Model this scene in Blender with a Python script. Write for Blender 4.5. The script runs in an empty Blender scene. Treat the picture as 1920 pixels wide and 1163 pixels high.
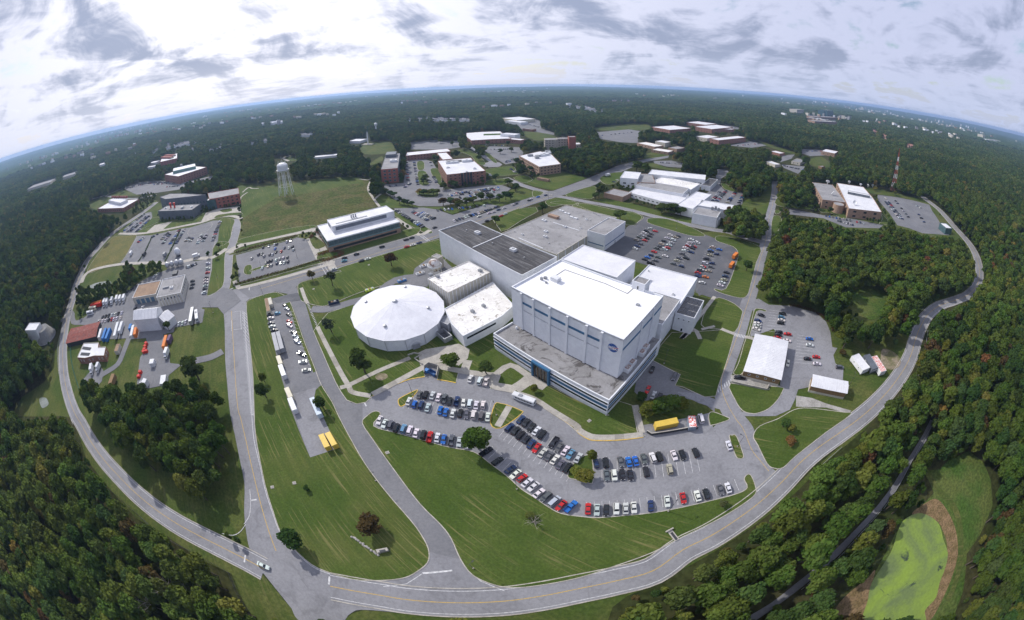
import bpy, bmesh, math, random
import numpy as np
from mathutils import Vector, Matrix
random.seed(7); RNG = np.random.default_rng(7)
SC = bpy.context.scene
COL = SC.collection
# ------------------------------------------------------------------ camera
HC = 120.0                                   # drone height above the ground, metres
CF, CA, PIT, ROLL, CX, CY = 653.9432, 0.0154089, 0.1911969, -0.0061840, 1018.1828, 283.4549
cd = bpy.data.cameras.new('camera'); cam = bpy.data.objects.new('camera', cd); COL.objects.link(cam)
SC.camera = cam
cd.type = 'PANO'; cd.panorama_type = 'FISHEYE_LENS_POLYNOMIAL'
cd.sensor_fit = 'HORIZONTAL'; cd.sensor_width = 36.0; cd.sensor_height = 36.0*1163/1920
cd.shift_x = (960-CX)/1920; cd.shift_y = (CY-581.5)/1163
_q = 1920/36.0/CF
cd.fisheye_polynomial_k0 = 0; cd.fisheye_polynomial_k1 = -_q; cd.fisheye_polynomial_k2 = 0
cd.fisheye_polynomial_k3 = -CA*_q**3; cd.fisheye_polynomial_k4 = 0
cd.fisheye_fov = math.radians(320)
cd.clip_start = 0.5; cd.clip_end = 200000
cam.matrix_world = Matrix.Translation((0, 0, HC)) @ Matrix.Rotation(math.pi/2-PIT, 4, 'X') @ Matrix.Rotation(ROLL, 4, 'Z')
# ------------------------------------------------------------------ light
SUN_AZ = Vector((-0.765, 0.644, 0)).normalized(); SUN_EL = math.radians(38)
sd = SUN_AZ*math.cos(SUN_EL) + Vector((0, 0, math.sin(SUN_EL)))
sl = bpy.data.lights.new('sun', 'SUN'); sl.energy = 3.2; sl.angle = math.radians(1.6); sl.color = (1.0, .955, .89)
so = bpy.data.objects.new('sun', sl); COL.objects.link(so); so.rotation_euler = sd.to_track_quat('Z', 'Y').to_euler(); so.location = (0, 0, 400)
SC.view_settings.view_transform = 'Standard'; SC.view_settings.look = 'None'
SC.view_settings.exposure = 0.42; SC.view_settings.gamma = 1.0; SC.view_settings.use_curve_mapping = False
SC.cycles.max_bounces = 5; SC.cycles.diffuse_bounces = 3; SC.cycles.glossy_bounces = 2; SC.cycles.transmission_bounces = 3
SC.cycles.transparent_max_bounces = 8; SC.cycles.volume_bounces = 0
SC.cycles.use_adaptive_sampling = True; SC.cycles.adaptive_threshold = 0.02
SC.cycles.use_denoising = True
SC.cycles.caustics_reflective = False; SC.cycles.caustics_refractive = False

class NT:                                     # tiny node-graph helper
    def __init__(s, tree): s.t = tree; s.t.nodes.clear()
    def n(s, typ, **kw):
        nd = s.t.nodes.new(typ)
        for k, v in kw.items(): setattr(nd, k, v)
        return nd
    def l(s, a, b): s.t.links.new(a, b)
    def val(s, sock, v):
        if hasattr(v, 'bl_idname') or isinstance(v, bpy.types.NodeSocket): s.l(v, sock)
        else: sock.default_value = v
    def math(s, op, a, b=0.0, c=None, clamp=False):
        m = s.n('ShaderNodeMath', operation=op); m.use_clamp = clamp
        s.val(m.inputs[0], a); s.val(m.inputs[1], b)
        if c is not None: s.val(m.inputs[2], c)
        return m.outputs[0]
    def vmath(s, op, a, b=(0, 0, 0)):
        m = s.n('ShaderNodeVectorMath', operation=op); s.val(m.inputs[0], a)
        if op == 'SCALE': s.val(m.inputs['Scale'], b)
        else: s.val(m.inputs[1], b)
        return m.outputs['Value'] if op in ('DOT_PRODUCT', 'LENGTH') else m.outputs[0]
    def noise(s, vec, scale, detail=4.0, rough=.55, dist=0.0):
        m = s.n('ShaderNodeTexNoise'); s.val(m.inputs['Vector'], vec)
        m.inputs['Scale'].default_value = scale; m.inputs['Detail'].default_value = detail
        m.inputs['Roughness'].default_value = rough; m.inputs['Distortion'].default_value = dist
        return m.outputs['Fac']
    def ramp(s, fac, lo, hi, a=0.0, b=1.0):
        m = s.n('ShaderNodeMapRange'); m.interpolation_type = 'SMOOTHSTEP'
        s.val(m.inputs[0], fac); m.inputs[1].default_value = lo; m.inputs[2].default_value = hi
        m.inputs[3].default_value = a; m.inputs[4].default_value = b
        return m.outputs[0]
    def mix(s, fac, a, b, blend='MIX'):
        m = s.n('ShaderNodeMix', data_type='RGBA', blend_type=blend)
        s.val(m.inputs[0], fac)
        for i, v in ((6, a), (7, b)): s.val(m.inputs[i], (*v, 1.0) if isinstance(v, tuple) and len(v) == 3 else v)
        return m.outputs[2]

# ------------------------------------------------------------------ sky: Nishita air with a broken cloud deck about 1500 m up
w = bpy.data.worlds.new('World'); SC.world = w; w.use_nodes = True
N = NT(w.node_tree)
sky = N.n('ShaderNodeTexSky', sky_type='NISHITA'); sky.sun_disc = False
sky.sun_elevation = SUN_EL; sky.sun_rotation = math.atan2(SUN_AZ.x, SUN_AZ.y)
sky.air_density = 1.2; sky.dust_density = 1.5; sky.ozone_density = 1.5
tc = N.n('ShaderNodeTexCoord'); D = tc.outputs['Generated']
sep = N.n('ShaderNodeSeparateXYZ'); N.l(D, sep.inputs[0])
zz = N.math('MAXIMUM', sep.outputs[2], 0.0)
inv = N.math('DIVIDE', 1.0, N.math('ADD', zz, 0.10))
plane = N.vmath('SCALE', D, inv)                                   # where the view ray meets the cloud deck
sp2 = N.n('ShaderNodeSeparateXYZ'); N.l(plane, sp2.inputs[0])
cb = N.n('ShaderNodeCombineXYZ'); N.l(sp2.outputs[0], cb.inputs[0]); N.l(sp2.outputs[1], cb.inputs[1])
pv = N.vmath('ADD', cb.outputs[0], (3.1, 5.7, 0))
n1 = N.noise(pv, .50, 6, .55, .6)                                  # banks of cloud
n2 = N.noise(N.vmath('ADD', pv, (11, 2, 0)), 1.5, 8, .62, .9)      # single puffs
n3 = N.noise(N.vmath('MULTIPLY', N.vmath('ADD', D, (2.3, 7.1, 1)), (3.6, 3.6, 6.5)), 1.0, 10, .60, .7)   # heaped cumulus seen side-on
thick = N.math('ADD', N.math('MULTIPLY', n1, .36), N.math('ADD', N.math('MULTIPLY', n2, .20), N.math('MULTIPLY', n3, .48)))
cover = N.ramp(thick, .40, .48)                                    # gaps of blue
shade = N.ramp(thick, .50, .61)                                    # thick cloud is grey underneath
cs = N.vmath('DOT_PRODUCT', D, tuple(sd))
glow = N.math('POWER', N.math('MAXIMUM', N.math('MULTIPLY_ADD', cs, .5, .5), 0.0), 4.0)   # forward scattering around the sun
bright = N.mix(glow, (.51, .55, .74), (1.05, 1.04, 1.12))
dark = N.mix(glow, (.29, .335, .48), (.36, .41, .56))
ccol = N.mix(shade, bright, dark)
hz = N.ramp(sep.outputs[2], 0.0, .13, 1.0, 0.0)
ccol = N.mix(N.math('MULTIPLY', hz, .5), ccol, N.mix(glow, (.46, .54, .74), (.92, .93, 1.02)))
bg1 = N.n('ShaderNodeBackground'); N.l(sky.outputs[0], bg1.inputs[0]); bg1.inputs[1].default_value = 0.10
bg2 = N.n('ShaderNodeBackground'); N.l(ccol, bg2.inputs[0]); bg2.inputs[1].default_value = 0.88
mx = N.n('ShaderNodeMixShader'); N.l(N.math('MAXIMUM', N.math('MULTIPLY', cover, .96), N.math('MULTIPLY', hz, .85)), mx.inputs[0])
N.l(bg1.outputs[0], mx.inputs[1]); N.l(bg2.outputs[0], mx.inputs[2])
wo = N.n('ShaderNodeOutputWorld'); N.l(mx.outputs[0], wo.inputs[0])

# ------------------------------------------------------------------ photo pixel -> place on the ground
TT = dict(A=(0, 0, 2.9078), B=(640, 0, 2.9078), C=(1280, 0, 2.9078), D=(0, 380, 2.9078), E=(640, 380, 2.9078), F=(1280, 380, 2.9078),
          G=(0, 763, 2.9078), H=(640, 763, 2.9078), I=(1280, 763, 2.9078), a=(680, 680, 4.8), b=(1060, 760, 4.8), c=(440, 540, 4.8),
          d=(140, 360, 4.8), e=(160, 240, 4.8), f=(640, 220, 4.8), g=(1000, 200, 4.8), h=(1340, 200, 4.8), k=(940, 380, 4.8),
          n1=(900, 460, 3.4205), n2=(640, 380, 3.878), n4=(120, 480, 4.472), n5=(1360, 560, 5.286), n6=(580, 360, 6.461),
          n7=(1480, 280, 5.333), s=(0, 0, 1))
def px(s):
    if not isinstance(s, str): return np.array(s, float).reshape(-1, 2)
    out = []; t = None
    for q in s.split():
        if ',' in q:
            x, y = q.split(','); o = TT[t]; out.append((o[0]+float(x)/o[2], o[1]+float(y)/o[2]))
        else: t = q
    return np.array(out)
_cr, _sr, _cp, _sp = math.cos(ROLL), math.sin(ROLL), math.cos(PIT), math.sin(PIT)
def rays(p):
    x = p[:, 0]-CX; y = CY-p[:, 1]; r = np.hypot(x, y)+1e-9; q = r/CF; th = q*(1+CA*q*q); s = np.sin(th)/r
    vx, vy, vz = x*s, y*s, -np.cos(th)
    vx, vy = _cr*vx-_sr*vy, _sr*vx+_cr*vy
    return np.stack([vx, -vz*_cp+vy*_sp, vy*_cp+vz*_sp], 1)
def G(s, z=0.0):
    v = rays(px(s)); return v[:, :2]*((HC-z)/np.maximum(-v[:, 2:3], 1e-3))
def G1(s, z=0.0): return G(s, z)[0]
def project(P):                               # world points -> photo pixels
    P = np.asarray(P, float); d = P-np.array([0, 0, HC]); d = d/np.linalg.norm(d, axis=1, keepdims=True)
    vx = d[:, 0]; vy = d[:, 1]*_sp+d[:, 2]*_cp; vz = -d[:, 1]*_cp+d[:, 2]*_sp
    vx, vy = _cr*vx+_sr*vy, -_sr*vx+_cr*vy
    th = np.arccos(np.clip(-vz, -1, 1)); q = th.copy()
    for _ in range(8): q = q-(q*(1+CA*q*q)-th)/(1+3*CA*q*q)
    r = CF*q; m = np.hypot(vx, vy)+1e-12
    return np.stack([CX+vx/m*r, CY-vy/m*r], 1)
def smooth(p, closed=False, n=4):
    p = np.asarray(p, float); m = len(p); out = []
    for i in range(m if closed else m-1):
        if closed: a, b, c, d = p[i-1], p[i], p[(i+1) % m], p[(i+2) % m]
        else: a, b, c, d = p[max(i-1, 0)], p[i], p[i+1], p[min(i+2, m-1)]
        for k in range(n):
            t = k/n; out.append(.5*((2*b)+(c-a)*t+(2*a-5*b+4*c-d)*t*t+(3*b-a-3*c+d)*t**3))
    if not closed: out.append(p[-1])
    return np.array(out)
def offset(c, d):                             # offset a polyline to its left by d
    c = np.asarray(c, float); t = np.gradient(c, axis=0); t /= np.linalg.norm(t, axis=1, keepdims=True)+1e-9
    return c+np.stack([-t[:, 1], t[:, 0]], 1)*d
def area(p): x, y = np.asarray(p)[:, 0], np.asarray(p)[:, 1]; return .5*np.sum(x*np.roll(y, -1)-np.roll(x, -1)*y)
def ccw(p): p = np.asarray(p, float); return p if area(p) > 0 else p[::-1]

# ------------------------------------------------------------------ materials
MT = {}
def mat(name, c1, c2=None, scale=.1, fine=1.5, famt=.25, rough=.85, bump=0.0, bscale=2.0, metal=0.0, spec=.3, coord='pos', obj_color=False, lo=.35, hi=.65, dist=0.0):
    if name in MT: return MT[name]
    m = bpy.data.materials.new(name); m.use_nodes = True; T = NT(m.node_tree)
    out = T.n('ShaderNodeOutputMaterial'); b = T.n('ShaderNodeBsdfPrincipled'); T.l(b.outputs[0], out.inputs[0])
    if coord == 'pos': vec = T.n('ShaderNodeNewGeometry').outputs['Position']
    else: vec = T.n('ShaderNodeTexCoord').outputs['Object']
    if obj_color: col = T.n('ShaderNodeObjectInfo').outputs['Color']
    elif c2: col = T.mix(T.ramp(T.noise(vec, scale, 6, .6, dist), lo, hi), tuple(c1), tuple(c2))
    else: col = tuple(c1)+(1.0,) if len(c1) == 3 else c1
    if famt:
        f = T.ramp(T.noise(vec, fine, 3, .6), .25, .75, 1-famt, 1+famt)
        mm = T.n('ShaderNodeMix', data_type='RGBA', blend_type='MULTIPLY'); mm.inputs[0].default_value = 1.0
        T.val(mm.inputs[6], col); cbn = T.n('ShaderNodeCombineColor'); [T.l(f, cbn.inputs[i]) for i in range(3)]; T.l(cbn.outputs[0], mm.inputs[7]); col = mm.outputs[2]
    T.val(b.inputs['Base Color'], col)
    b.inputs['Roughness'].default_value = rough; b.inputs['Metallic'].default_value = metal
    b.inputs['Specular IOR Level'].default_value = spec
    if bump:
        bn = T.n('ShaderNodeBump'); bn.inputs['Strength'].default_value = bump; bn.inputs['Distance'].default_value = .2
        T.l(T.noise(vec, bscale, 4), bn.inputs['Height']); T.l(bn.outputs[0], b.inputs['Normal'])
    MT[name] = m; return m
def tune(m, fn):
    T = NT.__new__(NT); T.t = m.node_tree
    b = [n for n in m.node_tree.nodes if n.type == 'BSDF_PRINCIPLED'][0]
    src = b.inputs['Base Color'].links[0].from_socket if b.inputs['Base Color'].links else tuple(b.inputs['Base Color'].default_value)
    fn(T, b, src); return m
def poss(T): return T.n('ShaderNodeNewGeometry').outputs['Position']
def mow(amount, ang, colr, sc=.32):           # rows of cut grass left by the mower
    def fn(T, b, src):
        p = poss(T); r = T.n('ShaderNodeVectorRotate', rotation_type='Z_AXIS'); T.l(p, r.inputs['Vector']); r.inputs['Angle'].default_value = ang
        st = T.vmath('MULTIPLY', r.outputs[0], (sc, .012, 0)); s1 = T.noise(st, 1.0, 5, .7)
        st2 = T.vmath('MULTIPLY', r.outputs[0], (1.0, .028, 0)); s2 = T.noise(st2, 1.0, 4, .7)
        patch = T.ramp(T.noise(p, .03, 3), .42, .56)
        f = T.math('MULTIPLY', T.math('MULTIPLY', T.ramp(s2, .53, .63), patch), amount)
        src = T.mix(T.ramp(T.noise(p, .018, 5, .65), .50, .72, 0, .6), src, (.105, .100, .034))
        c = T.mix(T.ramp(s1, .3, .7, 0, .5), src, (.038, .066, .012))
        T.l(T.mix(f, c, colr), b.inputs['Base Color'])
    return fn
grass = tune(mat('grass_mown', (.050, .082, .015), (.082, .108, .026), .035, 1.1, .24, .95, .5, 1.6, spec=.1), mow(.8, math.radians(127), (.165, .155, .062)))
grass2 = tune(mat('grass_verge', (.050, .078, .016), (.098, .105, .032), .05, .8, .28, .95, .5, 1.2, spec=.1), mow(.35, -.75, (.15, .13, .06)))
meadow = mat('meadow_grass', (.054, .074, .019), (.100, .092, .038), .045, .35, .42, .98, .9, .5, spec=.05, dist=.8)
dryfield = mat('dry_field_grass', (.150, .135, .052), (.115, .118, .045), .06, .5, .25, .98, .6, .7, spec=.05)
forest_floor = mat('forest_floor', (.030, .040, .012), (.052, .050, .022), .02, .4, .35, 1.0, .5, .6, spec=.05)
marsh = mat('marsh_grass', (.045, .085, .017), (.085, .105, .030), .06, .7, .35, .98, .8, .8, spec=.05)
reeds = mat('reed_bed', (.20, .135, .075), (.13, .095, .045), .25, 1.2, .35, .98, .9, 1.0, spec=.05)
bare = mat('bare_earth', (.27, .22, .165), (.12, .12, .055), .12, .8, .25, .98, .3, 1.2, spec=.05)
gravel = mat('gravel', (.36, .345, .325), (.25, .24, .22), .15, 1.5, .2, .95, .4, 2.0)
def worn(T, b, src):                          # patches, seams and oil along the lanes
    p = poss(T); a = T.ramp(T.noise(p, .16, 5, .65, 1.2), .50, .68, 0, .32); c = T.mix(a, src, (.09, .09, .095))
    cr = T.n('ShaderNodeTexVoronoi', feature='DISTANCE_TO_EDGE'); cr.inputs['Scale'].default_value = .11
    T.l(T.vmath('ADD', p, T.vmath('SCALE', T.n('ShaderNodeTexNoise').outputs['Color'], 6.0)), cr.inputs['Vector'])
    k = T.ramp(cr.outputs['Distance'], .003, .010, .16, 0.0)
    T.l(T.mix(k, c, (.07, .07, .075)), b.inputs['Base Color'])
asphalt = tune(mat('asphalt_aged', (.235, .235, .25), (.195, .195, .21), .04, 1.0, .10, .92, .15, 3.0), worn)
asphalt_d = tune(mat('asphalt_dark', (.085, .088, .10), (.11, .112, .122), .05, 1.0, .10, .9, .15, 3.0), lambda T, b, s: T.l(T.mix(T.ramp(T.noise(poss(T), .10, 6, .7, .8), .5, .7, 0, .5), s, (.16, .16, .17)), b.inputs['Base Color']))
asphalt_m = tune(mat('asphalt_mid', (.145, .147, .16), (.18, .18, .19), .05, 1.0, .10, .92, .15, 3.0), worn)
concrete = mat('concrete_pale', (.40, .375, .33), (.32, .30, .27), .25, 1.5, .12, .9, .1, 3.0)
kerbm = mat('kerb_concrete', (.44, .41, .36), (.30, .28, .24), .3, 2.0, .15, .9)
linew = mat('road_paint_white', (.62, .62, .62), (.40, .40, .41), .9, 3.0, .2, .8)
liney = mat('road_paint_yellow', (.50, .33, .06), (.38, .28, .12), .9, 3.0, .2, .8)
kerby = mat('kerb_paint_yellow', (.62, .40, .05), (.48, .34, .12), .5, 2.0, .2, .8)
white = mat('white_wall_panel', (.70, .715, .74), (.64, .655, .69), .12, .5, .05, .6, .06, .6, coord='pos')
bright_roof = mat('bright_white_roof', (.82, .82, .83), (.77, .77, .79), .10, .6, .05, .7)
white_roof = mat('white_roof_membrane', (.66, .66, .68), (.57, .57, .60), .10, .6, .05, .7)
def stains(col, amt, sc=.18, lo=.52, hi=.66):
    return lambda T, b, s: T.l(T.mix(T.ramp(T.noise(poss(T), sc, 8, .72, 1.6), lo, hi, 0, amt), s, col), b.inputs['Base Color'])
dome_roof = mat('round_roof_membrane', (.70, .70, .735), (.62, .62, .66), .09, .5, .04, .75)
hall_roof = mat('hall_roof_membrane', (.66, .66, .69), (.60, .60, .63), .09, .5, .04, .75)
dirty_white = tune(mat('stained_white_roof', (.74, .73, .72), (.62, .60, .57), .08, .9, .10, .8), stains((.15, .12, .07), .75, .22, .55, .64))
grey_roof = tune(mat('grey_gravel_roof', (.30, .295, .30), (.235, .23, .235), .07, 1.2, .10, .92), stains((.11, .105, .105), .55, .12))
def streaks(T, b, s):
    r = T.n('ShaderNodeVectorRotate', rotation_type='Z_AXIS'); T.l(poss(T), r.inputs['Vector']); r.inputs['Angle'].default_value = math.radians(42)
    T.l(T.mix(T.ramp(T.noise(T.vmath('MULTIPLY', r.outputs[0], (.05, .75, 0)), 1.0, 6, .75), .46, .66), s, (.155, .152, .155)), b.inputs['Base Color'])
dark_roof = tune(mat('weathered_dark_roof', (.042, .041, .045), (.070, .069, .072), .12, 1.2, .2, .9), streaks)
low_roof = tune(mat('low_block_gravel_roof', (.27, .265, .27), (.215, .21, .21), .10, 1.2, .08, .92), stains((.070, .064, .062), .9, .085, .51, .60))
roof_seal = mat('roof_sealant_grey', (.20, .20, .21), None, fine=1.0, famt=.1, rough=.9)
glass_dark = mat('window_glass', (.020, .026, .034), None, famt=0, rough=.08, spec=.8)
glass_blue = mat('curtain_glass', (.035, .075, .085), (.06, .11, .12), .4, famt=0, rough=.1, spec=.8)
blue_band = mat('blue_band_paint', (.035, .125, .24), None, famt=.05, fine=.4, rough=.5)
brick = mat('red_brick', (.29, .150, .112), (.225, .115, .088), .35, 2.5, .18, .9)
brick_tan = mat('tan_brick', (.33, .225, .165), (.27, .185, .135), .35, 2.5, .15, .9)
brick_pale = mat('pale_stone_wall', (.40, .36, .30), (.34, .31, .265), .3, 1.5, .1, .9)
brick_red = mat('bright_red_brick', (.31, .105, .075), (.25, .088, .064), .3, 2.0, .15, .9)
metal_grey = mat('grey_metal_panel', (.145, .16, .185), (.115, .13, .155), .2, 1.0, .06, .55, metal=.2)
metal_white = mat('white_corrugated_metal', (.66, .67, .69), (.58, .59, .61), .2, 1.0, .05, .5)
metal_seam = mat('galvanised_metal', (.42, .43, .45), None, famt=.1, fine=1.0, rough=.45, metal=.5)
beige = mat('beige_cladding', (.52, .49, .42), (.45, .42, .36), .3, 1.0, .08, .8)
brown = mat('brown_cladding', (.22, .145, .075), None, famt=.12, fine=1.0, rough=.85)
brown_roof = tune(mat('brown_ballast_roof', (.29, .20, .135), (.24, .165, .115), .15, 1.5, .12, .95), stains((.13, .09, .06), .5, .15))
rust = tune(mat('rusty_tin_roof', (.22, .055, .040), (.15, .045, .038), .3, 1.5, .25, .8), stains((.33, .22, .20), .6, .5))
red = mat('red_paint', (.50, .035, .022), None, famt=.06, rough=.5)
orange = mat('orange_paint', (.60, .18, .035), None, famt=.08, rough=.6)
blue = mat('blue_paint', (.035, .16, .42), None, famt=.06, rough=.5)
yellow = mat('yellow_paint', (.60, .42, .07), None, famt=.08, rough=.5)
cream = mat('cream_paint', (.62, .58, .45), (.52, .48, .38), .5, 1.0, .08, .6)
grey_m = mat('grey_equipment', (.30, .31, .33), (.24, .25, .27), .5, 2.0, .1, .6)
black_m = mat('black_rubber', (.018, .018, .020), None, famt=0, rough=.8)
dark_m = mat('dark_metal', (.055, .058, .065), None, famt=.1, rough=.5, metal=.3)
purple = mat('purple_tarp', (.13, .08, .14), None, famt=.15, rough=.8)
solar = mat('solar_panel', (.018, .020, .028), None, famt=0, rough=.2, spec=.7)
bark = mat('bark', (.085, .070, .055), (.060, .050, .040), 1.0, 3.0, .25, .95, coord='obj')
deadwood = mat('dead_wood', (.30, .27, .24), None, famt=.2, fine=3.0, rough=.95, coord='obj')
carpaint = mat('car_paint', (1, 1, 1), famt=0, rough=.13, spec=.35, obj_color=True)

# ------------------------------------------------------------------ mesh / object helpers
class MB:                                     # collects faces; build() links them as ONE mesh object
    def __init__(s): s.v = []; s.f = []; s.m = []
    def add(s, vs, fs, mi=0):
        b = len(s.v); s.v += [tuple(map(float, v)) for v in vs]; s.f += [tuple(b+i for i in f) for f in fs]; s.m += [mi]*len(fs); return s
    def box(s, c, d, rz=0.0, mi=0, top=1.0):
        hx, hy, hz = d[0]/2, d[1]/2, d[2]/2; cs, sn = math.cos(rz), math.sin(rz); vs = []
        for z, k in ((-hz, 1.0), (hz, top)):
            for x, y in ((-hx, -hy), (hx, -hy), (hx, hy), (-hx, hy)):
                x, y = x*k, y*k; vs.append((c[0]+x*cs-y*sn, c[1]+x*sn+y*cs, c[2]+z))
        return s.add(vs, [(3, 2, 1, 0), (4, 5, 6, 7), (0, 1, 5, 4), (1, 2, 6, 5), (2, 3, 7, 6), (3, 0, 4, 7)], mi)
    def prism(s, p, z0, z1, mi=0, top=True, bot=False):
        p = ccw(p); n = len(p); vs = [(x, y, z0) for x, y in p]+[(x, y, z1) for x, y in p]
        fs = [(i, (i+1) % n, n+(i+1) % n, n+i) for i in range(n)]
        if top: fs.append(tuple(range(n, 2*n)))
        if bot: fs.append(tuple(range(n-1, -1, -1)))
        return s.add(vs, fs, mi)
    def tube(s, a, b, r0, r1=None, n=6, mi=0, cap=True):
        r1 = r0 if r1 is None else r1; a, b = Vector(a), Vector(b); d = (b-a)
        if d.length < 1e-6: return s
        d.normalize(); u = d.orthogonal().normalized(); v = d.cross(u); vs = []
        for p, r in ((a, r0), (b, r1)):
            for i in range(n): t = 2*math.pi*i/n; vs.append(p+u*(r*math.cos(t))+v*(r*math.sin(t)))
        fs = [(i, (i+1) % n, n+(i+1) % n, n+i) for i in range(n)]
        if cap: fs += [tuple(range(n-1, -1, -1)), tuple(range(n, 2*n))]
        return s.add(vs, fs, mi)
    def lathe(s, c, prof, n=12, mi=0):
        vs = []; k = len(prof)
        for r, z in prof:
            for i in range(n): t = 2*math.pi*i/n; vs.append((c[0]+r*math.cos(t), c[1]+r*math.sin(t), c[2]+z))
        fs = [(j*n+i, j*n+(i+1) % n, (j+1)*n+(i+1) % n, (j+1)*n+i) for j in range(k-1) for i in range(n)]
        return s.add(vs, fs, mi)
    def strip(s, c, w, z, mi=0, h=0.0):
        l = offset(c, w/2); r = offset(c, -w/2); n = len(l)
        if h <= 0:
            vs = [(x, y, z) for x, y in l]+[(x, y, z) for x, y in r]
            return s.add(vs, [(i, n+i, n+i+1, i+1) for i in range(n-1)], mi)
        vs = [(x, y, z+h) for x, y in l]+[(x, y, z+h) for x, y in r]+[(x, y, z) for x, y in l]+[(x, y, z) for x, y in r]; fs = []
        for i in range(n-1): fs += [(i, n+i, n+i+1, i+1), (2*n+i, i, i+1, 2*n+i+1), (n+i, 3*n+i, 3*n+i+1, n+i+1)]
        return s.add(vs, fs, mi)
    def mesh(s, name, mats):
        me = bpy.data.meshes.new(name); me.from_pydata(s.v, [], s.f); me.update()
        for m in (mats if isinstance(mats, (list, tuple)) else [mats]): me.materials.append(m)
        if any(s.m): me.polygons.foreach_set('material_index', s.m)
        return me
    def build(s, name, mats, parent=None, loc=None, rz=0.0):
        o = bpy.data.objects.new(name, s.mesh(name, mats)); COL.objects.link(o)
        if parent: o.parent = parent
        if loc is not None: o.location = loc
        o.rotation_euler.z = rz
        return o
def link(name, me, parent=None, loc=(0, 0, 0), rz=0.0):
    o = bpy.data.objects.new(name, me); COL.objects.link(o); o.location = loc; o.rotation_euler.z = rz
    if parent: o.parent = parent
    return o
def empty(name, loc=(0, 0, 0), rz=0.0):
    o = bpy.data.objects.new(name, None); COL.objects.link(o); o.location = loc; o.rotation_euler.z = rz; o.empty_display_size = 1; return o
def tag(o, label=None, cat=None, group=None, kind=None):
    if label: o['label'] = label
    if cat: o['category'] = cat
    if group: o['group'] = group
    if kind: o['kind'] = kind
    return o
ORD = ['', 'first', 'second', 'third', 'fourth', 'fifth', 'sixth', 'seventh', 'eighth', 'ninth', 'tenth', 'eleventh', 'twelfth', 'thirteenth', 'fourteenth', 'fifteenth', 'sixteenth', 'seventeenth', 'eighteenth', 'nineteenth', 'twentieth']
ZC = [0.0]
def zup(): ZC[0] += .00015; return ZC[0]
CLEAR = []                                    # photo-space outlines of ground and buildings that no tree hides
def sheet(name, p, z, m, kind='structure', clear=True, poly=None):
    z = z+zup(); p = ccw(p); o = MB().add([(x, y, z) for x, y in p], [tuple(range(len(p)))]).build(name, m); tag(o, kind=kind)
    if clear: CLEAR.append(project(np.c_[p, np.zeros(len(p))]))
    return o
def rectfit(p):                               # the best-fitting rectangle to four measured corners
    p = ccw(p); c = p.mean(0); u = (p[1]-p[0])+(p[2]-p[3]); v = (p[3]-p[0])+(p[2]-p[1])
    lu, lv = np.linalg.norm(u)/2, np.linalg.norm(v)/2; a = math.atan2(u[1], u[0]); b = math.atan2(v[1], v[0])-math.pi/2
    d = (b-a+math.pi) % (2*math.pi)-math.pi; a = a+d/2
    U = np.array([math.cos(a), math.sin(a)])*lu/2; V = np.array([-math.sin(a), math.cos(a)])*lv/2
    return np.array([c-U-V, c+U-V, c+U+V, c-U+V])
# ================================================================== GROUND, ROADS, LOTS
def disc(name, r0, r1, z, m, n=96, rings=8):
    b = MB(); vs = []; fs = []
    rr = np.linspace(r0, r1, rings+1) if r0 > 0 else np.r_[1.0, np.linspace(r1/rings, r1, rings)]
    for r in rr:
        for i in range(n): t = 2*math.pi*i/n; vs.append((r*math.cos(t), r*math.sin(t), z))
    for j in range(len(rr)-1):
        for i in range(n): fs.append((j*n+i, (j+1)*n+i, (j+1)*n+(i+1) % n, j*n+(i+1) % n))
    if r0 <= 0: fs.append(tuple(range(n)))
    return tag(b.add(vs, fs).build(name, m), kind='structure')
disc('terrain', 0, 17500, -0.12, forest_floor, rings=20)
concrete2 = mat('concrete_weathered', (.30, .275, .235), (.25, .235, .21), .3, 1.5, .12, .9)
ZA, ZL, ZP, ZM = .0, .10, .13, .02            # asphalt, kerbed lawn, paths on lawn, paint on asphalt
def road(name, s, w, m=None, z=ZA, n=4, yellow=True, edges=True, kerbs=True, sm=True, yw=.28):
    c = G(s); c = smooth(c, False, n) if sm else c; z = z+zup()
    o = tag(MB().strip(c, w, z).build(name, m or asphalt), kind='structure')
    l, r = offset(c, w/2), offset(c, -w/2); CLEAR.append(project(np.r_[np.c_[l, np.zeros(len(l))], np.c_[r[::-1], np.zeros(len(r))]]))
    if yellow: MB().strip(c, yw, z+.015).build('centre_line', liney, o)
    if edges:
        for d in (w/2-.9, -w/2+.9): MB().strip(offset(c, d), .2, z+.015).build('edge_line', linew, o)
    if kerbs:
        for d in (w/2+.1, -w/2-.1): MB().strip(offset(c, d), .35, z-.03, h=.13).build('kerb', kerbm, o)
    return c
def lawn(s, m=None, z=ZL, n=3, sm=True, kerb=True, name='lawn', km=None, clear=True):
    p = G(s); p = smooth(p, True, n) if sm else p
    if not kerb: z = -.09+z*.2
    o = sheet(name, p, z, m or grass, clear=clear); z = z+zup()
    if kerb:
        q = np.r_[p, p[:1]]; MB().strip(q, .32, -.03, h=z+.05).build('kerb', km or kerbm, o)
    return o
def lot(name, s, m=None, z=ZA, sm=False, n=3):
    p = G(s); p = smooth(p, True, n) if sm else p
    return sheet(name, p, z, m or asphalt)
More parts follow.
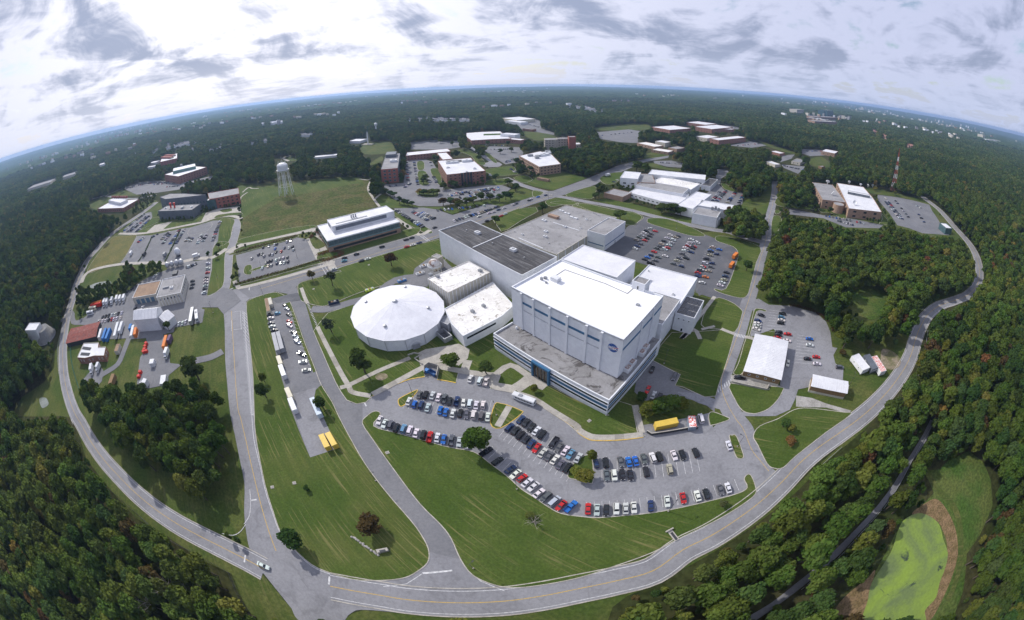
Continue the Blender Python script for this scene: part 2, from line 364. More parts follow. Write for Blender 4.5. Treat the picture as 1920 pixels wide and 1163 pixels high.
def path(s, w, z=ZP, m=None, sm=True, name='footpath', slab=0):
    c = G(s); c = smooth(c, False, 3) if sm else c; z = z+zup()
    if slab:
        o = tag(MB().strip(c, w-.05, z-.03).build(name, kerbm), kind='structure'); L = np.r_[0, np.cumsum(np.linalg.norm(np.diff(c, axis=0), axis=1))]; n_ = max(2, int(L[-1]/slab)); tone = (m or concrete, concrete2)
        for i in range(n_):
            d = np.linspace(L[-1]*i/n_+.03, L[-1]*(i+1)/n_-.03, 3); MB().strip(np.c_[np.interp(d, L, c[:, 0]), np.interp(d, L, c[:, 1])], w, z-.03, h=.03+.004*(i % 2)).build('slab', tone[1 if i % 5 in (2, 3) and i % 3 else 0], o)
        return o
    o = tag(MB().strip(c, w, z).build(name, m or concrete), kind='structure')
    return o
def lines(parent, segs, w=.14, z=ZM, m=None, name='marking'):
    b = MB()
    for a, c in segs:
        a, c = np.asarray(a), np.asarray(c); b.strip(np.array([a, c]), w, z)
    return b.build(name, m or linew, parent)
# --- big roads round the site
C_LEFT = 'e 640,668 600,700 520,760 430,820 340,880 250,945 170,1020 100,1100 D 480,310 448,372 415,450 395,530 365,630 347,740 342,840 350,950 375,1060 408,1150 G 440,90 490,180 560,280 640,370 740,470 850,560 970,640 1090,705 1210,765 1345,833 1440,885'
left_c = road('perimeter_road', C_LEFT, 9.6)
main_p = smooth(np.r_[G('D 1200,500 1218,590 1226,700 1228,860 1240,1000 1256,1160 G 1280,150 1310,300 1333,420 1332,520 1335,630'),
                      G('G 1375,830 1440,912 1510,1000 1590,1100 1640,1180 s 640,1200 H 20,1163 60,1120 110,1106 250,1115 450,1130 500,1050 400,900 100,945 0,925 G 1800,905 1700,860 1590,760 1530,680 1490,570 1450,440 1420,300 1392,130 1386,0 D 1380,950 1365,800 1350,650 1343,560 1360,525 1500,485 1400,440 1290,470')], True, 2)
main_road = sheet('main_road', main_p, ZA+.006, asphalt)
for s, wd, m in [('D 1262,590 1268,700 1280,900 1297,1120 G 1312,60 1345,200 1390,400 1430,560 1470,690 1505,785', .3, liney),
                 ('D 1330,600 1342,760 1360,960 1372,1150 G 1385,180 1415,310 1445,450 1485,575 1530,690 1600,775 1700,868 1800,912', .22, linew),
                 ('G 1330,640 1360,590 1366,515 1362,450', .22, linew), ('G 1210,690 1270,700 1310,680 1340,640', .22, linew)]:
    MB().strip(smooth(G(s), False, 4), wd, .026).build('marking', m, main_road)
for s in ('G 1365,511 1399,505', 'G 1338,808 1332,848', 'G 1797,925 1793,968', 'D 1360,458 1358,478', 'D 1272,466 1195,492'):
    MB().strip(G(s), .6, .026).build('stop_line', linew, main_road)
hb = MB(); A_ = smooth(G('D 1318,590 1335,800 1352,1000 1365,1160'), False, 12); B_ = smooth(G('D 1345,590 1362,800 1378,1000 1386,1160'), False, 12)
for i in range(0, len(A_)-1):
    j = min(i+2, len(B_)-1); hb.strip(np.array([A_[i], B_[j]]), .25, .026)
hb.build('hatching', linew, main_road)
turn = MB()
for s in ('D 1275,597 1310,590', 'D 1262,640 1262,700', 'D 1310,590 1316,690', 'D 1275,692 1320,688'): turn.strip(G(s), .22, .026)
turn.build('turn_lane_paint', linew, main_road)
CLEAR_MAIN = None
C_BOT = 'H -60,978 0,990 200,1025 350,1050 640,1068 900,1058 1100,1030 1300,990 1500,948 1700,893 I 0,780 150,705 300,610 420,520 540,410 640,305 735,225 850,145 960,65 F 1040,1110 1130,1015 1205,910 1245,830 1268,750 1295,680 1335,612 1400,562 1480,535 1560,500 1608,440 1618,370 1600,290 1560,220 1480,130 1400,40 n7 1370,505 1330,470'
bot_c = road('perimeter_road', C_BOT, 10.4, z=ZA+.012)
_q2 = np.r_[left_c, bot_c]; tag(MB().add([(x, y, -.112) for x, y in ccw(_q2)], [tuple(range(len(_q2)))]).build('site_ground', grass2), kind='structure')
mouth = sheet('drive_mouth', smooth(G('H 478,790 470,850 410,900 350,930 250,945 330,1010 640,1040 960,1005 960,987 850,975 720,920 650,830 600,720 540,640 430,560'), True, 2), ZA+.003, asphalt)
for s, wd in [('H 443,907 605,892', .6), ('H 230,980 355,965 440,910', .2), ('H 690,890 760,950 890,1003', .2)]: MB().strip(G(s), wd, .026).build('marking', linew, mouth)
# --- drive from the crossroads down past the front lot
drive_p = np.r_[smooth(G('c 470,60 500,120 560,270 640,500 720,700 780,860 880,1020 940,1152 H 60,190 130,310 250,470 380,620 450,720 478,790'), False, 2),
                smooth(G('H 650,830 600,720 540,640 430,530 300,360 180,190 115,90 a 0,500 0,360 c 1180,1030 1100,1045 1010,1010 960,940 910,850 800,600 710,390 640,150 580,70 560,-10'), False, 2)]
drive = sheet('drive', drive_p, ZA+.009, asphalt_m)
lines(drive, [G('c 1168,1030 1185,1065')], .6, .03)
# crossing: ladder of bars
cw = MB(); q0, q1 = G('c 645,140 735,345'), G('c 668,135 748,335')
for i in range(17):
    t = i/16.; cw.strip(np.array([q0[0]*(1-t)+q0[1]*t, q1[0]*(1-t)+q1[1]*t]), .45, .032)
cw.build('crosswalk', linew, drive)
# --- east-west avenue behind the white halls
av_p = G('D 1290,468 1450,428 1760,333 n6 180,868 860,640 1320,518 1480,462 f 990,962 1180,905 1440,803 1800,690 1870,665 g 180,757 480,650 760,530 840,512 960,480 1220,440 1215,460 1000,500 860,560 650,645 560,702 290,790 100,845 f 1700,792 1500,862 1280,952 1000,1060 n6 1575,557 850,777 200,1003 D 1640,432 1580,500 1500,485 1360,520')
avenue = sheet('avenue', av_p, ZA+.015, asphalt_m)
MB().strip(smooth(G('D 1420,470 1700,385 n6 300,915 900,715 1500,545 f 1250,925 1600,810 1900,705'), False, 3), .3, .03).build('centre_line', liney, avenue)
for s in ('n6 130,880 200,990', 'n6 165,870 235,975', 'n6 1335,530 1430,600', 'n6 1365,520 1460,590'): MB().strip(G(s), .35, .03).build('crosswalk', linew, avenue)
for i in range(1, 8):
    t = i/8.; q = G('n6 1335,530 1430,600 1365,520 1460,590'); MB().strip(np.array([q[0]*(1-t)+q[1]*t, q[2]*(1-t)+q[3]*t]), .4, .03).build('crosswalk', linew, avenue)
# cross street beyond the avenue, and street east of the white complex
road('street', 'g 60,790 250,812 500,860 750,905 1000,965 1300,1040 1600,1105 F 250,160 340,190 430,215', 7.0, asphalt, ZA+.005, yellow=False, edges=False)
road('street', 'f 1920,690 1750,650 1600,600 1480,545', 8.0, asphalt, ZA+.005, yellow=False, edges=False)
road('street', 'h 540,672 540,760 525,860 500,960 F 468,100 455,200 425,300 400,400 380,470 340,590 310,690 275,790 240,880 210,980 235,1080 290,1180 I 330,120 375,230 420,290 470,350', 8.6, asphalt, ZA+.018, edges=False, yw=.2, kerbs=False)
for i in range(7):
    q = G('F 190,1010 262,962 196,1035 266,982'); t = i/6.; MB().strip(np.array([q[0]*(1-t)+q[1]*t, q[2]*(1-t)+q[3]*t]), .45, .045).build('crosswalk', linew, avenue)
for i in range(8):
    q = G('F 288,712 345,725 283,728 340,741'); t = i/7.; MB().strip(np.array([q[0]*(1-t)+q[1]*t, q[2]*(1-t)+q[3]*t]), .45, .045).build('crosswalk', linew, avenue)
# --- paved areas
lot('front_parking_lot', 'a -20,360 90,295 200,235 300,190 420,145 560,100 690,50 850,80 1180,130 1140,225 1330,255 1400,280 1545,345 1700,445 1920,585 b 110,235 200,295 280,310 500,305 700,280 680,180 1290,70 1330,200 1470,60 1560,20 1680,330 1800,520 1905,600 1700,820 1500,930 1000,1000 400,1040 0,1010 H 1100,580 950,440 850,350 700,250 a 560,720 100,590 0,560 -60,500', asphalt, ZA)
lot('side_parking_lot', 'n1 1110,740 1270,810 1290,830 1250,900 1505,990 1505,1070 1420,1000 1180,960 1060,1000 990,940 1000,880', asphalt_m, ZA+.02)
lot('side_drive', 'b 1000,-120 1200,-20 1470,60 1500,110 1560,20 1420,-30 1200,-110', asphalt, ZA+.021)
lot('rear_parking_lot', 'k 1265,120 1330,130 1560,165 1840,290 1920,320 F 180,205 300,260 290,350 240,470 360,510 325,590 200,530 110,500 k 1780,840 1700,700 1300,560 1100,500 900,420 1150,205', asphalt_d, ZA+.006)
lot('rear_parking_lot', 'F 0,165 180,205 270,240 300,270 280,350 240,470 370,500 330,600 160,520 70,490 60,380 0,330', asphalt_d, ZA+.008)
lot('east_parking_lot', 'n5 230,20 330,0 430,60 650,70 900,140 1000,230 1040,330 1060,480 1110,490 1070,560 1090,640 1170,700 1165,810 900,770 860,870 720,900 690,1000 640,1100 500,1163 130,1163 180,1110 300,1140 450,1080 560,950 575,880 540,860 600,480 480,300 250,380 260,200 280,130', asphalt, ZA+.01)
lot('loading_yard', 'n5 50,760 180,760 520,860 570,880 430,870 400,900 60,840', gravel, ZL+.02)
lot('gravel_track', 'n5 700,960 860,985 1000,1040 1250,1110 1220,1140 1000,1080 700,1070', gravel, .02)
# left yard
lot('works_yard', 'd 60,1152 150,1080 230,1000 470,905 560,830 640,780 830,700 840,640 1110,620 1240,600 1235,700 1190,940 1280,900 1340,860 1420,880 1500,980 1340,1100 1290,1040 1150,1040 1120,1152 900,1152 n4 620,660 540,690 380,700 280,590 60,570 70,560 160,520', asphalt_m, .125)
lot('works_yard', 'n4 690,690 920,640 930,600 1160,560 1180,450 1000,400 600,420 560,700', asphalt_m, .128)
lot('equipment_pad', 'n4 690,690 830,660 880,760 890,900 990,910 880,1000 860,1080 720,1110 610,1110 640,850 700,760', asphalt_m, .13)
path('n4 985,925 1100,880 1230,850 1330,800', 5.5, .127, asphalt_m, name='yard_track')
path('n4 545,690 500,800 450,910 330,990 230,1060', 5.0, .127, asphalt_m, name='yard_track')
lot('yard_apron', 'n4 165,1130 160,1040 210,980 300,920 330,960 320,1050 240,1140', asphalt_m, .131)
path('D 300,650 340,640 390,600 400,650 450,655', 6, .02, asphalt_m, name='yard_track')
# strip lot of trailers
lot('trailer_lot', 'c 330,112 480,75 570,62 590,110 500,125 440,150 510,220 560,400 620,540 680,690 710,765 745,745 800,865 760,890 720,930 700,1010 G 1760,60 1845,225 1692,276 c 530,1152 490,1060 450,900 410,770 375,600 330,400 290,230 275,110', asphalt_m, .125)
lot('trailer_lot_slab', 'c 525,955 735,895 715,1000 G 1765,60 1845,225 1692,276 c 540,1130', asphalt, .132)
lot('connector', 'c 330,100 470,62 570,45 600,110 480,125 380,140', asphalt_d, .128)
# service drive to the round building
path('c 690,190 800,195 900,175 1050,130 1250,70 E 300,420 440,400', 6.5, .127, asphalt_m, name='service_drive')
lot('service_court', 'E 290,440 390,400 400,360 480,300 560,310 620,370 480,420 470,460 400,450', asphalt_m, .128)
# left car parks
lot('north_west_parking_lot', 'd 560,395 700,390 970,330 1050,320 1240,260 1310,255 1290,440 1240,520 1235,600 820,635 400,660 470,560', asphalt_m, ZL+.02)
lot('courtyard_parking_lot', 'd 430,380 450,330 640,190 690,180 700,230 620,320 580,370', asphalt_m, ZL+.022)
path('d 400,375 560,378 740,355 960,310 1140,275 1260,235 1400,215 1500,240', 6, .123, concrete, name='access_road')
lot('plaza', 'd 720,300 880,265 780,350 640,370', concrete, .128)
lot('plaza', 'd 1180,190 1290,150 1490,130 1500,200 1440,210 1250,240 1130,285', concrete, .128)
path('d 60,820 100,740 200,690 420,650 650,640 900,640 1100,600 1240,590 1370,510', 6, .126, concrete, name='access_road')
road('street', 'd 1440,245 1460,310 1430,430 1390,540 1375,650 1365,760 1350,850 1320,930', 9.5, asphalt, .006, yellow=False, edges=False)
lot('visitor_parking_lot', 'd 1450,570 1920,440 2010,410 2160,440 2270,600 2200,650 1480,810 1470,700', asphalt_m, .02)
path('d 1380,550 1500,480 1920,385 2150,340 2280,330', 8, .124, concrete, name='promenade')
path('d 2160,340 2230,500 2330,700', 6, .126, concrete, name='promenade')
path('d 1440,800 1470,850 1560,850 2330,640 n6 140,865 600,720 1000,600 1300,510', 4.0, .124, concrete)
path('n6 1050,320 1180,410 1330,520 f 800,1015', 4.5, .128, concrete)
path('n6 0,560 80,720 150,870', 6, .128, concrete)
lot('avenue_parking_lot', 'f 470,820 740,812 860,830 1000,880 1310,780 1420,795 1180,905 990,962 820,1015 740,985', asphalt_m, .016)
lot('north_parking_lot', 'f 380,605 560,590 590,390 660,380 760,380 820,400 880,500 900,600 930,650 1420,600 1530,640 1420,720 1000,780 900,800 700,800 480,740 400,680', asphalt_m, .016)
lot('far_parking_lot', 'f 620,225 840,205 1050,215 1070,270 930,290 630,290', asphalt_m, .016)
lot('far_parking_lot', 'f 1330,260 1600,270 1640,320 1600,400 1480,425 1370,360 1290,300', asphalt_m, .016)
path('f 1030,215 1180,280 1280,350 1370,410', 8, .02, asphalt, name='street')
lot('roundabout', 'f 1270,420 1330,400 1420,405 1450,425 1420,445 1330,450 1280,440', asphalt, .022)
lot('far_parking_lot', 'f 1560,0 1680,0 1790,30 1800,100 1920,140 1920,160 1620,110 1580,60', asphalt_m, .016)
lot('far_parking_lot', 'g 570,230 860,205 960,220 940,310 950,330 780,320 600,290', asphalt_m, .016)
lot('far_parking_lot', 'g 1080,490 1240,485 1350,510 1330,550 1200,540 1090,510', asphalt_m, .016)
lot('complex_parking_lot', 'g 1560,780 1660,690 1720,750 1900,770 1880,880 1800,890 1560,850', asphalt_m, .016)
lot('complex_drive', 'g 1650,560 1750,570 1760,600 1690,650 1680,700 1640,690', asphalt_m, .017)
lot('east_campus_parking_lot', 'n7 880,455 1080,480 1250,515 1400,555 1430,620 1480,690 1530,780 1600,860 1480,850 1330,840 1200,790 1080,760 1000,640 880,500', asphalt_m, .016)
lot('east_campus_parking_lot', 'n7 0,590 200,630 340,660 600,690 760,720 940,760 900,790 560,780 340,690 0,650', asphalt_m, .016)
lot('far_parking_lot', 'h 600,520 830,540 750,605 620,550', asphalt_m, .016)
lot('far_parking_lot', 'h 780,380 960,390 990,440 860,445 780,420', asphalt_m, .016)
lot('far_parking_lot', 'h 100,160 300,205 150,200 0,180', asphalt_m, .016)
lot('far_parking_lot', 'h 130,350 330,310 470,350 330,370', asphalt_m, .016)
lot('far_parking_lot', 'h 610,440 720,430 690,470 590,500', asphalt_m, .016)
lot('far_parking_lot', 'e 340,545 480,490 620,475 880,485 990,470 1140,430 1160,450 1000,500 840,555 600,590 460,600', asphalt_m, .016)
path('e 60,640 200,600 330,545 520,485', 7, .018, asphalt, name='street')
path('e 180,610 300,630 460,635 640,600', 7, .018, asphalt, name='street')
path('e 1380,240 1380,330 1375,460', 16, .018, asphalt, name='street')
path('h 1450,480 1450,520 1445,575', 14, .018, asphalt, name='street')
path('e 1840,250 1780,270 1830,298', 6, .02, concrete, name='street')
# --- kerbed lawns
lawn('H 115,90 140,50 a 100,440 150,445 155,478 100,572 300,632 560,702 780,762 960,792 1050,832 1140,902 1300,1022 1420,1132 H 1050,492 1130,547 1200,582 1300,597 1400,604 1550,592 1700,577 1861,547 I 150,512 300,472 352,440 335,395 350,370 372,374 395,430 396,475 330,530 200,610 0,708 H 1700,792 1500,865 1300,930 1100,970 960,985 850,975 720,920 650,830 600,720 540,640 430,530 300,360 180,190')
lawn('D 1345,565 1362,530 1490,490 1560,512 c 498,125 555,275 635,503 715,703 775,863 875,1023 935,1152 H 60,190 130,310 250,470 380,620 450,720 478,790 470,850 410,900 350,930 250,945 100,945 0,925 G 1800,905 1700,860 1590,760 1530,680 1490,570 1450,440 1420,300 1392,130 1386,0 D 1380,950 1366,800 1350,650')
lawn('D 1625,470 1650,432 1861,376 E 0,352 530,202 560,330 480,330 380,410 270,440 130,480 0,530 c 1000,95 900,130 850,150 790,165 700,150 645,132 590,105')
lawn('c 710,390 760,320 840,225 1000,172 1180,112 E 300,470 640,520 830,640 940,860 1030,900 1140,1000 1460,1160 b 360,95 470,-40 600,0 650,245 720,275 700,285 500,310 280,315 200,300 110,240 0,150 a 1700,450 1545,350 1400,290 1330,262 1220,240 1150,235 1160,190 1175,140 1000,110 860,92 840,180 760,165 670,150 690,60 600,30 550,60 560,125 420,150 300,195 200,240 90,300 c 1180,1030 1100,1045 1010,1010 960,940 910,850 800,600', sm=False)
lawn('F 100,665 170,525 260,540 320,585 322,615 285,705 200,690')
lawn('n1 1110,740 1160,640 1230,560 n5 -30,310 90,350 F 245,850 195,1000 180,1055 120,1060 0,1005 n1 1250,900 1285,830', sm=False)
lawn('F 178,200 190,182 260,190 420,240 400,330 370,450 352,505 310,520 200,490 172,468 235,470 285,350 303,280 275,240 200,215')
lawn('k 1312,165 1340,140 1500,150 1700,220 1825,285 1810,303 1690,295 1500,240 1340,190')
lawn('k 640,35 740,8 1000,62 1180,82 1262,125 1240,165 1160,207 1000,160 900,110')
lawn('k -80,150 0,110 150,55 310,40 330,80 180,160 60,240 0,260', sm=False)
lawn('k 440,0 560,-15 700,0 640,20 560,20')
lawn('n5 50,840 100,1010 170,1110 260,1140 330,1133 430,1090 520,1000 572,905 565,882 430,872 410,905')
lawn('n5 205,395 275,410 190,720 80,745 130,640')
lawn('n5 290,110 340,100 400,115 395,130 310,130 240,370 222,370 260,220')
lawn('I 385,160 420,105 520,65 610,15 700,8 880,30 915,42 780,140 620,265 550,330 500,335 460,310 410,210')
lawn('b 1290,85 1330,60 1450,105 1475,120 1450,140 1320,180 1300,165')
lawn('b 1475,285 1500,270 1540,280 1600,440 1595,475 1565,480 1530,450')
lawn('a 320,345 345,315 480,248 490,260 440,320 370,385 335,390', km=kerby)
lawn('a 1150,545 1190,375 1240,368 1310,385 1420,430 1430,460 1240,590', km=kerby)
lawn('b 20,640 70,530 180,450 240,480 250,680 205,700 100,670')
lawn('n5 1175,720 1170,640 1090,640 1070,560 1110,500 1300,500 1500,460 1760,490 1790,520 F 1225,810 1195,920 1100,1010 990,1095 920,1140 n5 1000,1070 880,990 700,960 720,905 850,910 1200,980', grass2, .05, kerb=False, sm=False)
sheet('bare_patch', smooth(G('n5 1560,500 1680,540 1740,620 1700,690 1600,700 1540,620'), True), .07, bare)
lawn('G 1330,645 1270,690 1190,680 1050,618 850,498 700,370 560,228 480,80 D 385,1060 366,900 361,760 380,650 415,560 d 60,1152 200,1000 620,780 830,700 1235,600 1190,935 1290,900 D 1130,575 1200,580 1218,640 1222,860 1240,1000 1256,1160 G 1280,150 1310,300 1333,420 1330,560', grass2, sm=False, kerb=False, z=.09)
lawn('d 1235,600 1265,460 1390,455 1370,510 1350,590 1345,800 1300,880 1190,930 1230,700')
lawn('d 1262,475 1310,250 1400,240 1440,260 1420,320 1385,450')
lawn('d 110,730 180,600 300,450 360,400 480,395 560,398 470,560 400,640 250,690', dryfield, .105, kerb=True)
lawn('d 50,815 100,760 230,700 440,665 640,650 830,660 830,700 560,830 470,905 230,1000 60,1080 20,950', grass2, .095, kerb=False, sm=False)
lawn('d 1025,390 1060,315 1230,275 1200,345')
lawn('d 780,345 890,265 1050,250 1175,190 1150,255 960,305')
lawn('d 560,365 600,340 700,330 730,340 690,360', z=.11)
lawn('d 595,330 690,240 760,230 770,260 650,315', z=.11)
lawn('d 400,375 430,330 690,130 770,110 780,140 690,185 640,195 450,345', grass2, z=.11, kerb=False)
lawn('d 1255,235 1300,205 1480,185 1500,205 1380,215 1290,235', z=.13)
lawn('d 1310,165 1400,150 1415,170 1340,185', z=.14)
lawn('d 1430,545 1920,410 2000,385 2010,405 1900,440 1450,560', grass2, z=.13)
lawn('d 1440,830 1500,812 1920,690 2250,590 2280,620 1920,720 1480,840', grass2, z=.135)
lawn('d 1525,735 1535,670 1590,660 1590,740', z=.13)
lawn('d 1590,700 1750,650 1740,665 1600,715', z=.13)
lawn('d 1505,420 1920,330 2150,300 2160,320 1920,380 1510,465', z=.128)
sheet('meadow', G('e 1405,975 1420,800 1400,680 1390,600 1370,540 1350,480 1480,500 A 1400,1000 1861,965 f 150,540 270,545 240,640 290,740 340,800 n6 850,170 620,240 0,440 d 2150,300 1920,340 1560,400'), -.10, meadow)
lawn('e 1400,800 1390,620 1365,480 1530,530 1740,510 A 1700,985 1861,968 f 150,540 200,600 100,600 A 1700,1050 1500,1075 e 1700,640 1500,760', grass, .06, kerb=False, clear=False)
path('f 160,555 240,565 275,550 240,640 295,740 345,805', 3.0, .1, concrete)
path('f 295,740 355,690', 3.0, .1, concrete)
path('e 1560,545 1500,545 1470,535 1415,580', 2.5, .1, concrete)
path('e 1460,580 1400,625 1390,690', 2.5, .1, concrete)
lawn('n6 0,560 60,530 180,620 190,660 70,690', grass2, z=.125); lawn('n6 100,760 220,700 1250,440 1300,510 1000,600 600,715 150,850', grass, z=.115)
lawn('f 345,810 290,740 360,690 480,745 700,805 900,805 1010,800 1420,730 1530,650 1650,640 1800,690 1440,800 1310,775 1000,870 860,825 480,815', grass, .06, kerb=False, sm=False)
lawn('f 480,840 800,1010 740,1035 480,890', grass, .06)
lawn('f 680,690 700,660 850,660 875,690 860,715 760,720', grass, .08)
lawn('f 690,490 760,490 790,600 700,600', grass, .08); lawn('f 685,400 740,400 745,465 690,470', grass, .08)
lawn('f 800,470 880,470 900,590 860,590', grass, .08)
lawn('f 1280,475 1530,440 1580,500 1600,512 1400,530 1320,500', grass, .08); lawn('f 1290,600 1320,570 1480,550 1530,570 1450,610 1300,610', grass, .08)
lawn('f 1550,545 1650,520 1720,560 1640,590', grass, .08)
lawn('f 1640,590 1730,555 1840,500 1920,490 g 230,575 490,640 180,752 0,715', grass, .07, kerb=False, sm=False)
lawn('f 1050,300 1130,285 1230,340 1300,420 1220,420 1170,350', grass, .07); lawn('f 1290,330 1330,325 1400,400 1370,405', grass, .07)
lawn('f 200,250 420,210 480,280 440,320 200,330', grass2, .07, kerb=False)
lawn('f 1640,140 1730,110 1920,170 1920,200 1700,190', grass2, .07, kerb=False); lawn('g 0,230 100,230 150,290 0,300', grass2, .07, kerb=False)
lawn('g 560,185 800,160 1000,150 1060,190 980,210 620,215', grass2, .07, kerb=False)
lawn('g 290,790 540,715 560,780 520,830 400,820', grass, .07); lawn('g 600,640 720,595 815,600 750,680 650,700', grass, .07)
lawn('g 110,850 230,820 390,860 390,895 290,880 160,900', grass, .07); lawn('g 400,890 460,870 700,920 980,980 940,1040 850,1060', grass, .07, clear=False)
lawn('g 530,845 650,830 900,870 1200,960 1430,1010 1700,1080 1800,1110 1800,1140 1500,1080 1000,950 750,890', grass, .05, kerb=False, sm=False)
lawn('g 0,755 90,770 60,800 0,810', grass, .07)
lawn('g 990,455 1060,410 1220,425 1200,445 1020,470', grass2, .07, kerb=False); lawn('g 1020,520 1100,510 1200,550 1320,560 1300,580 1100,550', grass2, .07, kerb=False)
lawn('g 1690,700 1720,690 1800,740 1860,760 1850,775 1730,745', grass, .07)
lawn('h 210,900 300,830 460,720 520,690 510,800 480,950 430,970', grass, .07, kerb=False, sm=False, clear=True)
lawn('h 560,890 565,820 620,830 830,900 900,920 820,930', grass, .07); lawn('h 540,940 560,930 590,940 580,960 550,965', grass, .07)
lawn('h 525,990 590,990 600,1060 560,1130 510,1150', grass, .07)
lawn('n7 300,590 440,600 560,640 550,700 420,640 320,630', grass, .07); lawn('n7 920,640 1000,740 900,750 930,700', grass, .07)
lawn('n7 760,385 900,390 1000,420 1250,480 1340,530 1100,480 880,450 800,430', grass2, .07, kerb=False)
lawn('n7 1400,560 1440,600 1520,700 1640,830 1700,890 1600,850 1480,700', grass2, .05, kerb=False)
lawn('h 370,290 500,340 720,410 700,425 480,360', grass2, .07, kerb=False); lawn('h 850,480 960,450 1050,530 960,550 880,540', grass2, .07, kerb=False)
lawn('e 40,710 70,650 180,620 430,640 480,680 440,720 330,760 180,760', grass2, .07, kerb=False)
lawn('e 190,605 330,560 460,600 450,610', grass2, .07, kerb=False); lawn('e 480,690 540,660 630,650 640,670 500,740', grass2, .07, kerb=False)
lawn('e 1780,275 1850,255 1910,265 1900,295 1830,295', grass2, .07, kerb=False)
lawn('f 260,415 360,350 370,390 270,430', grass2, .05, kerb=False)
# grass verge outside the left and bottom road; marsh clearing; pond hollow
lawn('G 1390,1163 1300,1020 1250,905 1100,835 900,695 740,605 560,400 470,280 430,150 390,60 D 330,1163 60,1163 120,1060 240,980 295,900 300,820 335,690 338,840 350,960 380,1090 G 400,30 470,160 560,300 700,440 850,570 1000,670 1190,765 1340,855 1440,925 1510,1005 1590,1100 1650,1200 s 500,1200', grass2, .03, kerb=False, sm=False)
lawn('s 600,1220 620,1180 H 60,1125 120,1108 250,1117 450,1132 700,1140 950,1124 1200,1087 1450,1022 1700,942 I 0,865 0,885 H 1720,965 1560,1030 1480,1090 1440,1200 s 1000,1240', grass2, .03, kerb=False, sm=False)
lawn('I 0,860 130,785 260,700 420,595 560,485 700,350 860,210 980,110 F 1100,1080 1200,970 1270,850 1283,850 1215,985 1110,1105 I 990,125 875,222 720,365 580,500 440,610 280,720 0,885', grass2, .03, kerb=False, sm=False)
creek = lot('lane', 'I 320,1163 480,1070 620,960 720,880 830,780 930,680 1060,540 1150,420 1230,280 1310,150 1350,70 1368,75 1330,180 1250,300 1180,430 1090,550 960,690 860,800 760,890 640,990 520,1080 400,1163', asphalt_m, .02)
lot('marsh', 'I 1270,570 1370,470 1320,350 1400,340 1450,290 1560,240 1640,300 1680,400 1690,540 1620,700 1550,800 1530,1000 1470,1163 1380,1180 1000,1180 860,1120 900,1040 1050,900 1160,690 1210,620', marsh, -.09)
sheet('reed_bed', smooth(G('I 1250,580 1330,520 1390,505 1450,580 1490,680 1500,800 1470,920 1420,1040 1350,1163 1290,1170 1380,900 1440,780 1420,680 1380,620 1300,600'), True), .03, reeds)
sheet('reed_bed', smooth(G('I 830,1110 900,1020 1000,940 1050,890 1020,1000 1010,1100 1000,1180 880,1180'), True), .03, reeds)
path('I 1325,350 1400,460 1470,530 1510,640 1515,800 1490,950 1440,1060', 3.2, .035, grass2, name='mown_path')
water = mat('pond_water', (.185, .265, .036), (.110, .150, .055), .035, .8, .12, .45, .02, 1.0, dist=1.2)
tune(water, lambda T, b, s: T.l(T.mix(T.ramp(T.noise(poss(T), .07, 7, .7, 1.0), .60, .66), s, (.03, .045, .03)), b.inputs['Base Color']))
sheet('pond', smooth(G('I 1175,670 1215,610 1300,580 1390,630 1420,720 1445,800 1430,880 1400,960 1380,1040 1320,1110 1305,1180 1000,1190 1010,1050 1030,960 1080,880 1140,780'), True), .05, water)
pale_water = mat('pond_water_pale', (.26, .28, .27), (.14, .16, .13), .1, 1.0, .1, .3)
sheet('pond', smooth(G('D 480,460 540,435 600,430 600,460 540,470'), True), .11, pale_water)
sheet('pond', smooth(G('D 215,1070 250,1065 265,1100 230,1120'), True), .05, pale_water)
sheet('clearing', smooth(G('F 920,500 980,465 1060,480 1110,530 1100,590 1030,640 960,590'), True), .03, marsh)
# --- concrete paths round the round building and the front door
path('c 600,0 640,110 660,140', 2.6); path('c 745,350 850,560 960,770 1030,890 1060,940 1225,972', 2.6, ZP+.01, slab=4); path('c 950,900 1040,870 1300,745 1580,630', 2.4, ZP+.005, slab=4)
path('c 1240,960 1450,850 1700,715 1790,690 1900,705', 3.0, m=concrete, slab=4); path('a 660,30 850,70 1000,95 1190,115', 3.2); path('a 950,-20 920,60', 4.0)
path('a 1190,115 1330,25 1480,110 1560,160', 3.2, ZP+.003); path('a 1200,110 1180,200 1300,230 1380,245', 4.5, ZP+.006); path('a 1370,240 1450,190 1540,110', 5.5, ZP+.009)
path('a 1390,275 1545,330 1700,430 1920,565 b 110,215 200,270 290,290 500,285 700,262', 2.6, ZP+.02, slab=3.5); path('b 630,0 660,130 690,250', 2.4, ZP+.007)
path('a 1215,575 1320,395', 2.6, .15); path('n1 1420,540 1505,520', 1.8); path('n5 -40,300 0,318 90,352', 2.2); path('n5 200,380 275,400', 2.2, .15)
lot('forecourt', 'E 420,820 460,800 640,770 700,800 690,850 640,890 560,870 480,880 430,890', concrete, .137)
lot('terrace', 'n1 330,830 440,895 400,930 270,880 300,850', concrete, .14)
lot('dumpster_pad', 'a 555,70 600,30 690,55 665,140 600,110 560,130', asphalt_m, .142)
path('F 95,745 60,690 n1 1290,600 1420,440 1505,330', 2.4, .135)
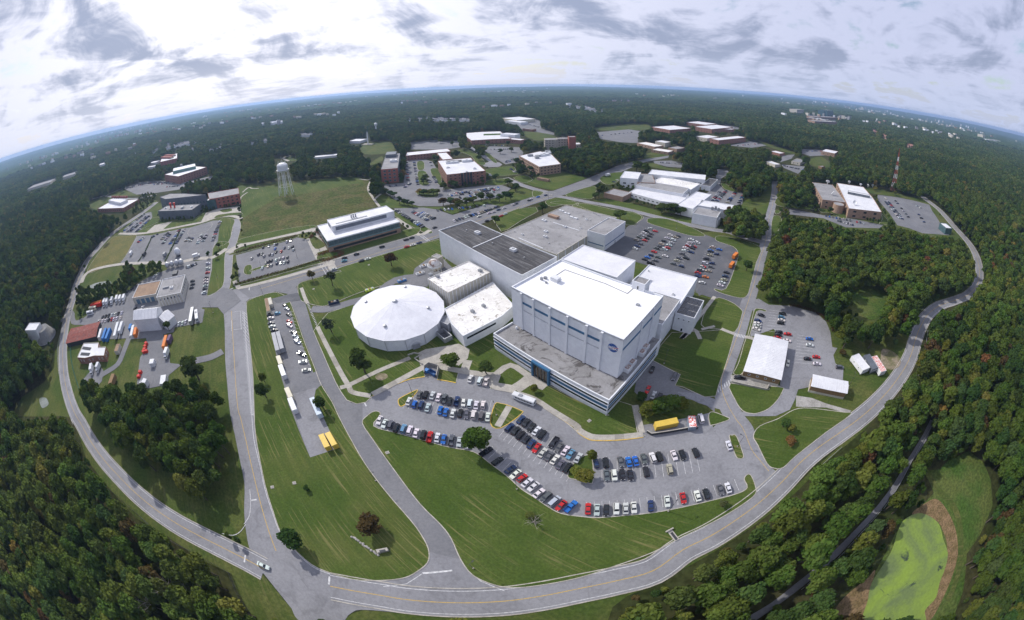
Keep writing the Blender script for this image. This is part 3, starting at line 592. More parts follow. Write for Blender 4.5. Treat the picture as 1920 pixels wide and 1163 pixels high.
# kerb painted yellow along the front lot, and stall lines
for s in ('a 90,302 200,242 300,197 420,152 560,127', 'a 670,152 760,167 840,182', 'a 1220,243 1330,265 1400,293 1545,353 1700,453 1920,593 b 110,243 200,303 280,318 500,313 700,288'):
    tag(MB().strip(smooth(G(s), False, 4), .45, .0, h=.16).build('yellow_kerb', kerby), kind='structure')
def stalls(row, n, length, ang_pts, lotobj=None, z=.03, both=False, name='stall_lines'):
    r = G(row); v = np.diff(G(ang_pts), axis=0)[0]; v = v/np.linalg.norm(v)*length; segs = []
    for i in range(n+1):
        p = r[0]+(r[1]-r[0])*i/n; segs.append((p, p+v))
        if both: segs.append((p, p-v))
    b = MB()
    for s_ in segs: b.strip(np.array(s_), .13, z)
    return tag(b.build(name, linew), kind='structure')
stalls('a 110,570 930,775', 16, 5.2, 'a 590,700 610,620'); stalls('a 400,335 1140,420', 15, 5.0, 'a 590,370 560,440', both=True)
stalls('a 1290,590 1890,975', 13, 5.0, 'a 1500,720 1440,800'); stalls('a 1340,545 1905,905', 12, 5.0, 'a 1500,640 1560,560'); stalls('a 1090,830 1440,1120', 8, 5.2, 'a 1210,930 1290,850')
stalls('b 190,985 1010,895', 12, 5.2, 'b 640,970 630,860'); stalls('b 1020,895 1560,765', 8, 5.2, 'b 1290,830 1260,740'); stalls('b 330,575 1190,500', 13, 5.0, 'b 590,560 585,480', both=True)
stalls('c 280,230 330,390', 6, 5.0, 'c 320,300 390,285', z=.17); stalls('c 530,220 690,700', 14, 4.8, 'c 560,400 480,370', z=.17); stalls('n5 505,120 490,330', 8, 4.8, 'n5 500,200 600,210', both=True); stalls('n5 790,370 775,640', 9, 4.8, 'n5 800,480 890,490', both=True)
stalls('n5 275,200 262,320', 5, 4.8, 'n5 280,250 360,260')
stalls('k 1260,310 1345,230', 6, 4.8, 'k 1300,280 1260,265', both=True); stalls('k 1320,520 1550,300', 14, 4.8, 'k 1430,420 1390,405', both=True); stalls('k 1580,555 1730,350', 12, 4.8, 'k 1650,450 1610,430', both=True); stalls('F 95,390 170,240', 12, 4.8, 'F 130,330 100,320', both=True)
dead_patch = sheet('bare_patch', smooth(G('c 1265,800 1300,770 1360,775 1380,800 1340,830 1290,830'), True), .125, bare, clear=False)
# ================================================================== BUILDINGS
def hull(p):
    p = sorted(map(tuple, p)); 
    def half(q):
        o = []
        for a in q:
            while len(o) > 1 and (o[-1][0]-o[-2][0])*(a[1]-o[-2][1])-(o[-1][1]-o[-2][1])*(a[0]-o[-2][0]) <= 0: o.pop()
            o.append(a)
        return o
    return np.array(half(p)[:-1]+half(p[::-1])[:-1])
FOOT = []                                     # building footprints, kept free of trees
def clear_prism(foot, z0, z1):
    f = np.asarray(foot); FOOT.append(f)
    CLEAR.append(hull(project(np.r_[np.c_[f, np.full(len(f), max(z0, z1*.35))], np.c_[f, np.full(len(f), z1)]])))
def shell(root, foot, z0, z1, wall, roof, par=.5, pt=.35, org=(0, 0), coping=None, wname='wall'):
    """walls with a parapet and a roof deck set below its top; foot in world metres, org = root position"""
    f = ccw(foot)-np.array(org); n = len(f); c = f.mean(0)
    b = MB(); b.prism(f, z0, z1, top=False)
    inner = []
    for i in range(n):
        p, q, r = f[i-1], f[i], f[(i+1) % n]
        d1 = (q-p)/max(np.linalg.norm(q-p), 1e-6); d2 = (r-q)/max(np.linalg.norm(r-q), 1e-6)
        nn = np.array([-d1[1]-d2[1], d1[0]+d2[0]]); k = 1+d1@d2; inner.append(q+nn*pt/max(k, .3))
    inner = np.array(inner)
    vs = [(*p, z1) for p in f]+[(*p, z1) for p in inner]+[(*p, z1-par) for p in inner]
    fs = [(i, (i+1) % n, n+(i+1) % n, n+i) for i in range(n)]
    b.build(wname, wall, root)
    MB().add(vs, fs+[(n+i, n+(i+1) % n, 2*n+(i+1) % n, 2*n+i) for i in range(n)]).build('parapet', coping or wall, root)
    MB().add([(*p, z1-par) for p in inner], [tuple(range(n))]).build('roof', roof, root)
def bld(name, label, cat, foot, z1, wall, roof, par=.5, z0=0.0, group=None, coping=None, clear=True, pt=.35):
    foot = ccw(foot); c = foot.mean(0); root = empty(name, (c[0], c[1], 0)); tag(root, label, cat, group)
    shell(root, foot, z0, z1, wall, roof, par, org=c, coping=coping, pt=pt)
    if clear: clear_prism(foot, z0, z1)
    root['foot'] = [float(x) for x in foot.flatten()]
    return root
WINM = {}
def winmesh(w, h, fr, gl, simple):
    key = (round(w, 2), round(h, 2), fr.name, gl.name, simple)
    if key not in WINM:
        a = MB(); t = .12
        for cx_, cz_, sx, sz in ((0, h/2-t/2, w, t), (0, -h/2+t/2, w, t), (-w/2+t/2, 0, t, h-2*t), (w/2-t/2, 0, t, h-2*t)): a.box((cx_, -.06, cz_), (sx, .12, sz))
        p = MB().box((0, -.035, 0), (w-2*t, .03, h-2*t)); s = MB().box((0, -.04, 0), (w, .08, h))
        WINM[key] = (a.mesh('window', fr), p.mesh('pane', gl), s.mesh('window', gl))
    return WINM[key]
def wins(root, p, q, zc, w, h, n, m0=.06, fr=None, gl=None, simple=False, skip=()):
    """a row of n windows on the outside of the wall that runs p->q (building on its left)"""
    fr = fr or white; gl = gl or glass_dark; c = np.array(root.location[:2]); p = np.asarray(p)-c; q = np.asarray(q)-c
    d = q-p; L = np.linalg.norm(d); rz = math.atan2(d[1], d[0]); A, B, S = winmesh(w, h, fr, gl, simple)
    for i in range(n):
        if i in skip: continue
        t = m0+(1-2*m0)*((i+.5)/n); x = p+d*t
        if simple: link('window', S, root, (x[0], x[1], zc), rz)
        else:
            o = link('window', A, root, (x[0], x[1], zc), rz); link('pane', B, o)
def band(root, p, q, z0, z1, m, proud=.05, name='window_band', m0=0.0, m1=0.0):
    c = np.array(root.location[:2]); p = np.asarray(p, float)-c; q = np.asarray(q, float)-c; d = q-p; L = np.linalg.norm(d); u = d/L
    a, b = p+u*m0, q-u*m1; nrm = np.array([u[1], -u[0]])*(proud/2-.02); mid = (a+b)/2+nrm
    return MB().box((mid[0], mid[1], (z0+z1)/2), (np.linalg.norm(b-a), proud+.04, z1-z0), math.atan2(u[1], u[0])).build(name, m, root)
def mullions(root, p, q, z0, z1, n, m, name='mullion', wd=.18, proud=.14, m0=.02):
    c = np.array(root.location[:2]); p = np.asarray(p, float)-c; q = np.asarray(q, float)-c; d = q-p; rz = math.atan2(d[1], d[0])
    me = MB().box((0, -proud/2+.02, 0), (wd, proud, z1-z0)).mesh(name, m)
    for i in range(n+1):
        t = m0+(1-2*m0)*i/n; x = p+d*t; link(name, me, root, (x[0], x[1], (z0+z1)/2), rz)
def unit(root, s, z, size=(3, 2.2, 1.8), m=None, rz=-.73, name='rooftop_unit', fan=True):
    g = G1(s, z) if isinstance(s, str) else np.asarray(s); c = np.array(root.location[:2]); g = g-c
    b = MB().box((g[0], g[1], z+size[2]/2), size, rz)
    o = b.build(name, m or metal_white, root)
    if fan:
        f = MB(); f.lathe((g[0], g[1], z+size[2]), [(min(size[:2])*.34, 0), (min(size[:2])*.34, .22), (min(size[:2])*.24, .22), (0, .08)], 10); f.build('fan', grey_m, o)
    return o
def vents(root, s, z, m=None):
    for g in G(s, z):
        g = g-np.array(root.location[:2]); MB().lathe((g[0], g[1], z), [(.32, 0), (.32, .7), (.5, .72), (.42, .95), (0, 1.0)], 8).build('vent', m or metal_seam, root)
def edge(root, i):
    f = np.array(root['foot']).reshape(-1, 2); return f[i], f[(i+1) % len(f)]
# ---- the tall white hall ------------------------------------------------------------------
R4 = rectfit(G('n1 205,270 930,615 1160,335 525,85', 31.5)); L0 = R4[0]; U = (R4[1]-R4[0]); LX = np.linalg.norm(U); U = U/LX; Vv = R4[3]-R4[0]; LY = np.linalg.norm(Vv); Vv = Vv/LY
ANG = math.atan2(U[1], U[0])
def loc(g): d = np.asarray(g)-L0; return np.array([d@U, d@Vv])
hall = empty('integration_hall', (L0[0], L0[1], 0), ANG); tag(hall, 'tall white windowless hall with blue stripe and round emblem, low office block along its front', 'building')
clear_prism(R4, 0, 31.5)
def wallx(s, z): return loc(G1(s, z))
b = MB().prism([(0, 0), (LX, 0), (LX, LY), (0, LY)], 0, 31.5, top=False); b.build('wall', white, hall)
pr = MB(); t = .5
for (x0, y0, x1, y1) in ((0, 0, LX, t), (0, LY-t, LX, LY), (0, t, t, LY-t), (LX-t, t, LX, LY-t)): pr.box(((x0+x1)/2, (y0+y1)/2, 31.35), (x1-x0, y1-y0, 1.1))
pr.build('parapet', white, hall)
MB().add([(t, t, 31.1), (LX-t, t, 31.1), (LX-t, LY-t, 31.1), (t, LY-t, 31.1)], [(0, 1, 2, 3)]).build('roof', bright_roof, hall)
ptop = [loc(G1('n1 %f,%f' % (x, 270+(x-205)*345/725.), 31.5))[0] for x in (270, 350, 458, 572, 695)]+[loc(G1('n1 792,549', 31.5))[0]]
pil = MB().box((0, -.35, 0), (1.1, .7, 21.4)).mesh('pilaster', white)
for x in ptop: link('pilaster', pil, hall, (x, 0, 20.6))
for i in range(5):
    x0, x1 = ptop[i]+.56, ptop[i+1]-.56
    MB().box(((x0+x1)/2, -.07, 26.1), (x1-x0, .16, 1.15)).build('blue_band', blue_band, hall)
    MB().box(((x0+x1)/2, -.13, 15.9), (x1-x0-.1, .26, 11.6)).build('wall_panel', white, hall)
    MB().box(((x0+x1)/2, -.05, 21.95), (x1-x0, .12, .22)).build('joint', metal_seam, hall)
for y in (LY*.42, LY*.72): MB().box((LX+.25, y, 20.6), (.5, .9, 21.4)).build('pilaster', white, hall)
for y0, y1 in ((.6, LY*.42-.45), (LY*.42+.45, LY*.72-.45), (LY*.72+.45, LY-.4)): MB().box((LX+.06, (y0+y1)/2, 26.1), (.16, y1-y0, 1.05)).build('blue_band', blue_band, hall)
# emblem: blue disc, red wing, orbit, letters
def on_front(s):                              # photo pixel -> (x, z) on the front wall plane
    v = rays(px(s))[0]; n = np.array([Vv[0], Vv[1]]); tt = (L0@n)/(v[:2]@n); return (v[:2]*tt-L0)@U, HC+v[2]*tt
ex, ez = on_front('n1 852,658'); ER = 2.15
def flat(name, pts2, y, m, parent):
    return MB().add([(ex+x, y, ez+z) for x, z in pts2]+[(ex+x, y+.05, ez+z) for x, z in pts2], [tuple(range(len(pts2)))]+[(i, len(pts2)+i, len(pts2)+(i+1) % len(pts2), (i+1) % len(pts2)) for i in range(len(pts2))]).build(name, m, parent)
em = flat('emblem', [(ER*math.cos(-a*2*math.pi/40), ER*math.sin(-a*2*math.pi/40)) for a in range(40)][::-1], -.10, mat('emblem_blue', (.022, .085, .30), None, famt=0, rough=.5), hall)
er = mat('emblem_red', (.55, .03, .03), None, famt=0, rough=.5); ew = mat('emblem_white', (.8, .8, .8), None, famt=0, rough=.5)
flat('emblem_wing', [(x*.72, z_*.72) for x, z_ in [(-2.9, -1.0), (-1.1, -.15), (.2, .35), (1.5, 1.0), (3.9, 1.5), (1.7, .55), (.9, -.1), (2.2, -1.1), (.4, -.35), (-1.0, -.55)]], -.15, er, em)
ob = MB(); prev = None
for i in range(33):
    a = 2*math.pi*i/32; p = Vector((ex+1.8*math.cos(a)*math.cos(.55)-.8*math.sin(a)*math.sin(.55), -.19, ez+1.8*math.cos(a)*math.sin(.55)*.9+.8*math.sin(a)*math.cos(.55)))
    if prev is not None: ob.tube(prev, p, .05, n=4)
    prev = p
ob.build('emblem_orbit', ew, em)
fc = bpy.data.curves.new('emblem_letters', 'FONT'); fc.body = 'NASA'; fc.size = 1.4; fc.align_x = 'CENTER'; fc.align_y = 'CENTER'; fc.extrude = .04; fc.offset = .03
fo = bpy.data.objects.new('tmp', fc); COL.objects.link(fo); dg = bpy.context.evaluated_depsgraph_get(); lm = bpy.data.meshes.new_from_object(fo.evaluated_get(dg)); bpy.data.objects.remove(fo)
lm.materials.clear(); lm.materials.append(ew); lo = link('emblem_letters', lm, em, (ex, -.24, ez)); lo.rotation_euler = (math.pi/2, 0, 0); lo.scale = (1.05, 1.1, 1)
sb = MB()
for _ in range(14):
    a, r = random.random()*6.28, ER*.92*math.sqrt(random.random()); sb.box((ex+r*math.cos(a), -.14, ez+r*math.sin(a)), (.13, .04, .13), 0)
tag(sb.build('emblem_stars', ew, em), kind='stuff')
# roof kit on the tall hall
for s_, sz in (('n1 485,228', (4, 3, 2.2)), ('n1 420,215', (1.5, 1.2, 1.2)), ('n1 395,222', (1.0, 1.0, 1.5)), ('n1 425,243', (.9, .9, .8)), ('n1 1012,385', (1.6, 1.2, .7)), ('n1 505,215', (1.2, 1, 1.0))):
    q = loc(G1(s_, 31.1)); MB().box((q[0], q[1], 31.1+sz[2]/2), sz).build('rooftop_unit', metal_white if sz[0] > 2 else grey_m, hall)
rl = MB()
for a_, b_ in (('n1 545,157', 'n1 800,245'), ('n1 800,245', 'n1 945,310'), ('n1 945,310', 'n1 985,275'), ('n1 545,157', 'n1 470,205')): p, q = loc(G1(a_, 31.1)), loc(G1(b_, 31.1)); rl.strip(np.array([p, q]), .35, 31.12, h=.12)
rl.build('roof_joint', roof_seal, hall)
# low office block wrapping the front and right side
qa, qb, qc = loc(G1('n1 85,565', 10.4)), loc(G1('n1 828,995', 10.4)), loc(G1('n1 945,880', 10.4))
x0, x1, y0 = qa[0], qb[0], (qa[1]+qb[1])/2; y1 = LY*1.05
lowp = [(x0, y0), (x1, y0), (x1, LY*.9), (LX+.02, LY*.9), (LX+.02, -.02), (-.02, -.02), (x0, -.02)]
off = MB().prism(lowp, 0, 10.0, top=False).build('office_wall', white, hall)
MB().add([(x, y, 9.7) for x, y in [(x0, y0), (x1, y0), (x1, LY*.9), (LX, LY*.9), (LX, 0), (x0, 0)]], [(0, 1, 4, 5), (1, 2, 3, 4)]).build('office_roof', low_roof, hall)
cop = MB(); cop.box(((x0+x1)/2, y0+.2, 10.15), (x1-x0+.1, .5, .9)); cop.box((x0+.2, y0/2, 10.12), (.5, -y0-.4, .84)); cop.box((x1-.2, (y0+LY*.9)/2+.2, 10.12), (.5, LY*.9-y0-.5, .84)); cop.build('office_parapet', white, hall)
pxa, pxb = loc(G1('n1 330,830', 0))[0], loc(G1('n1 447,897', 0))[0]
pa, pb = on_front('n1 330,760')[0], 0
def fx(s, z): return loc(G1(s, z))[0]
pL, pR = fx('n1 328,735', 10.4), fx('n1 447,800', 10.4)
for z0_, z1_, m_, nm in ((7.1, 8.4, glass_dark, 'window_band'), (4.7, 6.2, blue_band, 'blue_band'), (2.6, 3.9, glass_dark, 'window_band')):
    for xa, xb in ((x0+.3, pL), (pR, x1-.3)): MB().box(((xa+xb)/2, y0-.03, (z0_+z1_)/2), (xb-xa, .10, z1_-z0_)).build(nm, m_, hall)
    MB().box((x1+.03, (y0+LY*.8)/2, (z0_+z1_)/2), (.10, LY*.8-y0-.8, z1_-z0_)).build(nm, m_, hall)
    MB().box((x0-.03, y0/2, (z0_+z1_)/2), (.10, -y0-.6, z1_-z0_)).build(nm, m_, hall)
for z_ in (8.55, 6.65, 4.25, 2.3):
    MB().box(((x0+x1)/2, y0-.12, z_), (x1-x0+.2, .3, .22)).build('ledge', white, hall)
por = MB()
for (xa, xb, za, zb) in ((pL, pL+.9, 0, 9.9), (pR-.9, pR, 0, 9.9), (pL+.9, pR-.9, 8.9, 9.9)): por.box(((xa+xb)/2, y0-.5, (za+zb)/2), (xb-xa, 1.6, zb-za))
portal = por.build('entrance_portal', blue_band, hall)
MB().box(((pL+pR)/2, y0-.25, 4.45), (pR-pL-1.8, .3, 8.9)).build('glass_door', glass_dark, portal)
for i in range(5): MB().box((pL+1.1+(pR-pL-2.2)*i/4, y0-.5, 4.3), (.16, .25, 8.6)).build('door_frame', brown, portal)
for s_ in ('n1 948,792', 'n1 975,755', 'n1 1040,690', 'n1 1062,655'):
    q = loc(G1(s_, 10.8)); o = MB().box((q[0], q[1], 10.9), (2.6, 3.4, 2.2)).build('cooling_unit', metal_white, hall)
    MB().box((q[0], q[1], 12.1), (1.8, 2.6, .25)).build('fan_guard', mat('red_oxide', (.26, .15, .12), (.40, .38, .36), 1.5, famt=.2, rough=.8), o)
for s_ in ('n1 235,535', 'n1 410,612'): q = loc(G1(s_, 9.7)); MB().lathe((q[0], q[1], 9.7), [(.6, 0), (.6, .8), (.4, 1.3), (0, 1.4)], 10).build('vent', white, hall)
clear_prism(np.array([L0+U*x+Vv*y for x, y in [(x0, y0), (x1, y0), (x1, LY), (x0, 0)]]), 0, 10)
# ---- neighbours of the tall hall --------------------------------------------------------------
dk = bld('long_hall', 'long white windowless hall with streaky dark roof behind the round building', 'building', rectfit(G('n2 708,200 1315,530 k 495,485 n2 945,125', 20.7)), 20.7, white, dark_roof, .6)
for s_ in ('n2 990,225', 'n2 1250,350'): o = unit(dk, s_, 20.1, (4, 3, 1.6), fan=True)
vents(dk, 'n2 910,205 1330,405 1100,300', 20.1)
band(dk, *edge(dk, 0), 20.1, 20.7, white, .06, 'fascia')
g_ = G('n2 955,328 1170,235', 20.2)-np.array(dk.location[:2]); MB().strip(g_, .7, 20.1, h=.35).build('roof_ridge', metal_white, dk)
gy = bld('flat_roofed_hall', 'sprawling single-storey hall with pale grey gravel roof beside rear car park', 'building', rectfit(G('k 590,18 1010,130 520,480 0,275', 8)), 8.0, beige, grey_roof, .4)
for s_, sz in (('k 385,165', (4, 2.5, 1.2)), ('k 590,100', (6, 2.0, .9)), ('k 650,140', (8, 1.8, 1.0)), ('k 570,222', (3, 2, 1.2)), ('k 400,265', (3, 2.2, 1.2)), ('k 395,312', (3, 2, 1.3)), ('k 190,290', (2, 1.5, .9)), ('k 540,75', (5, 2, .8)), ('k 765,155', (2, 1.4, .9)), ('k 715,232', (1.6, 1.4, .8))): unit(gy, s_, 7.6, sz)
unit(gy, 'k 470,135', 7.6, (10, 4, 2.2), brick_tan, name='brick_stack', fan=False); vents(gy, 'k 825,95 840,100 855,110 870,118 885,122 740,125 800,165 120,265 430,370', 7.6)
for a_, b_ in (('k 465,178', 'k 705,252'), ('k 155,318', 'k 375,412')): g_ = G(a_, 7.7)[0]-np.array(gy.location[:2]), G(b_, 7.7)[0]-np.array(gy.location[:2]); MB().strip(np.array(g_), .6, 7.6, h=.3).build('roof_ridge', white, gy)
mullions(gy, *edge(gy, 1 if area(np.array(gy['foot']).reshape(-1, 2)) > 0 else 1), 0, 7.6, 10, white, 'pilaster', .8, .3)
cb_ = bld('corner_block', 'white block with grey roof and blue stripe at the corner of the rear car park', 'building', rectfit(G('k 770,250 935,290 1120,170 970,130', 12.9)), 12.9, white, grey_roof, .5, coping=white)
for i in range(4): band(cb_, *edge(cb_, i), 3.2, 3.9, blue_band, .07, 'blue_band', 1, 1)
MB().box((0, 0, 0), (.01, .01, .01))
p_, q_ = edge(cb_, 1); wins(cb_, p_, q_, 1.3, 1.2, 2.4, 1, .7)
b5 = bld('middle_hall', 'white hall with clean white roof behind the tall hall, left of two', 'building', rectfit(G('k 735,375 1200,520 1040,680 545,500', 22)), 22.0, white, hall_roof, .5)
b6 = bld('east_hall', 'white hall with broad white roof facing the rear car park, right of two', 'building', rectfit(G('k 1310,545 1760,680 1600,930 1150,770', 12.5)), 12.5, white, hall_roof, .5)
vents(b6, 'k 1325,620', 12.0); unit(b6, 'k 1545,830', 12.0, (1.5, 1.5, .6))
b6b = bld('link_block', 'narrow white link block with stained grey roof beside the tall hall', 'building', rectfit(G('n1 1095,290 1285,345 1165,520 1010,440', 15)), 15.0, white, grey_roof, .5)
b7 = bld('solar_block', 'small white block topped with black solar panels right of the tall hall', 'building', rectfit(G('k 1665,840 1830,880 1735,1040 1565,990', 11)), 11.0, white, roof_seal, .6)
f7 = np.array(b7['foot']).reshape(-1, 2)-np.array(b7.location[:2]); du = (f7[1]-f7[0])/4; dv = (f7[3]-f7[0])/3
for i in range(4):
    for j in range(3):
        o_ = f7[0]+du*(i+.08)+dv*(j+.08); c_ = o_+du*.42+dv*.42
        MB().add([(*(o_), 10.62), (*(o_+du*.84), 10.62), (*(o_+du*.84+dv*.84), 10.75), (*(o_+dv*.84), 10.75)], [(0, 1, 2, 3)]).build('solar_panel', solar, b7)
for i in (0, 1, 2, 3):
    p_, q_ = edge(b7, i); wins(b7, p_, q_, 8.0, 1.0, .9, 3, .1); wins(b7, p_, q_, 1.4, 1.2, 2.2, 1, .3)
ph = bld('roof_penthouse', 'small white stair penthouse at the back corner of the tall hall roof', 'penthouse', rectfit(G('k 1225,655 1345,690 1290,740 1180,700', 35.2)), 35.2, white, grey_roof, .5, z0=14.0)
wins(ph, *edge(ph, 0), 32.5, 1.0, 2.0, 1, .2)
bu = bld('upper_workshop', 'white stained-roof workshop against the long hall, higher of two beside the round building', 'building', rectfit(G('n2 630,550 770,655 1085,505 920,425', 12)), 12.0, beige, dirty_white, .4, coping=dirty_white)
mullions(bu, *edge(bu, 0), .2, 11.6, 8, white, 'pilaster', .35, .15); mullions(bu, *edge(bu, 1), .2, 11.6, 12, white, 'pilaster', .35, .15)
for s_ in ('n2 700,540', 'n2 1010,500', 'n2 650,530'): unit(bu, s_, 11.6, (2.4, 2.0, 1.3), grey_m)
bl = bld('lower_workshop', 'low white workshop with rust-streaked roof between round building and tall hall', 'building', G('n2 750,770 800,880 885,970 1165,825 1255,745 1100,575', 7.6), 7.6, white, dirty_white, .4, coping=white)
i_ = 0
for i in range(6):
    p_, q_ = edge(bl, i); mid = (p_+q_)/2
    if np.linalg.norm(q_-p_) > 18 and (q_-p_)[0] > 0: band(bl, p_, q_, 4.4, 5.6, glass_dark, .06, 'window_band', 2, 4)
for s_ in ('n2 955,795', 'n2 1035,755'): unit(bl, s_, 7.2, (2.0, 1.6, 1.2), grey_m)
MB().box((0, 0, 0), (.1, .1, .1))
# ---- the round building --------------------------------------------------------------------------
DC = np.array([-78.0, 140.8]); DR = 26.4
rb = empty('round_building', (DC[0], DC[1], 0)); tag(rb, 'sixteen-sided round white building with shallow conical roof', 'building')
NS = 16; ph0 = math.radians(6)
pts = [(DR*math.cos(ph0+2*math.pi*i/NS), DR*math.sin(ph0+2*math.pi*i/NS)) for i in range(NS)]
clear_prism(np.array(pts)+DC, 0, 8); 
for i in range(NS):
    a, c_ = np.array(pts[i])*.985, np.array(pts[(i+1) % NS])*.985
    MB().add([(*a, 0), (*c_, 0), (*c_, 7.2), (*a, 7.2)], [(0, 1, 2, 3)]).build('wall_panel', white, rb)
    A_, B_ = np.array(pts[i]), np.array(pts[(i+1) % NS]); rv = []
    for r_, z_ in ((1.0, 7.35), (.66, 9.5), (.33, 11.5), (.05, 13.2)): rv += [(*(A_*r_), z_), (*(B_*r_), z_)]
    sh = 0
    MB().add([(x, y, z+sh) for x, y, z in rv], [(0, 1, 3, 2), (2, 3, 5, 4), (4, 5, 7, 6)]).build('roof_panel', dome_roof, rb)
    MB().tube((*(A_*.993), 0), (*(A_*.993), 7.3), .14, n=5).build('wall_post', metal_seam, rb)
    MB().tube((*A_, 7.35), (*B_, 7.35), .18, n=5).build('eave', metal_white, rb)
    MB().tube((*A_, 7.37), (*(A_*.05), 13.22), .05, n=4).build('roof_seam', white, rb)
MB().lathe((0, 0, 13.0), [(1.5, 0), (1.5, .5), (1.0, 1.0), (0, 1.2)], 12).build('cap', metal_seam, rb)
for s_ in ('n2 178,718', 'n2 463,607', 'n2 632,765', 'n2 317,898'):
    g_ = G1(s_, 9.6)-DC; zr = 13.4-6.1*np.hypot(*g_)/DR; MB().lathe((g_[0], g_[1], zr-.1), [(.8, 0), (.8, .6), (1.0, .65), (.8, 1.1), (0, 1.3)], 10).build('vent', metal_seam, rb)
ga = G1('n2 550,1060', 0)-DC; rz_ = math.atan2(ga[1], ga[0]); gx = np.array([math.cos(rz_), math.sin(rz_)])*(DR*.985+.4)
ar = MB()
for i in range(9):
    a0, a1 = math.pi*i/9, math.pi*(i+1)/9; ar.tube((gx[0]-3*math.cos(a0)*math.sin(rz_), gx[1]+3*math.cos(a0)*math.cos(rz_), 2+3.2*math.sin(a0)), (gx[0]-3*math.cos(a1)*math.sin(rz_), gx[1]+3*math.cos(a1)*math.cos(rz_), 2+3.2*math.sin(a1)), .25, n=5)
ar.build('door_arch', metal_white, rb)
MB().box((gx[0], gx[1], 1.4), (.25, 4.0, 2.8), rz_).build('door', grey_m, rb)
lk = bld('link_shed', 'small grey louvred shed between the round building and low workshop', 'shed', rectfit(G('n2 735,850 760,810 800,835 775,905', 6)), 6.0, metal_seam, grey_m, .3)
mullions(lk, *edge(lk, 0), 0, 5.8, 8, white, 'louvre', .15, .12); mullions(lk, *edge(lk, 1), 0, 5.8, 8, white, 'louvre', .15, .12)
ya = bld('screened_yard', 'grey walled plant yard beside the round building', 'plant yard', rectfit(G('n2 700,935 745,905 795,965 740,1000', 3)), 3.0, metal_seam, asphalt_d, 2.6)
# spherical tank on legs
tg = G1('n2 690,540', 0); tk = empty('storage_tank', (tg[0], tg[1], 0)); tag(tk, 'rust-stained white spherical tank on legs behind the workshop', 'tank')
prof = [(4.4*math.sin(a), 9.0-4.4*math.cos(a)) for a in [math.pi*i/10 for i in range(11)]]
MB().lathe((0, 0, 0), prof, 16).build('vessel', tune(mat('stained_tank', (.62, .60, .58), (.5, .47, .44), .3, 1, .1, .6), stains((.18, .09, .06), .9, .16, .5, .58)), tk)
for i in range(8): a = 2*math.pi*i/8; MB().tube((4.2*math.cos(a), 4.2*math.sin(a), 0), (4.2*math.cos(a), 4.2*math.sin(a), 9), .22).build('leg', metal_white, tk)
MB().lathe((0, 0, 8.7), [(4.45, 0), (4.8, 0), (4.8, .9), (4.45, .9)], 16).build('catwalk', metal_white, tk); clear_prism(np.array([tg+np.array(v) for v in ((-5, -5), (5, -5), (5, 5), (-5, 5))]), 0, 13)
bx_ = bld('plant_box', 'small white plant house against the end of the long hall', 'shed', rectfit(G('n2 660,385 690,368 735,385 700,410', 9)), 9.0, beige, grey_roof, .3)
# ---- science building on the avenue ------------------------------------------------------------
sc_lo = rectfit(np.array([*G('n6 110,410 210,600 1080,355', 10.3), G('n6 210,600 1080,355', 10.3)[1]+G('n6 110,410', 10.3)[0]-G('n6 210,600', 10.3)[0]]))
sb_ = bld('laboratory', 'long glass-fronted laboratory with white two-step roof on the avenue', 'building', sc_lo, 10.3, brick_tan, white_roof, .5, coping=white)
for i in range(4):
    p_, q_ = edge(sb_, i)
    band(sb_, p_, q_, 5.6, 9.2, glass_blue, .08, 'window_band', .5, .5); band(sb_, p_, q_, 4.7, 5.4, mat('teal_fascia', (.10, .26, .30), None, famt=.05, rough=.5), .12, 'fascia')
    band(sb_, p_, q_, 1.2, 3.2, glass_dark, .07, 'window_band', 4, 4); L_ = np.linalg.norm(q_-p_)
    mullions(sb_, p_, q_, 5.6, 9.2, int(L_/4), metal_grey, 'mullion', .2, .2)
    band(sb_, p_, q_, 9.35, 10.32, white, .14, 'fascia')
sh_ = rectfit(G('n6 215,345 275,415 1020,235 930,155', 15.2))
shell(sb_, sh_, 9.8, 15.2, metal_white, white_roof, .5, org=np.array(sb_.location[:2]), wname='penthouse_wall'); clear_prism(sh_, 9, 15.2)
band(sb_, sh_[1] if False else ccw(sh_)[1], ccw(sh_)[2], 11.0, 14.0, metal_grey, .1, 'louvre_panel', 3, 8); band(sb_, ccw(sh_)[0], ccw(sh_)[1], 11.0, 14.0, metal_grey, .1, 'louvre_panel', 3, 8)
for s_ in ('n6 510,310', 'n6 535,303', 'n6 562,298'): g_ = G1(s_, 15)-np.array(sb_.location[:2]); MB().tube((g_[0], g_[1], 14.7), (g_[0], g_[1], 18.0), .7, n=8).build('flue', metal_seam, sb_)
g_ = G('n6 320,385 700,290', 14.8)-np.array(sb_.location[:2]); MB().strip(g_, 3.0, 14.72).build('roof_well', metal_grey, sb_)
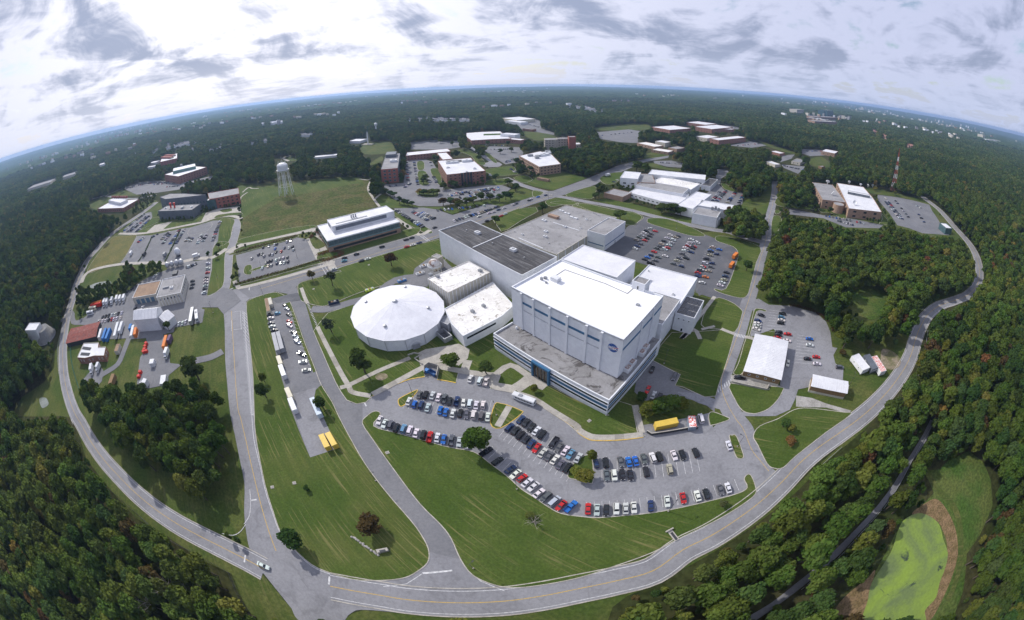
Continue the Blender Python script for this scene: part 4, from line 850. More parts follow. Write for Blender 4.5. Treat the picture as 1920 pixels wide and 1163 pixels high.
# ---- left works yard --------------------------------------------------------------------------
br = bld('garage', 'low garage with brown gravel roof and blue bay doors in the works yard', 'garage', rectfit(G('n4 570,350 770,320 815,200 625,240', 5.5)), 5.5, beige, brown_roof, .4, coping=white)
p_, q_ = edge(br, 0)
for i in range(4): 
    c_ = np.array(br.location[:2]); x = p_+(q_-p_)*(.2+.2*i)-c_; d_ = q_-p_; MB().box((x[0], x[1], 1.9), (3.6, .2, 3.6), math.atan2(d_[1], d_[0])).build('bay_door', mat('bay_door_blue', (.10, .17, .24), None, famt=.1, rough=.5), br)
gr2 = bld('workshop', 'two-storey workshop with grey gravel roof joined to the brown-roofed garage', 'workshop', rectfit(G('n4 778,345 970,310 1025,150 822,200', 7.5)), 7.5, beige, grey_roof, .4, coping=white)
for i in range(4): wins(gr2, *edge(gr2, i), 5.2, 1.4, 1.5, 6, fr=metal_grey); mullions(gr2, *edge(gr2, i), .2, 7.0, 8, white, 'pilaster', .4, .15)
unit(gr2, 'n4 905,268', 7.1, (3, 3, 1.0)); unit(gr2, 'n4 855,270', 7.1, (1.2, 6, 1.0), grey_m, fan=False); unit(gr2, 'n4 935,150', 7.1, (7, 5, 1.6), dark_m, fan=False)
def gable(name, label, cat, foot, ze, zr, wall, roof, along=0, z0=0.0, over=.4, group=None, ribs=0, ribm=None):
    """pitched-roof building: ridge runs along edge 0 (along=0) or edge 1"""
    f = ccw(rectfit(foot)); f = np.roll(f, -along, axis=0); c = f.mean(0); root = empty(name, (c[0], c[1], 0)); tag(root, label, cat, group); f = f-c
    m1, m2 = (f[1]+f[2])/2, (f[3]+f[0])/2
    MB().add([(*p, z0) for p in f]+[(*p, ze) for p in f]+[(*m1, zr), (*m2, zr)], [(0, 1, 5, 4), (1, 2, 6, 8, 5), (2, 3, 7, 6), (3, 0, 4, 9, 7)]).build('wall', wall, root)
    u = (f[1]-f[0]); u = u/np.linalg.norm(u)*over; v = (f[3]-f[0]); hv = np.linalg.norm(v)/2; v = v/np.linalg.norm(v); sl_ = (zr-ze)/hv
    for (a, b_, sg) in ((f[0], f[1], -1), (f[3], f[2], 1)):
        A_ = a-u+v*sg*over; B_ = b_+u+v*sg*over; zz_ = ze-sl_*over+.06
        vs = [(*A_, zz_), (*B_, zz_), (*(m1+u), zr+.06), (*(m2-u), zr+.06)]; vs += [(x, y, z+.12) for x, y, z in vs]
        fs = [(0, 1, 5, 4), (1, 2, 6, 5), (2, 3, 7, 6), (3, 0, 4, 7), (4, 5, 6, 7), (3, 2, 1, 0)]
        r_ = MB().add(vs, fs).build('roof', roof, root)
        for i in range(ribs):
            t_ = (i+.5)/ribs; lo_ = A_*(1-t_)+B_*t_; hi_ = (m2-u)*(1-t_)+(m1+u)*t_; MB().tube((*lo_, zz_+.15), (*hi_, zr+.21), .06, n=4).build('seam', ribm or metal_seam, r_)
    clear_prism(f+c, z0, (ze+zr)/2); root['foot'] = [float(x) for x in (f+c).flatten()]
    return root
hg = gable('hangar', 'large white metal hangar in the works yard', 'hangar', np.array([*G('n4 572,545', 9), *G('n4 770,510', 9), *(G('n4 770,510', 9)+G('n4 625,450', 9.6)-G('n4 572,545', 9)), *G('n4 625,450', 9.6)]), 9.0, 12.0, metal_white, white_roof, 0, ribs=7)
h2 = gable('hangar_annex', 'smaller white metal annex at the right end of the hangar', 'shed', G('n4 790,520 850,570 905,510 850,450', 5.5), 5.5, 8.0, metal_white, white_roof, 1, ribs=4)
rs = gable('open_shed', 'open shed with rusty red tin roof by the perimeter road', 'shed', G('n4 38,705 275,690 275,580 60,590', 3.2), 3.0, 3.8, dark_m, rust, 0, ribs=10, ribm=rust)
bh = bld('brick_pump_house', 'small brick building with pale panelled flat roof by the perimeter road', 'building', G('n4 110,850 175,855 255,835 335,835 350,760 285,765 290,725 165,730', 4.5), 4.5, brick, white_roof, .3, coping=beige)
for s_ in ('n4 155,770 225,780', 'n4 140,820 215,825'):
    g_ = G(s_, 4.3)-np.array(bh.location[:2])
    MB().strip(g_, 3.2, 4.25).build('roof_hatch', dark_m, bh)
for i in range(8): wins(bh, *edge(bh, i), 2.4, 1.0, 1.3, 2, .15)
fs_ = bld('fan_house', 'tall narrow white tower shed beside the round grey tank outside the perimeter road', 'shed', rectfit(G('D 128,690 165,665 215,645 200,700', 11)), 11.0, metal_white, white_roof, .3)
tg = G1('D 255,735', 0); t2 = empty('conical_tank', (tg[0], tg[1], 0)); tag(t2, 'grey truncated-cone tank beside the tall white shed by the perimeter road', 'tank')
MB().lathe((0, 0, 0), [(12, 0), (12, .5), (6.5, 7.5), (6.0, 7.5), (0, 7.0)], 24).build('shell', mat('grey_tank', (.20, .20, .20), (.16, .16, .16), .3, 1, .1, .8), t2); MB().lathe((0, 0, .5), [(12.1, 0), (12.1, .3), (11.8, .3)], 24).build('rim', metal_seam, t2)
clear_prism(np.array([tg+np.array(v) for v in ((-12, -12), (12, -12), (12, 12), (-12, 12))]), 0, 6)
# ---- right side: warehouse and shed
wh = gable('warehouse', 'white-roofed tan warehouse beside the east car park', 'warehouse', G('n5 300,350 185,720 553,800 615,430', 4.5), 4.5, 5.0, brown, white_roof, 0, ribs=26, ribm=white)
for i in range(4): band(wh, *edge(wh, i), 0, 1.4, beige, .08, 'plinth')
for i in range(4):
    p_, q_ = edge(wh, i)
    if abs((q_-p_)[0]) > abs((q_-p_)[1])*.9 and p_[1] < wh.location.y: wins(wh, p_, q_, 3.1, 1.3, .9, 4, .05)
s2 = gable('storage_shed', 'small tan shed with white ribbed roof standing alone below the east car park', 'shed', G('n5 880,765 845,870 1205,930 1210,820', 4), 4.0, 4.6, brown, white_roof, 1, ribs=16, ribm=white)
for i in range(4): band(s2, *edge(s2, i), 0, 1.2, beige, .08, 'plinth')
for n_, lb, s_, m_, rm in (('site_trailer', 'white site trailer, left of three by the winding road', 'n5 1280,570 1335,530 1410,680 1350,725', metal_white, white_roof), ('site_trailer', 'slate-grey site trailer, middle of three by the winding road', 'n5 1390,560 1440,540 1508,680 1450,710', metal_grey, metal_grey), ('site_trailer', 'white trailer with red chequered top, right of three by the winding road', 'n5 1475,570 1510,560 1582,700 1525,745', metal_white, mat('red_chequer', (.55, .08, .06), (.75, .72, .70), 1.6, famt=0, rough=.7, lo=.48, hi=.52))):
    o = bld(n_, lb, 'trailer', rectfit(G(s_, 3.3)), 3.3, m_, rm, .12, z0=.6, group='site trailers', pt=.1)
    for i in range(4): wins(o, *edge(o, i), 2.2, .9, .8, 2 if i % 2 else 3, .1)
    c_ = np.array(o.location[:2]); f_ = np.array(o['foot']).reshape(-1, 2)-c_
    for q in f_: MB().box((q[0]*.88, q[1]*.88, .3), (.4, .4, .62)).build('support', grey_m, o)
# ---- far buildings -------------------------------------------------------------------------------
def block(name, label, s, z1, wall, roof, rows=0, per=0, quad=True, fr=None, par=.5, wh_=1.6, ww=1.6, cat='building', group=None, gl=None, bands=False, coping=None):
    g_ = G(s, z1)
    if len(g_) == 3: g_ = np.r_[g_, [g_[0]+g_[2]-g_[1]]]
    if quad: g_ = rectfit(g_)
    o = bld(name, label, cat, g_, z1, wall, roof, par, group=group, coping=coping); n_ = len(g_)
    for i in range(n_):
        p_, q_ = edge(o, i); L_ = np.linalg.norm(q_-p_); mid = (p_+q_)/2; nr = np.array([(q_-p_)[1], -(q_-p_)[0]])
        if nr@mid > 0: continue                                   # wall faces away: the photo never shows it
        for r in range(rows):
            zc = z1*(r+.55)/(rows+.15)
            if bands: band(o, p_, q_, zc-wh_/2, zc+wh_/2, gl or glass_dark, .07, 'window_band', 1.5, 1.5)
            else: wins(o, p_, q_, zc, ww, wh_, max(2, min(28, int(L_/per))), .04, simple=True, gl=gl)
    return o
gray1 = block('grey_laboratory', 'dark grey metal laboratory block with two red roof stacks beyond the left car parks', 'e 680,745 935,740 1040,690 725,690', 10.5, metal_grey, grey_roof, 0, 5)
for s_ in ('e 772,720', 'e 806,718'):
    g_ = G1(s_, 10)-np.array(gray1.location[:2]); st = MB(); st.lathe((g_[0], g_[1], 10.0), [(1.3, 0), (1.3, 4.5), (1.9, 5.2), (1.9, 6.2), (1.2, 6.6), (0, 6.6)], 10); st.build('red_stack', red, gray1)
unit(gray1, 'e 875,722', 10, (7, 4, 2), grey_m); unit(gray1, 'e 960,715', 10, (4, 3, 1.5)); unit(gray1, 'e 725,728', 10, (3, 3, 1.5))
gray2 = block('grey_high_block', 'long high grey metal block with strip windows behind the red roof stacks', 'e 670,620 720,640 1085,600 880,588 760,590', 17, metal_grey, grey_roof, 1, 6, quad=False, wh_=2.0, bands=False, gl=glass_blue)
rw = block('red_brick_wing', 'red brick office wing with pale curved roof on the meadow edge', 'e 1115,640 1170,632 1385,590 1378,538 1100,585', 13, brick_red, grey_roof, 3, 7, quad=False, wh_=1.8, ww=2.6)
atr = block('glass_atrium', 'glass entrance atrium between grey laboratory and red brick wing', 'e 1110,650 1175,640 1190,610 1115,610', 12, glass_blue, white_roof, 0, 6)
lb_ = block('brick_utility_building', 'low red brick utility building with white roof and chiller row, far left', 'e 128,720 340,725 445,655 260,640', 6, brick, white_roof, 1, 7, wh_=2.2)
lbu = block('chiller_deck', 'raised white roof deck with a row of brown chillers, far left', 'e 190,655 330,665 390,640 260,628', 10, metal_white, white_roof, 0, 6)
for i in range(7): g_ = G1('e %d,%d' % (250+i*20, 628), 10); unit(lbu, g_, 9.6, (4, 6, 3.0), rust, fan=False, name='chiller')
fb1 = block('brick_office', 'large brick office with white penthouse roof beyond the far left car park', 'e 745,430 830,425 1050,375 960,320', 14, brick, white_roof, 3, 7, wh_=1.6)
shell(fb1, rectfit(G('e 790,385 1000,345 980,318 790,365', 19)), 13.5, 19, mat('green_glass', (.12, .22, .2), None, famt=.1, rough=.4), white_roof, .4, org=np.array(fb1.location[:2]), wname='penthouse_wall'); unit(fb1, 'e 865,345', 18.6, (6, 5, 4), grey_m)
fb2 = block('terraced_brick_office', 'stepped red brick office in the trees, far left', 'e 640,270 740,285 850,270 800,235', 13, brick_red, white_roof, 3, 8)
for s_ in ('e 690,262 780,262', 'e 720,245 800,245'): g_ = G(s_, 16)-np.array(fb2.location[:2]); MB().strip(g_, 12, 13, h=4).build('roof_storey', brick_red, fb2)
fr_ = block('red_glass_office', 'five-storey brick office with red end wall and blue windows beside the meadow', 'f 398,465 535,455 505,325 370,332', 19, metal_grey, grey_roof, 0, 6)
p_, q_ = edge(fr_, 0)
fpts = ccw(rectfit(G('f 398,465 535,455 505,325 370,332', 19))); dd = [(i, (fpts[i]+fpts[(i+1) % 4])/2) for i in range(4)]; fi = min(dd, key=lambda t: np.linalg.norm(t[1]))[0]
band(fr_, fpts[fi], fpts[(fi+1) % 4], 0, 19.02, brick_red, .3, 'red_facade')
for r in range(4): wins(fr_, fpts[fi]+(fpts[fi]-fpts[(fi+2) % 4])*.004, fpts[(fi+1) % 4]+(fpts[fi]-fpts[(fi+2) % 4])*.004, 3.2+4.3*r, 3.4, 2.4, 3, .08, fr=metal_seam, gl=glass_blue)
for r in range(4): wins(fr_, fpts[(fi+1) % 4], fpts[(fi+2) % 4], 3.2+4.3*r, 4, 2.4, 12, .04, simple=True, gl=glass_blue)
unit(fr_, 'f 450,350', 18.5, (16, 24, 5), metal_grey, rz=math.radians(20), fan=False); unit(fr_, 'f 470,400', 18.5, (10, 8, 3), metal_white, rz=.35)
fl = block('long_brick_office', 'long low brick office with white roof behind the north car park', 'f 580,345 830,320 985,305 955,280 590,315', 9, brick, white_roof, 2, 6, quad=False)
fl2 = block('brick_office_wing', 'white-roofed wing at the right end of the long low brick office', 'f 870,320 960,315 985,370 905,385', 9, brick, white_roof, 2, 6)
fm = block('brick_headquarters', 'four-storey brick office with white roof well and dark glass bay', 'f 935,515 1295,482 1165,360 880,392', 15.5, brick, white_roof, 4, 6, wh_=1.3, ww=2.2)
fp = ccw(rectfit(G('f 935,515 1295,482 1165,360 880,392', 15.5))); fi = min([(np.linalg.norm((fp[i]+fp[(i+1) % 4])/2), i) for i in range(4)])[1]
pA, pB = fp[fi], fp[(fi+1) % 4]; band(fm, pA+(pB-pA)*.34, pA+(pB-pA)*.66, 0, 15.8, glass_dark, .9, 'glass_bay'); mullions(fm, pA+(pB-pA)*.34, pA+(pB-pA)*.66, .2, 15.8, 4, brick, 'pier', .8, 1.2)
g_ = G('f 940,400 1190,385', 15.2)-np.array(fm.location[:2]); MB().strip(g_, 16, 15.05).build('roof_well', dark_m, fm)
for s_, sz in (('f 960,415', (6, 5, 2.5)), ('f 1010,412', (14, 4, 2.5)), ('f 1130,400', (14, 5, 3)), ('f 1200,465', (4, 4, 1.5)), ('f 1130,495', (4, 4, 1)), ('f 960,455', (5, 4, 1.2))): unit(fm, s_, 15.05, sz, rz=.4)
ff = block('courtyard_office', 'two-storey brick office with white roofs round a planted court, centre distance', 'f 1125,175 1170,208 1330,198 1530,190 1470,160 1430,125 1265,130 1125,140', 9, brick, white_roof, 2, 8, quad=False)
g_ = G('f 1280,155 1440,150', 9)-np.array(ff.location[:2]); MB().strip(g_, 26, 8.6).build('roof_garden', marsh, ff)
fw = block('white_annex', 'small white annex at the right end of the courtyard office', 'f 1478,145 1555,165 1560,150 1490,135', 14, white, white_roof, 0, 8)
fw2 = block('brick_annex', 'low brick annex stepping down right of the white annex', 'f 1530,190 1600,212 1610,200 1540,180', 8, brick, white_roof, 1, 6)
b26 = block('tan_brick_office', 'three-storey tan brick office with ventilation plant on its white roof', 'f 1600,345 1780,445 g 248,515 165,430 60,400', 12.5, brick_tan, white_roof, 3, 5, quad=False, wh_=1.3, ww=2.4)
for s_, sz in (('f 1700,350', (8, 5, 3)), ('f 1760,370', (6, 6, 3.5)), ('f 1800,350', (10, 6, 3)), ('f 1850,330', (12, 7, 3)), ('g 40,450', (8, 4, 2.5)), ('g 100,440', (14, 6, 3)), ('g 130,410', (8, 6, 3))): unit(b26, s_, 12, sz, grey_m if sz[0] < 9 else None, rz=.3)
lw_ = block('brick_garden_wall', 'low brick wall stepping down the lawn from the tan brick office', 'f 1780,540 1850,565 1855,560 1790,530', 3, brick_tan, brick_tan, 0, 5)
b27 = block('stone_tower_block', 'pale ribbed stone office block, tallest in the middle distance', 'g 100,298 205,292 320,285 300,275', 17, brick_pale, grey_roof, 0, 5)
tp = ccw(rectfit(G('g 100,298 205,292 320,285 300,275', 17)))
block('stone_office_wing', 'pale stone wing with vertical ribs at the left of the tower block', 'g 98,300 210,295 215,280 105,285', 18, brick_pale, grey_roof, 4, 5, wh_=1.6); block('stone_office_wing', 'pale stone wing with vertical ribs at the right of the tower block', 'g 210,292 318,285 312,275 215,280', 19, brick_pale, grey_roof, 4, 5, wh_=1.6)
block('brick_lift_tower', 'red brick lift tower on the pale stone office block', 'g 315,275 378,272 372,262 318,265', 24, brick_red, grey_roof, 0, 5); block('white_low_wing', 'low white wing right of the brick lift tower', 'g 318,345 440,335 400,322 320,328', 8, cream, white_roof, 1, 6)
# white complex right of centre
wc = block('white_complex_north', 'long white wing with strip windows along the back of the white complex', 'g 1040,545 1555,635 1525,665 1100,600', 10, white, white_roof, 1, 7, wh_=1.4, ww=4.5)
wc2 = block('white_complex_tower', 'tall white corner block of the white complex facing the avenue', 'g 770,628 895,655 1010,580 830,597', 12, white, white_roof, 1, 9, wh_=1.6, ww=3.5)
wc3 = block('white_complex_hall', 'white hall with grey roof and strip windows in the front of the white complex', 'g 905,705 1340,785 1420,720 1000,680', 8.5, white, grey_roof, 1, 6, wh_=1.2, ww=3)
wc4 = block('white_complex_court', 'broad stained grey-white flat roof in the middle of the white complex', 'g 1080,670 1400,750 1520,690 1140,630', 7.5, white, dirty_white, 0, 6)
wc5 = block('white_complex_low', 'low white front range of the white complex above the street lawn', 'g 860,770 1150,850 1330,870 1400,790 920,735', 5.5, white, white_roof, 1, 6, quad=False, wh_=1.0, ww=2.5)
wcb = block('brick_end_block', 'single-storey orange brick block at the left end of the white complex', 'g 640,770 815,820 870,770 730,735', 5.5, brick_tan, grey_roof, 0, 6)
wcb2 = block('brick_mid_wing', 'brick wing with grey roof between the white corner block and court', 'g 930,610 1140,600 1010,680 940,680', 9, brick_tan, grey_roof, 1, 6)
wc6 = block('white_complex_east', 'plain white block at the right of the white complex', 'g 1330,880 1470,940 1560,780 1440,760', 9, white, white_roof, 0, 6); wc7 = block('white_complex_corner', 'small white block with dark roof court at the back right of the white complex', 'g 1525,705 1600,720 1655,655 1575,640', 6, white, dark_roof, 0, 6)
an1 = block('annex_hall', 'white-roofed annex beside the white complex car park', 'g 1475,885 1790,940 1800,885 1520,840', 9, white, white_roof, 0, 6); an2 = block('annex_block', 'white annex with stained flat roof and pipework near the street', 'g 1470,895 1690,945 1650,1000 1450,960', 10, white, grey_roof, 0, 6); an3 = block('annex_low', 'low white annex nearest the street', 'g 1435,970 1660,1020 1690,1000 1460,945', 7, white, grey_roof, 0, 6)
for s_ in ('g 1610,930', 'g 1640,925', 'g 1665,940'): unit(an2, s_, 9.6, (2, 1.5, 3), grey_m)
# brick complex with dishes, far right
e1 = block('brick_operations_west', 'brick operations building with grey roof and dishes, left half', 'n7 260,340 300,492 555,535 440,345', 10.3, brick_tan, grey_roof, 2, 9, wh_=1.6, ww=2.5)
e2 = block('brick_operations_east', 'brick operations building with pale roof and dishes, right half', 'n7 475,335 595,590 925,627 840,490 740,375', 10.5, brick_tan, white_roof, 2, 12, quad=False, wh_=2.0, ww=4)
shell(e2, rectfit(G('n7 585,425 805,465 805,450 590,415', 13)), 9.5, 13, metal_grey, white_roof, .3, org=np.array(e2.location[:2]), wname='plant_screen')
tg = G1('n7 495,545', 9.5); tw = empty('brick_stair_tower', (tg[0], tg[1], 0)); tag(tw, 'round brick stair tower on the front of the operations building', 'tower'); MB().lathe((0, 0, 0), [(7, 0), (7, 9.5), (6.6, 9.5), (6.6, 9.2), (0, 9.2)], 20).build('wall', brick_tan, tw); MB().lathe((0, 0, 9.25), [(6.5, 0), (0, .05)], 20).build('roof', grey_roof, tw); clear_prism(np.array([tg+np.array(v) for v in ((-7, -7), (7, -7), (7, 7), (-7, 7))]), 0, 9)
def dish(s, z, r, label, az=0.6, group='satellite dishes on the operations building'):
    g_ = G1(s, z); o = empty('satellite_dish', (g_[0], g_[1], z)); tag(o, label, 'satellite dish', group)
    MB().tube((0, 0, -.1), (0, 0, r*.9), r*.14).build('pedestal', metal_white, o)
    d_ = MB(); d_.lathe((0, 0, 0), [(0, 0), (r*.5, r*.08), (r*.85, r*.26), (r, r*.4), (r*.97, r*.42), (r*.5, r*.13), (0, r*.05)], 14); b_ = d_.build('reflector', metal_white, o); b_.location = (0, 0, r*.9); b_.rotation_euler = (0, math.radians(48), az)
    f_ = MB().tube((0, 0, r*.05), (0, 0, r*.75), r*.05, n=4).build('feed', grey_m, b_); return o
dish('n7 380,350', 10, 3.2, 'white dish at the back left of the operations building roof'); dish('n7 436,460', 10, 2.8, 'white dish on the front left of the operations roof', 2.2); dish('n7 597,345', 10.2, 2.4, 'white dish on the back middle of the operations roof'); dish('n7 650,555', 10.2, 2.6, 'white dish near the front edge of the operations roof', 4.0); dish('n7 712,370', 10.2, 2.2, 'small upright dish on the back right of the operations roof')
for i, s_ in enumerate(('n7 785,378', 'n7 832,378', 'n7 868,375')): dish(s_, 2, 2.4, ['left', 'middle', 'right'][i]+' dish of three on the ground behind the operations building', i*.8)
dish('n7 1145,425', 2, 3.2, 'lone ground dish right of the radio mast', 1.5)
# radio mast
tg = G1('n7 1035,412', 0); ms = empty('radio_mast', (tg[0], tg[1], 0), .5); tag(ms, 'red and white lattice radio mast beside the far car park', 'mast')
segs = 9; Hh = 57.0
for k in range(segs):
    z0_, z1_ = Hh*k/segs, Hh*(k+1)/segs; r0_, r1_ = 4.6*(1-k/segs)+.5, 4.6*(1-(k+1)/segs)+.5; m_ = mat('mast_red', (.34, .085, .055), None, famt=.1, rough=.6) if k % 2 == 0 else metal_white; sg = MB(); P3 = [[(r*math.cos(2.094*i), r*math.sin(2.094*i), z) for i in range(3)] for r, z in ((r0_, z0_), (r1_, z1_))]
    for i in range(3):
        j = (i+1) % 3; sg.tube(P3[0][i], P3[1][i], .24, n=5); sg.tube(P3[0][i], P3[0][j], .11, n=4); sg.tube(P3[0][i], P3[1][j], .11, n=4); sg.tube(P3[0][j], P3[1][i], .11, n=4)
    sg.build('mast_section', m_, ms)
MB().tube((0, 0, Hh), (0, 0, Hh+6), .18, n=5).build('antenna', red, ms)
CLEAR.append(project(np.array([[tg[0]-5, tg[1], 5], [tg[0]+5, tg[1], 5], [tg[0]+1, tg[1], 60], [tg[0]-1, tg[1], 60]])))
# gate canopy at the far right car park
cg = block('gate_canopy', 'white canopy over the check lane at the far right car park', 'n7 1525,740 1570,735 1615,785 1560,790', 7, glass_blue, white_roof, 0, 5)
# water tower
tg = G1('A 1563,1058', 0); wt = empty('water_tower', (tg[0], tg[1], 0)); tag(wt, 'white water tower on six legs at the top of the meadow', 'water tower')
TH = 40.0
MB().lathe((0, 0, TH-9), [(0, -3.2), (3, -2.6), (6, -1.2), (7.6, 1.2), (7.8, 3), (7.8, 6.5), (7.2, 8), (4.5, 9.6), (0, 10.4)], 22).build('tank', metal_white, wt)
MB().lathe((0, 0, TH-8), [(7.8, 0), (9.0, 0), (9.0, .3), (7.8, .3)], 22).build('catwalk', metal_white, wt)
cage = MB(); 
for i in range(12): a = 2*math.pi*i/12; MB().tube((5.5*math.cos(a), 5.5*math.sin(a), TH), (5.5*math.cos(a), 5.5*math.sin(a), TH+3.2), .12, n=4).build('railing_post', metal_white, wt)
MB().tube((0, 0, TH+.5), (0, 0, TH+9), .18, n=5).build('antenna', metal_white, wt)
for i in range(6):
    a = 2*math.pi*i/6; c_, s_ = math.cos(a), math.sin(a); c2, s2_ = math.cos(a+math.pi/3), math.sin(a+math.pi/3)
    MB().tube((11*c_, 11*s_, 0), (7.4*c_, 7.4*s_, TH-7), .42, n=6).build('leg', metal_white, wt)
    for z_ in (11, 22): k = 11-3.6*z_/33; MB().tube((k*c_, k*s_, z_), (k*c2, k*s2_, z_), .14, n=4).build('strut', metal_white, wt)
MB().tube((0, 0, 0), (0, 0, TH-11), .8, n=8).build('riser', metal_white, wt)
tpx = project(np.array([[tg[0], tg[1], 2], [tg[0], tg[1], 49]])); CLEAR.append(np.array([tpx[0]+(-16, 0), tpx[0]+(16, 0), tpx[1]+(14, 0), tpx[1]+(-14, 0)]))
# monument rocket and second small water tower
tg = G1('f 240,245', 0); mo = empty('rocket_monument', (tg[0], tg[1], 0)); tag(mo, 'slender white rocket standing on a plinth in a far clearing', 'rocket'); MB().lathe((0, 0, 0), [(3, 0), (3, 1.5), (1.6, 1.5), (1.6, 20), (1.1, 26), (.2, 30), (0, 30)], 12).build('body', metal_white, mo); MB().box((0, 0, .6), (26, 14, 1.2)).build('plinth', concrete, mo)
CLEAR.append(project(np.array([[tg[0]-12, tg[1], 0], [tg[0]+12, tg[1], 0], [tg[0]+2, tg[1], 31], [tg[0]-2, tg[1], 31]])))
tg = G1('f 315,150', 0); w2 = empty('small_water_tower', (tg[0], tg[1], 0)); tag(w2, 'small pale water tower rising from the far wood', 'water tower'); MB().lathe((0, 0, 0), [(2, 0), (2, 22), (4.5, 25), (4.5, 30), (0, 32)], 12).build('tank', metal_white, w2)
tpx = project(np.array([[tg[0], tg[1], 16], [tg[0], tg[1], 33]])); CLEAR.append(np.array([tpx[0]+(-4, 0), tpx[0]+(4, 0), tpx[1]+(4, 0), tpx[1]+(-4, 0)]))
# far campus buildings: outline, height, wall, roof, label
for n_, lb, s_, z_, wl, rf, rw_ in (
    ('far_brick_hall', 'broad brick hall with pale roof on the far lawn, right of centre', 'g 1080,185 1235,210 1400,195 1260,165', 9, brick, white_roof, 1), ('far_brick_school', 'long brick school range with white roofs, left part', 'g 1415,140 1560,170 1600,150 1480,130', 10, brick, white_roof, 2),
    ('far_brick_school', 'brick school range with white roofs, middle part', 'g 1560,185 1650,215 1700,175 1600,155', 12, brick, white_roof, 2), ('far_brick_school', 'brick school range with white roofs, right part', 'g 1610,205 1780,200 1740,185 1620,190', 9, brick, white_roof, 2),
    ('far_white_office', 'small white box office in the trees right of centre', 'g 1485,268 1570,288 1650,270 1560,252', 9, beige, white_roof, 1), ('far_brick_office', 'brick office with long white roof beside the white box office', 'g 1630,295 1690,305 1885,275 1810,255', 11, brick, white_roof, 2),
    ('far_works_shed', 'orange brick works building with pipe-covered roof', 'g 960,325 1080,365 1150,350 1020,315', 6, brick_tan, dirty_white, 1), ('far_works_shed', 'low orange brick works building in front of the pipe-covered one', 'g 1080,385 1220,415 1240,395 1120,370', 5, brick_tan, dirty_white, 1), ('far_works_shed', 'pale works building with orange tanks beside it', 'g 1120,310 1190,330 1210,315 1150,300', 9, beige, white_roof, 0),
    ('far_works_shed', 'orange works building right of the pale works shed', 'g 1240,370 1300,385 1340,370 1290,350', 6, brick_tan, grey_roof, 0), ('far_white_hall', 'tan building with white vaulted roof by a small car park, right distance', 'h 960,400 1080,420 1115,405 1000,380', 8, brick_tan, white_roof, 1), ('far_house', 'brown-roofed house in the far right clearing', 'h 690,490 770,505 815,480 740,465', 5, beige, roof_seal, 1),
    ('far_shed', 'white-roofed shed at the edge of the far wood, right', 'h 470,490 540,525 585,515 510,490', 5, beige, white_roof, 0), ('far_shed', 'white-roofed brick shed by the far right road', 'h 505,400 590,425 620,415 550,395', 5, brick, white_roof, 0), ('far_shed', 'little brown hut right of the playground clearing', 'h 940,535 970,545 985,535 960,527', 4, brown, roof_seal, 0),
    ('mall_block', 'huge flat-roofed pale store in the far centre', 'f 1420,8 1600,22 1760,15 1600,-5', 10, cream, white_roof, 0), ('mall_block', 'white low store in front of the huge pale store', 'f 1500,30 1600,50 1640,42 1560,22', 8, white, white_roof, 0), ('mall_block', 'small brick store near the far junction', 'f 1640,100 1720,112 1740,105 1670,95', 6, brick, grey_roof, 0),
    ('far_shelter', 'long low white roof at the edge of the wood behind the meadow', 'A 1700,860 1840,845 1835,838 1720,850', 4, white, white_roof, 0), ('visitor_pavilion', 'small white pavilion left of the rocket monument', 'f 105,205 180,220 185,195 130,195', 6, white, white_roof, 0),
    ('far_depot', 'flat white depot roof in the far left woods', 'A 345,965 420,945 410,938 350,955', 7, beige, grey_roof, 0), ('far_depot', 'pale flat roof at the far left edge of the woods', 'A 170,1020 280,995 270,985 190,1005', 7, beige, grey_roof, 0), ('far_depot', 'small white roof left of the stepped brick office', 'A 540,900 575,892 570,886 545,893', 6, white, white_roof, 0),
    ('low_pavilion', 'small white hut beside the far left brick office', 'e 570,348 620,350 615,340 585,340', 5, white, white_roof, 0), ('roof_shed', 'small white building in front of the stepped brick office', 'e 600,308 640,312 640,298 620,298', 6, white, white_roof, 0)):
    block(n_, lb, s_, z_, wl, rf, rw_, 9)
# towers on the skyline
for n_, lb, s_, z_, wl in (('far_tower', 'dark glass tower, taller of a pair on the right skyline', 'h 1012,92 1065,92', 44, glass_blue), ('far_tower', 'dark glass tower, shorter of a pair on the right skyline', 'h 982,88 1010,88', 36, glass_blue), ('far_tower', 'pale rounded office block left of the skyline towers', 'h 738,68 802,68', 30, beige),
    ('far_tower', 'lone pale apartment tower on the far right', 'C 1635,765 1647,765', 40, beige), ('far_block', 'white apartment slab right of the lone tower', 'C 1668,780 1730,785', 22, white), ('far_block', 'tan block below the skyline towers', 'h 880,112 1100,120', 14, brick_tan), ('far_block', 'long orange block below the skyline towers', 'h 900,150 1110,160', 10, brick_tan), ('far_block', 'pale low block right of the skyline towers', 'h 1105,100 1180,115', 12, beige), ('far_block', 'pale block at the right skyline', 'h 1295,60 1340,62', 24, beige)):
    g_ = G(s_, 0); d_ = g_[1]-g_[0]; L_ = np.linalg.norm(d_); nv = np.array([-d_[1], d_[0]])/L_; dep = min(L_*.8, 60); f_ = np.array([g_[0], g_[1], g_[1]+nv*dep, g_[0]+nv*dep])
    o = bld(n_, lb, 'tower' if 'tower' in n_ else 'building', f_, z_, wl, grey_roof, 1.0, pt=1.5)
    for r in range(int(z_/9)): band(o, f_[0], f_[1], 5+9*r, 8+9*r, glass_dark if wl != glass_blue else metal_grey, .3, 'window_band', 1.5, 1.5)
